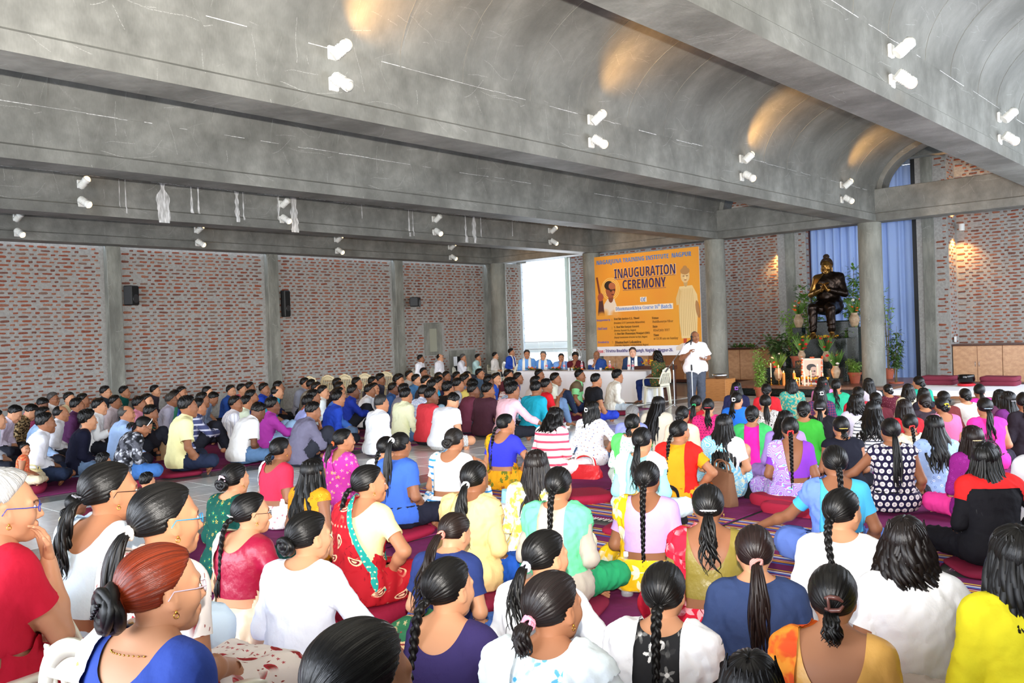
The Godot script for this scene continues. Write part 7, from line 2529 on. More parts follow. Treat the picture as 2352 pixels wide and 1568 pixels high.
	ps.lathe(Vector3.ZERO, [[0.2, 0.0], [0.19, 0.03], [0.03, 0.05], [0.016, 0.08], [0.014, fp.y - 0.08]], 18, -1)
	ps.ball(Vector3(0, fp.y, -0.06), Vector3(0.055, 0.055, 0.09), 12)
	put("stand", ps.mesh(), MATS.white_metal, fan)
	# microphones
	for e in [[on_y(1550, 945, 0.0), 0, "boom microphone stand slanting up to the speaker"], [on_y(1592, 950, 0.0), 1, "straight chrome microphone stand in front of the speaker"]]:
		var o := base("microphone_stand", e[0])
		tag(o, e[2], "microphone stand", "microphone stands")
		var m := MB.new()
		m.lathe(Vector3.ZERO, [[0.013, 0.12], [0.013, 0.95], [0.009, 0.955], [0.009, 1.06 if e[1] == 0 else 1.36]], 10, -1)
		put("pole", m.mesh(), MATS.steel, o)
		for k in 3:
			var a := TAU * k / 3.0 + 0.4
			var l := MB.new()
			l.rod(Vector3(0, 0.16, 0), Vector3(cos(a) * 0.27, 0.012, sin(a) * 0.27), 0.009, 0.008, 8)
			put("leg", l.mesh(), MATS.steel, o)
		var cl := MB.new()
		cl.rod(Vector3(0, 0.88, 0), Vector3(0, 1.0, 0), 0.02, 0.018, 10)
		put("clutch", cl.mesh(), MATS.black, o)
		var tip := Vector3(0.0, 1.40, 0.0)
		if e[1] == 0:
			tip = Vector3(0.45, 1.43, 0.22)
			var b := MB.new()
			b.rod(Vector3(-0.28, 0.83, -0.14), tip, 0.008, 0.008, 8)
			b.rod(Vector3(-0.28, 0.83, -0.14), Vector3(-0.18, 0.92, -0.09), 0.018, 0.018, 8)
			put("boom", b.mesh(), MATS.steel, o)
		var mi := MB.new()
		var dv := Vector3(0.75, 0.35, 0.1).normalized() if e[1] == 0 else Vector3(0.2, 0.95, 0.1).normalized()
		mi.rod(tip, tip + dv * 0.15, 0.011, 0.016, 10)
		mi.ball(tip + dv * 0.17, Vector3.ONE * 0.026, 10)
		put("microphone", mi.mesh(), MATS.black, o)
	var ys := base("yellow_handled_stick", on_y(1608, 936, 0.0))
	tag(ys, "upright wooden stick with a yellow tip at the speaker's feet", "stick")
	var ym := MB.new()
	ym.rod(Vector3.ZERO, Vector3(0, 0.3, 0), 0.012, 0.012, 8)
	put("shaft", ym.mesh(), MATS.ply, ys)
	ym = MB.new()
	ym.rod(Vector3(0, 0.3, 0), Vector3(0, 0.52, 0), 0.017, 0.014, 8)
	put("tip", ym.mesh(), flat_key("yel", Color(0.98, 0.82, 0.08), 0.4), ys)
	# plywood box with a steel bowl
	var bx := base("plywood_box", Vector3(-10.62, 0, -18.85))
	tag(bx, "low tan plywood box behind the speaker", "box")
	put("body", box_mesh(Vector3(0, 0.26, 0), Vector3(0.98, 0.52, 0.5), 0.006), MATS.ply, bx)
	var bowl := MB.new()
	bowl.lathe(Vector3.ZERO, [[0.09, 0.0], [0.15, 0.04], [0.2, 0.11], [0.195, 0.11], [0.14, 0.045], [0.05, 0.012]], 24)
	var bo := put("steel_bowl", bowl.mesh(), MATS.steel)
	bo.position = Vector3(-10.36, 0.52, -18.8)
	tag(bo, "dark steel bowl on the plywood box", "bowl")
	# side table with flowers, books and a metal vase
	var st := base("side_table", Vector3(-12.0, 0, -18.55))
	tag(st, "small dark wooden table with yellow flowers behind the speaker", "table")
	put("top", box_mesh(Vector3(0, 0.80, 0), Vector3(0.95, 0.09, 0.5), 0.008), MATS.dark_wood, st)
	for sx in [-1, 1]:
		for sz in [-1, 1]: put("leg", box_mesh(Vector3(sx * 0.42, 0.38, sz * 0.2), Vector3(0.05, 0.76, 0.05), 0.005), MATS.dark_wood, st)
	put("rail", box_mesh(Vector3(0, 0.3, 0.2), Vector3(0.84, 0.05, 0.03), 0.005), MATS.dark_wood, st)
	var yh := base("flower_heap", Vector3(-12.1, 0.85, -18.55))
	tag(yh, "heap of yellow marigolds on the small dark table", "flowers")
	var fmm := {}
	flower_heap(fmm, Vector3.ZERO, Vector3(0.24, 0.13, 0.12), 46, [0, 5, 0, 1], 31)
	for k in fmm: put("blossoms", fmm[k].mesh(), fmat(k), yh).set_meta("kind", "stuff")
	var mv := MB.new()
	mv.lathe(Vector3.ZERO, [[0.06, 0.0], [0.05, 0.02], [0.1, 0.1], [0.115, 0.2], [0.09, 0.28], [0.045, 0.33], [0.075, 0.38], [0.068, 0.38], [0.04, 0.33]], 24)
	var mvo := put("metal_vase", mv.mesh(), flat_key("gunmetal", Color(0.30, 0.31, 0.32), 0.25, 0.9))
	mvo.position = Vector3(-12.75, 0.63, -18.9)
	tag(mvo, "dark metal vase behind the woman in floral", "vase")
	var stl := base("plant_stool", Vector3(-12.75, 0, -18.9))
	tag(stl, "narrow stool carrying the dark metal vase", "stool")
	put("top", box_mesh(Vector3(0, 0.61, 0), Vector3(0.3, 0.04, 0.3), 0.006), MATS.dark_wood, stl)
	for sx in [-1, 1]:
		for sz in [-1, 1]: put("leg", box_mesh(Vector3(sx * 0.12, 0.3, sz * 0.12), Vector3(0.035, 0.6, 0.035), 0.004), MATS.dark_wood, stl)
	# cabinets
	cabinets(-18.3, -11.66, 10, "left of the altar", 0)
	cabinets(-6.9, -3.4, 6, "right of the altar", 1)
	var gp := base("garland", Vector3(-12.9, 1.08, -24.9))
	tag(gp, "heap of green leaves on the left cabinet top", "leaves")
	var gm := MB.new()
	for i in 60: leaf(gm, Vector3(RNG.randf_range(-0.4, 0.4), 0.0, RNG.randf_range(-0.08, 0.08)), Vector3(RNG.randf_range(-1, 1), RNG.randf_range(0.2, 0.8), RNG.randf_range(-0.6, 0.6)).normalized(), Vector3.UP, 0.2, 0.03)
	put("sprays", gm.mesh(), green, gp).set_meta("kind", "stuff")
	# white covered bench with blankets and a bell bowl
	var bn := base("bench", Vector3(-4.35, 0, -18.87))
	tag(bn, "low wooden bench under the white sheet at right", "bench")
	put("body", box_mesh(Vector3(0, 0.3, 0), Vector3(3.5, 0.14, 1.93), 0.008), MATS.wood_flat, bn)
	for sx in [-1, 1]: put("leg", box_mesh(Vector3(sx * 1.4, 0.115, 0), Vector3(0.12, 0.23, 1.6), 0.008), MATS.wood_flat, bn)
	var bs := put("white_sheet", draped_cloth(-6.12, -2.58, -19.85, -17.88, 0.38, 0.10), MATS.sheet)
	tag(bs, "white sheet spread over the low bench at right", "sheet")
	var blk := cloth("#6f2a3a")
	for e in [[2157, 882, "left of the bell bowl"], [2298, 884, "right of the bell bowl"]]:
		var p := on_y(e[0], e[1], 0.39)
		var o := base("folded_blanket", Vector3(p.x, 0.388, p.z))
		tag(o, "stack of two folded maroon blankets " + str(e[2]), "blanket", "folded maroon blankets")
		for k in 2:
			var rings := []
			for q in [[0.0, 0.94], [0.015, 0.99], [0.05, 1.0], [0.078, 0.99], [0.088, 0.94]]:
				var r := PackedVector3Array()
				for j in 40:
					var a := TAU * j / 40.0
					var c := Vector2(cos(a), -sin(a))
					var s := Vector2(signf(c.x) * pow(absf(c.x), 0.35), signf(c.y) * pow(absf(c.y), 0.35)) * float(q[1])
					r.append(Vector3(s.x * 0.34, q[0] + 0.091 * k + 0.004 * sin(a * 3.0 + k), s.y * 0.27))
				rings.append(r)
			var m := MB.new()
			m.loft(rings, true, true, 1)
			put("blanket", m.mesh(), blk, o)
	var bp := on_y(2220, 886, 0.39)
	var bc := base("bell_cushion", Vector3(bp.x, 0.388, bp.z))
	tag(bc, "flat red ring cushion under the black bell bowl", "cushion")
	var bcm := MB.new()
	bcm.lathe(Vector3.ZERO, [[0.1, 0.0], [0.16, 0.012], [0.17, 0.03], [0.15, 0.05], [0.08, 0.05]], 24)
	put("pad", bcm.mesh(), cloth("#c8303a"), bc)
	var bb := MB.new()
	bb.lathe(Vector3.ZERO, [[0.1, 0.0], [0.145, 0.03], [0.16, 0.09], [0.15, 0.16], [0.148, 0.175], [0.138, 0.175], [0.14, 0.1], [0.11, 0.04]], 28)
	var bbo := put("bell_bowl", bb.mesh(), flat_key("bell", Color(0.035, 0.03, 0.03), 0.15, 0.3))
	bbo.position = Vector3(bp.x, 0.44, bp.z)
	tag(bbo, "shiny black bell bowl on the red ring cushion", "bowl")
	bags()

func cabinets(x0: float, x1: float, n: int, where: String, pale: int):
	var w := (x1 - x0) / n
	for i in range(0, n, 2):
		var o := base("cabinet", Vector3(x0 + w * (i + 1), 0, -25.12))
		tag(o, "light wood double cabinet %s, %s from the left" % [where, ["first", "second", "third", "fourth", "fifth"][i / 2]], "cabinet", "light wood cabinets " + where)
		put("body", box_mesh(Vector3(0, 0.56, 0), Vector3(w * 2 - 0.006, 0.94, 0.58), 0.002), MATS.wood_flat, o)
		put("plinth", box_mesh(Vector3(0, 0.045, 0.02), Vector3(w * 2 - 0.006, 0.09, 0.56)), MATS.dark_wood, o)
		for k in [-1, 1]:
			var d := put("door", box_mesh(Vector3(k * w * 0.5, 0.565, 0.30), Vector3(w - 0.014, 0.9, 0.02), 0.003), MATS.wood if (i + k) % 3 else MATS.wood_flat, o)
			var h := MB.new()
			h.tube(PackedVector3Array([Vector3(k * 0.045, 0.5, 0.31), Vector3(k * 0.045, 0.51, 0.335), Vector3(k * 0.045, 0.61, 0.335), Vector3(k * 0.045, 0.62, 0.31)]), func(_t): return 0.006, 6)
			put("handle", h.mesh(), MATS.steel, d)
	var t := put("counter", box_mesh(Vector3((x0 + x1) / 2, 1.055, -25.1), Vector3(x1 - x0 + 0.02, 0.035, 0.66), 0.006), MATS.dark_wood)
	tag(t, "dark wooden top over the row of cabinets " + where, "counter")

func bag_mesh(w: float, h: float, d: float, taper := 0.85, sd := 1) -> ArrayMesh:
	var m := MB.new()
	var rings := []
	for i in 9:
		var t := i / 8.0
		var r := PackedVector3Array()
		var k := lerpf(1.0, taper, t) * (0.92 if i == 0 else 1.0)
		for j in 36:
			var a := TAU * j / 36.0
			var c := Vector2(cos(a), -sin(a))
			var s := Vector2(signf(c.x) * pow(absf(c.x), 0.5), signf(c.y) * pow(absf(c.y), 0.5))
			var nn := 1.0 + 0.07 * FN.get_noise_3d(c.x * 2.0 + sd, t * 3.0, c.y * 2.0)
			r.append(Vector3(s.x * w * 0.5 * k * nn, h * t * (1.0 - 0.06 * c.x), s.y * d * 0.5 * lerpf(1.0, 0.4, t) * nn))
		rings.append(r)
	m.loft(rings, true, true, 1)
	return m.mesh()

func strap_mesh(w: float, h: float, up: float, z: float) -> ArrayMesh:
	var m := MB.new()
	m.tube(curve([Vector3(-w, h * 0.9, z), Vector3(-w * 0.8, h + up * 0.7, z), Vector3(0, h + up, z), Vector3(w * 0.8, h + up * 0.7, z), Vector3(w, h * 0.9, z)], 17), func(_t): return 0.009, 7)
	return m.mesh()

func bags():
	var list := [
		[1345, 1100, 0.42, 0.16, 0.22, "#d01f26", "handbag", "glossy red handbag lying on the mat near the aisle", 0.3, 0.12],
		[1662, 1162, 0.34, 0.34, 0.16, "#7d5a44", "tote_bag", "brown leather tote bag beside the sky blue sari", -0.4, 0.10],
		[1738, 1146, 0.24, 0.13, 0.16, "#141416", "handbag", "small black handbag left of the purple sari", 0.2, 0.04],
		[78, 1122, 0.34, 0.24, 0.18, "#d9cc96", "cloth_bag", "cream cloth bag beside the small child", 0.3, 0.05],
		[385, 1058, 0.34, 0.28, 0.10, "#b99a74", "paper_bag", "tan carrier bag beside the girl with a white hairband", 0.2, 0.12],
		[1175, 1195, 0.2, 0.26, 0.2, "#9fd6e2", "cloth_bundle", "pale aqua cloth bundle behind the beige dupatta", 0.1, 0.0],
		[1150, 1205, 0.22, 0.18, 0.2, "#eceaec", "cloth_bundle", "white cloth bundle beside the aqua one", 0.4, 0.0],
		[1535, 1205, 0.34, 0.2, 0.18, "#1a1a1d", "handbag", "black handbag with a strap in front of the olive blouse", 0.7, 0.14],
		[668, 927, 0.3, 0.24, 0.22, "#20224a", "cloth_bundle", "navy blue bundle between the men below the second pilaster", 0.0, 0.0],
	]
	for e in list:
		var p := on_y(e[0], e[1], 0.0)
		var o := base(e[6], Vector3(p.x, 0.016, p.z), e[8])
		tag(o, e[7], "bag" if not String(e[6]).contains("bundle") else "bundle")
		put("body", bag_mesh(e[2], e[3], e[4], 0.85, int(e[0])), cloth(e[5] + ("s" if e[5] == "#d01f26" else "")), o)
		if e[9] > 0.0:
			put("handle", strap_mesh(e[2] * 0.3, e[3], e[9], e[4] * 0.12), cloth(e[5] if e[5] != "#d01f26" else "#f0e2d8"), o)
			put("handle", strap_mesh(e[2] * 0.3, e[3], e[9] * 0.8, -e[4] * 0.12), cloth(e[5]), o)
	# loose cushions
	for e in [[1335, 1150, "flat crimson cushion on the mat behind the red handbag", "#a3223f", 0.09], [1255, 1165, "small maroon cushion left of the aqua kurta", "#8c2340", 0.07], [1790, 1168, "red bolster cushion below the purple sari", "#b02a44", 0.11], [1240, 985, "maroon cushion on the men's mat edge near the table", "#7c1f38", 0.08], [1420, 952, "dark maroon cushion beside the black tee boy", "#6c1a30", 0.08], [620, 1052, "red floor cushion in front of the hunched grey shirt", "#b8242e", 0.05], [880, 1018, "dull red floor cushion before the crew cut man", "#a8283a", 0.06], [1830, 1185, "long red bolster before the sky blue blouse", "#b02a44", 0.1]]:
		var p := on_y(e[0], e[1], 0.0)
		var o := base("cushion", Vector3(p.x, 0.014, p.z), 0.3 + p.x)
		tag(o, e[2], "cushion", "loose floor cushions")
		put("pad", pad_mesh(e[4]), cloth(e[3]), o).scale = Vector3(1.15, 1, 0.38) if String(e[2]).contains("bolster") else Vector3.ONE
	# water bottle on the mat
	var wp := on_y(1441, 1372, 0.0)
	var wb := base("water_bottle", Vector3(wp.x, 0.014, wp.z))
	tag(wb, "tall clear water bottle standing on the purple mat", "bottle")
	var m := MB.new()
	m.lathe(Vector3.ZERO, [[0.036, 0.0], [0.041, 0.012], [0.041, 0.05], [0.038, 0.056], [0.041, 0.062], [0.041, 0.10], [0.038, 0.106], [0.041, 0.112], [0.041, 0.155], [0.036, 0.175], [0.02, 0.225], [0.0135, 0.25], [0.0135, 0.262]], 24)
	var g := flat_mat(Color(0.93, 0.95, 0.98, 0.22), 0.06)
	g.transparency = BaseMaterial3D.TRANSPARENCY_ALPHA
	put("bottle", m.mesh(), g, wb)
	m = MB.new()
	m.lathe(Vector3.ZERO, [[0.037, 0.004], [0.037, 0.125]], 20)
	put("water", m.mesh(), g, wb)
	m = MB.new()
	m.lathe(Vector3.ZERO, [[0.017, 0.258], [0.017, 0.285], [0.014, 0.288]], 18, -1)
	put("cap", m.mesh(), MATS.sheet, wb)

# ---------------------------------------------------------------- the banner
const BX := Vector2(-15.6, -12.08)
const BY := Vector2(3.925, 1.01)
const BZ := -20.98
func bpos(u: float, v: float) -> Vector3:
	return Vector3(lerpf(BX.x, BX.y, u), lerpf(BY.x, BY.y, v), BZ)

func letter(o: Node3D, s: String, u0: float, u1: float, v: float, h: float, col: String, serif := false, bold := true, dz := 0.0, grow := 0.0):
	var t := TextMesh.new()
	var f := SystemFont.new()
	f.font_names = PackedStringArray(["Droid Serif" if serif else "Droid Sans"])
	f.font_weight = 700 if bold else 400
	t.font = f
	t.text = s
	t.font_size = 64
	t.pixel_size = 0.001
	t.depth = 0.02
	t.curve_step = 1.5
	var bb := t.get_aabb()
	var W := (u1 - u0) * (BX.y - BX.x)
	var k := put("lettering", t, flat_key("ink" + col, Color(col), 0.5), o)
	var sx := W / maxf(bb.size.x, 0.001)
	var sy := h * (BY.x - BY.y) / maxf(bb.size.y, 0.001)
	k.scale = Vector3(sx * (1.0 + grow * 0.25), sy * (1.0 + grow), 0.12)
	k.position = bpos((u0 + u1) / 2, v) - Vector3(bb.get_center().x * k.scale.x, bb.get_center().y * k.scale.y, 0) + Vector3(0, 0, 0.006 + dz)

func poly_fill(im: Image, pts: Array, c: Color):
	var lo := Vector2(9999, 9999); var hi := -lo
	var P := PackedVector2Array()
	for p in pts:
		P.append(p); lo = lo.min(p); hi = hi.max(p)
	for y in range(maxi(0, int(lo.y)), mini(im.get_height(), int(hi.y) + 1)):
		for x in range(maxi(0, int(lo.x)), mini(im.get_width(), int(hi.x) + 1)):
			if Geometry2D.is_point_in_polygon(Vector2(x, y), P): im.set_pixel(x, y, c)

func blob(im: Image, c: Vector2, rx: float, ry: float, col: Color, a := 0.0, soft := 0.0):
	var R := int(maxf(rx, ry)) + 2
	for y in range(maxi(0, int(c.y) - R), mini(im.get_height(), int(c.y) + R)):
		for x in range(maxi(0, int(c.x) - R), mini(im.get_width(), int(c.x) + R)):
			var d := Vector2(x, y) - c
			d = d.rotated(-a)
			var q := (d / Vector2(rx, ry)).length()
			if q < 1.0: im.set_pixel(x, y, im.get_pixel(x, y).lerp(col, col.a * (1.0 if soft == 0.0 else clampf((1.0 - q) / soft, 0, 1))))

func build_banner():
	var n := Vector2i(880, 728)
	var im := Image.create(n.x, n.y, true, Image.FORMAT_RGB8)
	for y in n.y:
		for x in n.x:
			var t := FN.get_noise_2d(x * 0.004, y * 0.004)
			im.set_pixel(x, y, Color(0.90, 0.615 + 0.02 * t, 0.185) if y < n.y * 0.905 else Color(0.93, 0.93, 0.95))
	# printed portrait: a man with spectacles in a white coat before rings, hand on a staff
	var c := Vector2(0.165 * n.x, 0.33 * n.y)
	for k in [78, 66, 54]:
		for i in 200:
			var a := TAU * i / 200.0
			blob(im, c + Vector2(cos(a), sin(a)) * k, 2.2, 2.2, Color(0.93, 0.86, 0.55, 0.8))
	poly_fill(im, [c + Vector2(-70, 190), c + Vector2(-62, 110), c + Vector2(-30, 72), c + Vector2(30, 74), c + Vector2(48, 120), c + Vector2(62, 190)], Color(0.90, 0.86, 0.80))
	blob(im, c + Vector2(-60, 175), 50, 40, Color(0.90, 0.70, 0.42, 0.9), 0, 0.6)
	blob(im, c + Vector2(40, 185), 60, 40, Color(0.90, 0.64, 0.3, 0.9), 0, 0.6)
	blob(im, c + Vector2(0, 66), 22, 34, Color(0.50, 0.27, 0.18))
	blob(im, c + Vector2(0, 8), 42, 58, Color(0.62, 0.34, 0.22), 0.1)
	blob(im, c + Vector2(-14, -26), 40, 32, Color(0.10, 0.07, 0.06), 0.0)
	blob(im, c + Vector2(14, -20), 30, 26, Color(0.68, 0.40, 0.27))
	blob(im, c + Vector2(14, 8), 30, 3, Color(0.08, 0.05, 0.05))
	blob(im, c + Vector2(4, 12), 11, 9, Color(0.25, 0.12, 0.10))
	blob(im, c + Vector2(32, 10), 9, 8, Color(0.25, 0.12, 0.10))
	blob(im, c + Vector2(24, 24), 7, 13, Color(0.72, 0.42, 0.28))
	blob(im, c + Vector2(18, 42), 13, 4, Color(0.36, 0.14, 0.12))
	poly_fill(im, [Vector2(18, 150), Vector2(34, 148), Vector2(78, 390), Vector2(58, 394)], Color(0.48, 0.22, 0.13))
	poly_fill(im, [Vector2(24, 430), Vector2(40, 300), Vector2(70, 296), Vector2(86, 430)], Color(0.30, 0.16, 0.16))
	blob(im, Vector2(54, 296), 26, 30, Color(0.66, 0.32, 0.22), 0.3)
	blob(im, Vector2(60, 430), 60, 34, Color(0.90, 0.62, 0.2, 0.9), 0, 0.6)
	# printed standing figure in pale stone robes
	var s := Vector2(0.875 * n.x, 0.26 * n.y)
	var st := Color(0.90, 0.80, 0.58)
	poly_fill(im, [s + Vector2(-58, 120), s + Vector2(-50, 70), s + Vector2(50, 66), s + Vector2(86, 130), s + Vector2(100, 260), s + Vector2(84, 280), s + Vector2(76, 420), s + Vector2(-44, 424), s + Vector2(-58, 300)], st)
	poly_fill(im, [s + Vector2(-80, 150), s + Vector2(-52, 80), s + Vector2(-36, 100), s + Vector2(-52, 190), s + Vector2(-76, 196)], Color(0.86, 0.74, 0.5))
	for k in 9:
		for i in 40:
			var t := i / 40.0
			blob(im, s + Vector2(-46 + k * 12 + 14 * t * (k - 4) * 0.3, 90 + 320 * t), 2.0, 5.0, Color(0.72, 0.58, 0.34, 0.55))
	blob(im, s + Vector2(88, 230), 16, 60, Color(0.62, 0.42, 0.24, 0.8), -0.15)
	blob(im, s + Vector2(0, 40), 16, 34, Color(0.78, 0.64, 0.42))
	blob(im, s + Vector2(-2, 0), 34, 46, Color(0.88, 0.76, 0.53))
	blob(im, s + Vector2(-2, -34), 36, 24, Color(0.70, 0.52, 0.30))
	blob(im, s + Vector2(-2, -54), 18, 16, Color(0.70, 0.52, 0.30))
	for q in [-14, 12]: blob(im, s + Vector2(q, 0), 9, 2.4, Color(0.42, 0.26, 0.14))
	blob(im, s + Vector2(-1, 12), 5, 12, Color(0.94, 0.84, 0.62))
	blob(im, s + Vector2(-1, 27), 11, 3, Color(0.58, 0.34, 0.22))
	poly_fill(im, [s + Vector2(-30, 424), s + Vector2(-4, 424), s + Vector2(-8, 458), s + Vector2(-30, 458)], Color(0.72, 0.26, 0.12))
	poly_fill(im, [s + Vector2(-90, 480), s + Vector2(-40, 456), s + Vector2(60, 456), s + Vector2(60, 500), s + Vector2(-90, 505)], Color(0.88, 0.82, 0.74))
	im.generate_mipmaps()
	var mt := flat_mat(Color.WHITE, 0.5)
	mt.albedo_texture = ImageTexture.create_from_image(im)
	var m := MB.new()
	var NX := 24
	m.smooth(1)
	for i in NX:
		for j in 10:
			var q := []
			for e in [[i, j + 1], [i, j], [i + 1, j], [i + 1, j + 1]]:
				var u: float = float(e[0]) / NX
				var v: float = float(e[1]) / 10.0
				q.append([bpos(u, v) + Vector3(0, 0, -0.004 * absf(sin(u * 19.0)) - 0.006 * exp(-pow((u - 0.47) / 0.012, 2))), u, v])
			m.quad(q[0][0], q[1][0], q[2][0], q[3][0], q[1][1], q[1][2], q[2][1], q[0][2])
	var o := Node3D.new()
	o.name = numbered("banner")
	add_child(o)
	tag(o, "orange printed ceremony banner hung between two round columns", "banner")
	put("sheet", m.mesh(), mt, o)
	put("backing", box_mesh(bpos(0.5, 0.5) + Vector3(0, 0, -0.022), Vector3(BX.y - BX.x, BY.x - BY.y, 0.01)), MATS.sheet, o)
	letter(o, "NAGARJUNA TRAINING INSTITUTE  NAGPUR", 0.035, 0.935, 0.065, 0.056, "#2f7fd0")
	letter(o, "INAUGURATION", 0.21, 0.79, 0.185, 0.098, "#f1d3a0", false, true, -0.004, 0.06)
	letter(o, "INAUGURATION", 0.21, 0.79, 0.185, 0.095, "#1a1560")
	letter(o, "CEREMONY", 0.29, 0.70, 0.30, 0.092, "#1a1560")
	for e in [[0.21, 0.79, 0.242], [0.29, 0.70, 0.355]]: put("underline", box_mesh((bpos(e[0], e[2]) + bpos(e[1], e[2])) * 0.5 + Vector3(0, 0, 0.006), Vector3((e[1] - e[0]) * 3.52, 0.012, 0.002)), flat_key("inkline", Color("#5a4a70")), o)
	put("caption_halo", box_mesh(bpos(0.485, 0.455) + Vector3(0, 0, 0.003), Vector3(0.22, 0.14, 0.002), 0.001), flat_key("halo", Color("#f1e6d2")), o)
	put("caption_halo", box_mesh(bpos(0.48, 0.535) + Vector3(0, 0, 0.003), Vector3(1.96, 0.16, 0.002), 0.001), flat_key("halo", Color("#f1e6d2")), o)
	letter(o, "Of", 0.462, 0.508, 0.455, 0.042, "#2f7fd0", true)
	letter(o, "Dhammasekhiya Course 16", 0.212, 0.62, 0.537, 0.046, "#2f7fd0", true)
	letter(o, "th", 0.622, 0.638, 0.518, 0.022, "#2f7fd0", true)
	letter(o, "Batch", 0.648, 0.748, 0.533, 0.040, "#2f7fd0", true)
	for e in [["Inauguration by", 0.015, 0.155, 0.640], ["Chief Guest", 0.02, 0.12, 0.722], ["Presided by", 0.02, 0.135, 0.862]]: letter(o, e[0], e[1], e[2], e[3], 0.027, "#5a62b8", true)
	for e in [0.640, 0.722, 0.862]: letter(o, ":", 0.168, 0.172, e, 0.02, "#3a2a1a", true)
	for e in [["Hon'ble Justice C.L. Thool", 0.19, 0.44, 0.635, 0.027], ["1. Hon'ble Sanjay Gosavi", 0.19, 0.435, 0.715, 0.027], ["2. Hon'ble Dhananjay Wanjari (IRS)", 0.195, 0.535, 0.782, 0.027], ["Dhamachari Lokamitra", 0.195, 0.45, 0.864, 0.027], ["Venue", 0.56, 0.622, 0.640, 0.022], ["Date", 0.565, 0.61, 0.722, 0.022], ["Time", 0.57, 0.62, 0.803, 0.022]]: letter(o, e[0], e[1], e[2], e[3], e[4], "#3d2a16", true)
	for e in [["(President, SC/ST Commission, Maharashtra)", 0.19, 0.49, 0.674], ["(Director, Pyramid City, Nagpur)", 0.19, 0.405, 0.750], ["(Deputy Commissioner of Income Tax Dept., Nagpur)", 0.19, 0.51, 0.818], ["(Chairman, Nagarjuna Training Institute, Nagpur)", 0.19, 0.52, 0.895]]: letter(o, e[0], e[1], e[2], e[3], 0.024, "#4a3218", false, false)
	for e in [["Buddhasurya Vihar", 0.565, 0.755, 0.678], ["02nd July 2017", 0.57, 0.72, 0.760], ["at 10.30 am on Sunday", 0.57, 0.795, 0.840]]: letter(o, e[0], e[1], e[2], e[3], 0.029, "#5a4020", true, false)
	letter(o, "From :", 0.015, 0.085, 0.952, 0.034, "#d82a3a")
	letter(o, "Triratna Bouddha Mahasangh, Nagloka, Nagpur-26.", 0.095, 0.745, 0.952, 0.042, "#3a2a80")
# ---------------------------------------------------------------- altar: platform, statue, plants, candles, curtain
func plant(at: Vector3, called: String, label: String, h: float, w: float, n: int, col: Color, L: float, pot: int, bare := 0.15, sd := 1, cat := "plant"):
	var o := base(called, at)
	tag(o, label, cat)
	var r := RandomNumberGenerator.new()
	r.seed = sd
	var y0 := 0.0
	if pot > 0:
		var pr := 0.15 if pot == 1 else 0.11
		var ph := 0.27 if pot == 1 else 0.2
		var m := MB.new()
		m.lathe(Vector3.ZERO, [[pr * 0.68, 0.0], [pr * 0.95, ph * 0.8], [pr * 1.1, ph * 0.8], [pr * 1.12, ph], [pr * 1.0, ph], [pr * 0.92, ph * 0.85]], 24, -1)
		put("pot", m.mesh(), flat_key("terracotta", Color(0.66, 0.34, 0.24), 0.8), o)
		put("soil", MB_disc(pr * 0.93, ph * 0.87), flat_key("soil", Color(0.16, 0.11, 0.08), 0.95), o)
		y0 = ph * 0.85
	var st := MB.new()
	var lf := MB.new()
	var lf2 := MB.new()
	var nb := 7
	for b in nb:
		var a := TAU * b / nb + r.randf()
		var top := Vector3(cos(a) * w * 0.5 * r.randf_range(0.3, 0.9), y0 + h * r.randf_range(0.6, 1.0), sin(a) * w * 0.5 * r.randf_range(0.3, 0.9))
		var path := curve([Vector3(cos(a) * 0.02, y0 - 0.03, sin(a) * 0.02), Vector3(top.x * 0.3, y0 + h * 0.4, top.z * 0.3), top], 10)
		st.tube(path, func(t): return 0.010 * (1.0 - 0.75 * t), 5)
		for i in int(n * 2.1 / nb):
			var t := r.randf_range(bare, 1.0)
			var p := path[int(t * 9.0)]
			var a2 := r.randf() * TAU
			var d := Vector3(cos(a2), r.randf_range(-0.25, 0.7), sin(a2)).normalized()
			var tw := p + d * w * r.randf_range(0.02, 0.2)
			leaf(lf if r.randf() < 0.6 else lf2, tw, (d + Vector3(0, r.randf_range(-0.7, 0.3), 0)).normalized(), Vector3.UP, L * r.randf_range(0.8, 1.4), L * 0.27)
	put("stems", st.mesh(), flat_key("stem", Color(0.42, 0.36, 0.22), 0.8), o).set_meta("kind", "stuff")
	for e in [[lf, col], [lf2, col.lightened(0.18)]]:
		var m := flat_key("leaf" + e[1].to_html(), e[1], 0.45)
		m.backlight_enabled = true
		m.backlight = e[1] * 0.5
		put("foliage", e[0].mesh(), m, o).set_meta("kind", "stuff")

func MB_disc(r: float, y: float) -> ArrayMesh:
	var m := MB.new()
	m.lathe(Vector3.ZERO, [[r * 0.98, y - 0.01], [r, y]], 20, -1)
	return m.mesh()

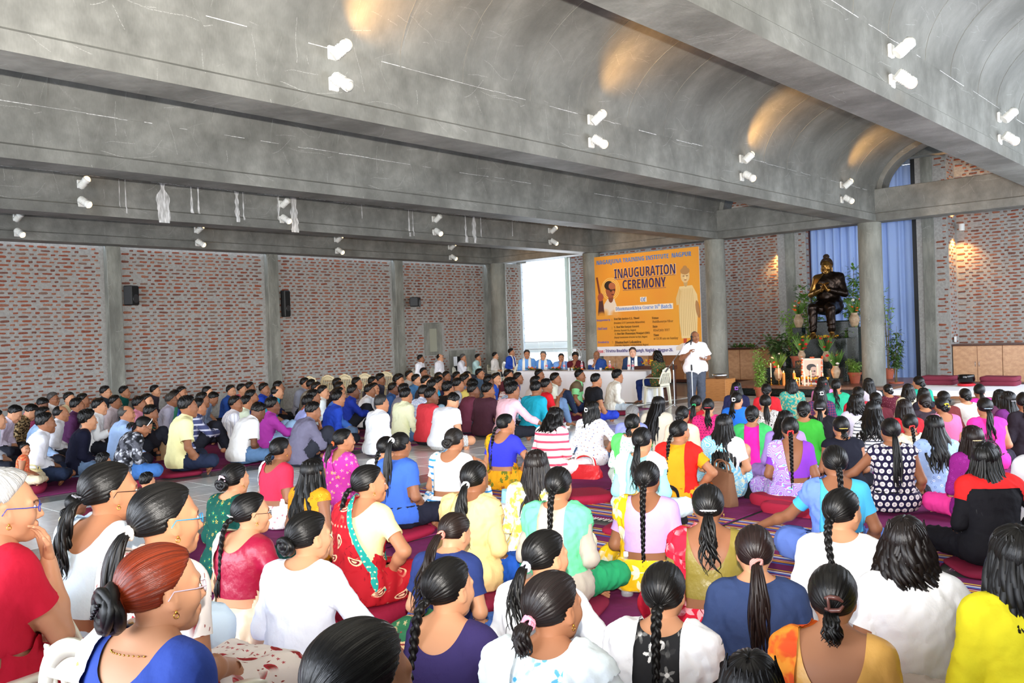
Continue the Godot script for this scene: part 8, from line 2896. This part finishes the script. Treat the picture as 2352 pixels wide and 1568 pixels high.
func vase(at: Vector3, h: float, label: String, cols: Array, n: int, sd: int, spikes := 24):
	var o := base("vase", at)
	tag(o, label, "vase", "beige altar vases")
	var m := MB.new()
	m.lathe(Vector3.ZERO, [[h * 0.2, 0.0], [h * 0.22, h * 0.03], [h * 0.36, h * 0.45], [h * 0.37, h * 0.6], [h * 0.25, h * 0.85], [h * 0.2, h * 0.92], [h * 0.27, h], [h * 0.24, h], [h * 0.18, h * 0.9]], 24)
	put("body", m.mesh(), tri_key("vase", Color(0.74, 0.64, 0.52), Color(0.58, 0.48, 0.38)), o)
	var r := RandomNumberGenerator.new()
	r.seed = sd
	var f := base("bouquet", at + Vector3(0, h * 0.92, 0))
	tag(f, label.replace("vase", "bouquet").replace("beige bouquet", "mixed bouquet in the vase"), "flowers", "altar bouquets")
	var g := MB.new()
	for i in spikes * 6:
		var a := r.randf() * TAU
		var d := Vector3(cos(a) * r.randf_range(0.1, 0.7), 1.0, sin(a) * r.randf_range(0.1, 0.5)).normalized()
		leaf(g, Vector3(cos(a) * 0.02, -0.03, sin(a) * 0.02), d, Vector3(sin(a), 0, -cos(a)), r.randf_range(0.2, 0.5), 0.0085)
	var gm := flat_key("spike", Color(0.36, 0.52, 0.20), 0.5)
	put("greens", g.mesh(), gm, f).set_meta("kind", "stuff")
	var fm := {}
	for i in n:
		var k: int = cols[i % cols.size()]
		if not fm.has(k): fm[k] = MB.new()
		var a := r.randf() * TAU
		blossom(fm[k], Vector3(cos(a) * r.randf_range(0.03, 0.2), r.randf_range(0.04, 0.38), 0.06 + sin(a) * 0.08), 0.05, r)
	for k in fm: put("blossoms", fm[k].mesh(), fmat(k), f).set_meta("kind", "stuff")

func tri_key(k: String, a: Color, b: Color) -> StandardMaterial3D:
	if not MATS.has("tk" + k): MATS["tk" + k] = tri_mat(tint_tex(128, [[0.03, 4, 91, 1.2]], b, a), Vector3.ONE * 3.0, 0.4, null, 1.0, false)
	return MATS["tk" + k]

func build_altar():
	var gran := tri_mat(tint_tex(256, [[0.08, 4, 93, 0.9], [0.3, 2, 94, 0.6]], Color(0.05, 0.07, 0.065), Color(0.19, 0.23, 0.21)), Vector3.ONE, 0.22)
	var brown := tri_mat(tint_tex(256, [[0.05, 4, 95, 0.9]], Color(0.44, 0.30, 0.23), Color(0.60, 0.44, 0.35)), Vector3.ONE, 0.3)
	var PY := 0.24
	var zf := -20.55
	var pl := struct("altar_platform", box_mesh(Vector3(-9.25, PY * 0.5 - 0.03, -22.35), Vector3(4.3, PY - 0.06, 3.5), 0.01), gran)
	put("edge_slab", box_mesh(Vector3(-9.25, PY - 0.035, -22.3), Vector3(4.5, 0.07, 3.7), 0.012), brown, pl)
	for e in [[-10.9, -9.0, 0.55, -21.35], [-10.2, -8.75, 0.92, -22.1]]: pass
	var lb := put("pedestal", box_mesh(Vector3(-9.6, 0.44, -21.85), Vector3(1.75, 0.4, 1.1), 0.015), gran)
	tag(lb, "lower dark green granite step of the statue's pedestal", "pedestal", "granite pedestal blocks")
	var ub := put("pedestal", box_mesh(Vector3(-9.42, 0.80, -22.75), Vector3(1.5, 1.12, 1.0), 0.015), gran)
	tag(ub, "upper dark granite block under the statue's feet", "pedestal", "granite pedestal blocks")
	# seat block behind the feet
	var sb := put("stone_seat", box_mesh(Vector3(-9.32, 1.35, -23.25), Vector3(1.0, 0.9, 0.62), 0.03), gran)
	tag(sb, "dark stone seat carrying the bronze statue", "seat")
	# statue
	var pose := {"legs": "chair", "arms": "teach", "seat": 0.40, "lean": 0.0, "turn": 0.0, "nod": 8.0, "cell": 0.013, "curl": 0.35}
	var B := make_body(pose)
	var br := flat_mat(Color(0.36, 0.25, 0.15), 0.30, 0.85)
	br.vertex_color_use_as_albedo = false
	var gold := flat_mat(Color(0.60, 0.44, 0.22), 0.28, 0.9)
	var dk := flat_mat(Color(0.14, 0.10, 0.075), 0.3, 0.75)
	var so := base("bronze_statue", Vector3(-9.35, 1.34, -22.85), deg_to_rad(180 + 8))
	so.scale = Vector3.ONE * 1.68
	tag(so, "large bronze seated statue with folded robe and teaching hands", "statue")
	put("body", B.mesh, gold, so)
	put("robe", garment(B, "robe", {"kind": "line", "p0": Vector2(0.05, 0.1), "p1": Vector2(0.26, -0.25), "f0": Vector2(-0.02, 0.09), "f1": Vector2(0.30, -0.30), "side": -1.0, "off": 0.016, "hem": 0.0, "wrinkle": 0.004, "arm": "L"}), dk, so)
	put("robe_skirt", skirt_chair(B), dk, so)
	var hm := MB.new()
	cap_mesh(hm, Vector3(0, 0.9, 0.4), 0.010, {"nu": 96, "nv": 30, "messy": true, "rough": 0.003, "nape": -0.6, "ear": -0.02, "line": -0.24})
	var curls := MB.new()
	for i in 260:
		var yy := 1.0 - 2.0 * (i + 0.5) / 260.0
		var ph := i * 2.39996
		var d := Vector3(cos(ph) * sqrt(1 - yy * yy), yy, sin(ph) * sqrt(1 - yy * yy))
		if d.dot(Vector3(0, 0.62, 0.78)) < -0.2 or d.y < -0.5: continue
		if absf(d.x) > 0.55 and d.z < 0.1 and d.y < 0.0: continue
		hm.ball(Vector3(0, 0.03, 0.014) + d * Vector3(0.086, 0.102, 0.111), Vector3.ONE * 0.0115, 6)
	hm.ball(Vector3(0, 0.145, 0.02), Vector3(0.042, 0.04, 0.042), 14)
	for i in 40:
		var yy := 1.0 - 1.0 * (i + 0.5) / 40.0
		var ph := i * 2.39996
		hm.ball(Vector3(0, 0.145, 0.02) + Vector3(cos(ph) * sqrt(1 - yy * yy), yy, sin(ph) * sqrt(1 - yy * yy)) * 0.041, Vector3.ONE * 0.010, 6)
	put("curled_hair", hm.mesh(), flat_mat(Color(0.27, 0.20, 0.14), 0.5, 0.6), so).transform = B.ht
	for s in [-1.0, 1.0]:
		var em := MB.new()
		em.tube(PackedVector3Array([Vector3(s * 0.079, -0.02, 0.0), Vector3(s * 0.08, -0.06, -0.002), Vector3(s * 0.078, -0.085, -0.004)]), func(t): return 0.012 - 0.003 * t, 8)
		put("earlobe", em.mesh(), gold, so).transform = B.ht
	# curtain
	var cm := MB.new()
	var c0 := -10.78; var c1 := -7.86
	for side in 2:
		var rings := []
		for i in 15:
			var y := 0.1 + (5.95 - 0.1) * i / 14.0
			var r := PackedVector3Array()
			for j in 150:
				var u := j / 149.0
				var f := sin(u * 82.0 + 1.2 * FN.get_noise_2d(u * 9.0, 0.3)) * (0.05 + 0.02 * FN.get_noise_2d(u * 4.0, 8.0)) + 0.02 * sin(u * 31.0 + y * 0.3)
				r.append(Vector3(lerpf(c0, c1, u), y, -25.12 + f - side * 0.004))
			rings.append(r)
		if side == 1: rings.reverse()
		cm.loft(rings, false, false, 1)
	var cmat := flat_mat(Color(0.62, 0.71, 0.87), 0.75)
	cmat.backlight_enabled = true
	cmat.backlight = Color(0.26, 0.31, 0.40)
	var cu := put("curtain", cm.mesh(), cmat)
	tag(cu, "tall pale blue pleated curtain behind the bronze statue", "curtain")
	var rail := MB.new()
	rail.rod(Vector3(-10.9, 5.99, -25.12), Vector3(-7.75, 5.99, -25.12), 0.02, 0.02, 8)
	tag(put("curtain_rail", rail.mesh(), MATS.steel), "metal rail at the top of the blue curtain", "rail")
	# plants
	var dg := Color(0.24, 0.36, 0.15); var mg := Color(0.36, 0.52, 0.18); var lg := Color(0.52, 0.68, 0.27)
	var z := -23.9
	var p := on_z(1862, 720, -23.9)
	plant(Vector3(p.x, PY, z), "slender_tree", "slender leafy tree rising left behind the statue", on_z(1862, 608, z).y - PY - 0.25, 1.0, 420, mg, 0.13, 1, 0.5, 3, "tree")
	p = on_z(1957, 700, -24.0)
	plant(Vector3(p.x, PY, -24.0), "slender_tree", "slender leafy tree between the statue and the right column", on_z(1957, 590, -24.0).y - PY - 0.25, 0.8, 320, mg, 0.13, 1, 0.5, 4, "tree")
	for e in [[1818, 735, -23.3, 0.9, 0.9, 300, lg, 0.10, "bright green bush left of the statue's arm"], [1785, 790, -22.6, 0.75, 0.9, 330, dg, 0.13, "dark leaved bush on the left of the altar steps"], [1828, 790, -22.3, 0.62, 0.7, 300, mg, 0.09, "mid green bush in front of the dark leaved one"], [1955, 770, -22.9, 0.7, 0.75, 300, mg, 0.10, "bush pressed between the statue's knee and column"], [1962, 850, -21.75, 0.85, 0.6, 420, lg, 0.07, "pale feathery plant at the right column's foot"]]:
		var top := on_z(e[0], e[1] - 25, e[2])
		var b := maxf(PY, top.y - e[3] - 0.25)
		var bp := Vector3(top.x, b, e[2])
		if b > PY + 0.06:
			var ps := put("plant_stand", box_mesh(Vector3(top.x, (PY + b) * 0.5, e[2]), Vector3(0.3, b - PY, 0.3), 0.01), gran)
			tag(ps, "stone block under the " + str(e[8]), "stand", "plant stands")
		plant(bp, "potted_bush", e[8], top.y - b - 0.2, e[4], e[5], e[6], e[7], 1, 0.15, int(e[0]))
	p = on_y(1748, 914, 0.0)
	plant(Vector3(p.x, 0, p.z), "potted_bush", "feathery light green plant in a terracotta pot left of the altar", on_z(1748, 792, p.z).y - 0.2, 0.62, 620, lg, 0.065, 1, 0.05, 12)
	p = on_z(2058, 868, -21.9)
	plant(Vector3(p.x, PY - 0.24, -21.9), "potted_tree", "small dark potted tree right of the column by the curtain", on_z(2058, 742, -21.9).y - 0.2, 0.55, 260, dg, 0.10, 1, 0.42, 13, "tree")
	p = on_z(2036, 700, -23.6)
	plant(Vector3(p.x, PY, -23.6), "slender_tree", "thin twig with few leaves right of the round column", on_z(2036, 640, -23.6).y - PY, 0.5, 60, lg, 0.10, 1, 0.6, 14, "tree")
	# vases and flowers
	for e in [[1835, 752, -22.75, 0.36, "beige vase of orange gladioli left of the statue's knee", [2, 2, 2, 3], 7], [1963, 750, -22.7, 0.36, "beige vase of orange gladioli right of the statue's knee", [2, 2, 3], 6], [1842, 828, -21.55, 0.26, "beige vase of red gerberas on the lower step, left", [1, 1, 2], 7], [1898, 830, -21.75, 0.26, "beige vase of red gerberas at the statue's feet", [1, 1, 1], 6], [1788, 872, -21.0, 0.30, "beige vase of white and red blooms left of the candles", [3, 1, 3], 5], [1920, 868, -21.0, 0.30, "beige vase of white and red blooms right of the portrait", [3, 1], 4]]:
		var b := on_z(e[0], e[1], e[2])
		var y := maxf(b.y, PY)
		if y > PY + 0.05 and not (y < 0.72 and e[2] > -22.3 and e[2] < -21.3):
			var ps := put("vase_stand", box_mesh(Vector3(b.x, (PY + y) * 0.5, e[2]), Vector3(0.26, y - PY, 0.26), 0.01), gran)
			tag(ps, "slim stone block under the " + str(e[4]), "stand", "vase stands")
		vase(Vector3(b.x, y, e[2]), e[3], e[4], e[5], e[6], int(e[0]))
	for e in [[1885, 809, -22.3, 0.5, "strip of yellow marigolds at the statue's feet", 60, [0, 5]], [1868, 872, -20.95, 0.45, "heap of yellow marigolds below the framed portrait", 60, [0, 5, 0]], [1962, 806, -22.2, 0.14, "spray of purple orchids right of the pedestal", 16, [4]]]:
		var b := on_z(e[0], e[1], e[2])
		var yb := maxf(b.y, PY)
		if e[0] == 1885: yb = 1.36
		if e[0] == 1962:
			yb = 0.645
			b.x = -8.95
			e[2] = -22.0
		var o := base("flower_heap", Vector3(b.x, yb, e[2]))
		tag(o, e[4], "flowers")
		var fm := {}
		flower_heap(fm, Vector3.ZERO, Vector3(e[3], 0.06, 0.08), e[5], e[6], int(e[0]))
		for k in fm: put("blossoms", fm[k].mesh(), fmat(k), o).set_meta("kind", "stuff")
	# framed portrait with garland
	var pf := on_z(1866, 880, -21.1)
	var fo := base("framed_portrait", Vector3(pf.x, PY, -21.1), deg_to_rad(8))
	fo.rotation.x = -0.12
	tag(fo, "framed black and white portrait under an orange and white garland", "portrait")
	var im := Image.create(96, 128, true, Image.FORMAT_RGB8)
	im.fill(Color(0.80, 0.78, 0.76))
	blob(im, Vector2(48, 132), 44, 50, Color(0.35, 0.30, 0.30))
	blob(im, Vector2(50, 62), 24, 32, Color(0.66, 0.63, 0.62))
	blob(im, Vector2(42, 40), 28, 20, Color(0.14, 0.13, 0.13))
	blob(im, Vector2(56, 50), 19, 14, Color(0.68, 0.65, 0.64))
	for q in [42, 60]:
		blob(im, Vector2(q, 62), 7, 5, Color(0.2, 0.18, 0.18))
	blob(im, Vector2(52, 80), 9, 2.5, Color(0.35, 0.3, 0.3))
	var pm := flat_mat(Color.WHITE, 0.3)
	pm.albedo_texture = ImageTexture.create_from_image(im)
	var pq := MB.new()
	pq.quad(Vector3(-0.2, 0.05, 0.016), Vector3(-0.2, 0.60, 0.016), Vector3(0.2, 0.60, 0.016), Vector3(0.2, 0.05, 0.016))
	put("print", pq.mesh(), pm, fo)
	put("mount", box_mesh(Vector3(0, 0.325, 0), Vector3(0.42, 0.57, 0.02)), MATS.sheet, fo)
	for e in [[Vector3(-0.23, 0.325, 0.01), Vector3(0.05, 0.65, 0.04)], [Vector3(0.23, 0.325, 0.01), Vector3(0.05, 0.65, 0.04)], [Vector3(0, 0.625, 0.01), Vector3(0.41, 0.05, 0.04)], [Vector3(0, 0.025, 0.01), Vector3(0.41, 0.05, 0.04)]]: put("frame_rail", box_mesh(e[0], e[1], 0.008), MATS.white_metal, fo)
	var gl := base("garland", fo.position)
	gl.rotation = fo.rotation
	tag(gl, "orange and white marigold garland hung over the framed portrait", "garland")
	var gm := {2: MB.new(), 3: MB.new(), 1: MB.new()}
	var rr := RandomNumberGenerator.new()
	rr.seed = 9
	for i in 44:
		var t := i / 43.0
		var q := Vector3(lerpf(-0.24, 0.24, t), 0.66 - 0.62 * (1.0 - pow(absf(2.0 * t - 1.0), 0.5)) * 0.0, 0.045)
		if t < 0.4: q = Vector3(-0.24, lerpf(0.06, 0.68, t / 0.4), 0.05)
		elif t > 0.6: q = Vector3(0.24, lerpf(0.68, 0.06, (t - 0.6) / 0.4), 0.05)
		blossom(gm[2 if i % 4 else 3], q, 0.034, rr)
	for i in 16: blossom(gm[1], Vector3(rr.randf_range(-0.18, 0.2), rr.randf_range(0.02, 0.14), 0.06), 0.03, rr)
	for k in gm: put("blossoms", gm[k].mesh(), fmat(k), gl).set_meta("kind", "stuff")
	# candles
	var wax := flat_mat(Color(0.93, 0.90, 0.82), 0.5)
	wax.backlight_enabled = true
	wax.backlight = Color(0.4, 0.35, 0.25)
	var amber := flat_mat(Color(0.86, 0.55, 0.22), 0.5)
	var fl := flat_mat(Color(1, 0.85, 0.5), 0.5)
	fl.emission_enabled = true
	fl.emission = Color(1.0, 0.72, 0.34)
	fl.emission_energy_multiplier = 7.0
	var fmesh := MB.new()
	fmesh.lathe(Vector3.ZERO, [[0.002, 0.0], [0.010, 0.012], [0.011, 0.022], [0.006, 0.038], [0.001, 0.055]], 10)
	var cl := [[1766, 836, 0.30, 0.19, "tall white candle on a brass holder, leftmost on the altar"], [1784, 842, 0.28, 0.16, "white candle on a brass holder left of the thick one"], [1798, 852, 0.30, 0.0, "thick white candle left of the amber one"], [1822, 850, 0.14, 0.16, "short amber candle left of the portrait"], [1828, 862, 0.10, 0.0, "tiny white candle under the amber one"], [1832, 866, 0.12, 0.0, "thin stub candle right of the tiny one"], [1848, 853, 0.28, 0.0, "stout white candle before the portrait's left side"], [1857, 866, 0.16, 0.0, "slim white candle before the portrait's middle"], [1876, 834, 0.22, 0.24, "raised white candle before the portrait's right side"], [1886, 856, 0.14, 0.1, "short white candle in a dark cup right of portrait"], [1863, 846, 0.2, 0.12, "raised thin candle before the portrait"]]
	for e in cl:
		var b := on_z(e[0], e[1] + 25, -20.72)
		var o := base("candle", Vector3(b.x, PY, -20.72 - 0.06 * float(int(e[0]) % 3)))
		tag(o, e[4], "candle", "candles on the altar")
		var thick := 0.022 if String(e[4]).begins_with("thick") or String(e[4]).begins_with("stout") else 0.013
		if String(e[4]).contains("amber"): thick = 0.035
		var m := MB.new()
		m.lathe(Vector3(0, e[3], 0), [[thick, 0.0], [thick, e[2]], [thick * 0.8, e[2] + 0.004]], 14, -1)
		put("wax", m.mesh(), amber if thick > 0.03 else wax, o)
		if e[3] > 0.0:
			m = MB.new()
			m.lathe(Vector3.ZERO, [[0.045, 0.0], [0.04, 0.01], [0.01, 0.025], [0.009, float(e[3]) * 0.5], [0.018, float(e[3]) * 0.55], [0.009, float(e[3]) * 0.6], [0.01, e[3] - 0.02], [0.028, e[3] - 0.004], [0.028, e[3]]], 16)
			put("holder", m.mesh(), MATS.gold, o)
		var f := put("flame", fmesh.mesh(), fl, o)
		f.position = Vector3(0, e[2] + e[3] + 0.008, 0)
		var l := OmniLight3D.new()
		l.name = "candle_light"
		l.light_color = Color(1.0, 0.66, 0.3)
		l.light_energy = 0.03
		l.omni_range = 8.0
		l.omni_attenuation = 2.0
		l.light_size = 0.012
		l.shadow_enabled = true
		o.add_child(l)
		l.position = f.position + Vector3(0, 0.03, 0.02)

func skirt_chair(B: Dictionary) -> ArrayMesh:
	var J: Dictionary = B.J
	var f := Field.new(Vector3(-0.4, -0.05, -0.75), Vector3(0.4, 0.75, 0.25), 0.013)
	f.cap(J.pel - Vector3.RIGHT * 0.08, J.pel + Vector3.RIGHT * 0.08, 0.145, 0.145, 0.05)
	f.cap(J.pel, J.waist, 0.125, 0.11, 0.06)
	for k in ["L", "R"]:
		f.cap(J["hip" + k], J["kn" + k], 0.105, 0.078, 0.05)
		f.cap(J["kn" + k], J["an" + k] + Vector3(0, 0.06, 0.0), 0.076, 0.058, 0.03)
	f.cap(J.hipL.lerp(J.hipR, 0.5), J.knL.lerp(J.knR, 0.5) + Vector3(0, -0.02, 0.06), 0.085, 0.05, 0.06)
	var R := f.nets()
	var V: PackedVector3Array = R[0]
	for i in V.size():
		var v := V[i]
		V[i] = v + R[1][i] * (0.004 * sin(v.x * 40.0 + v.y * 60.0 + 4.0 * FN.get_noise_3dv(v * 4.0)))
	return arr_mesh(V, renorm(V, R[2]), R[2])
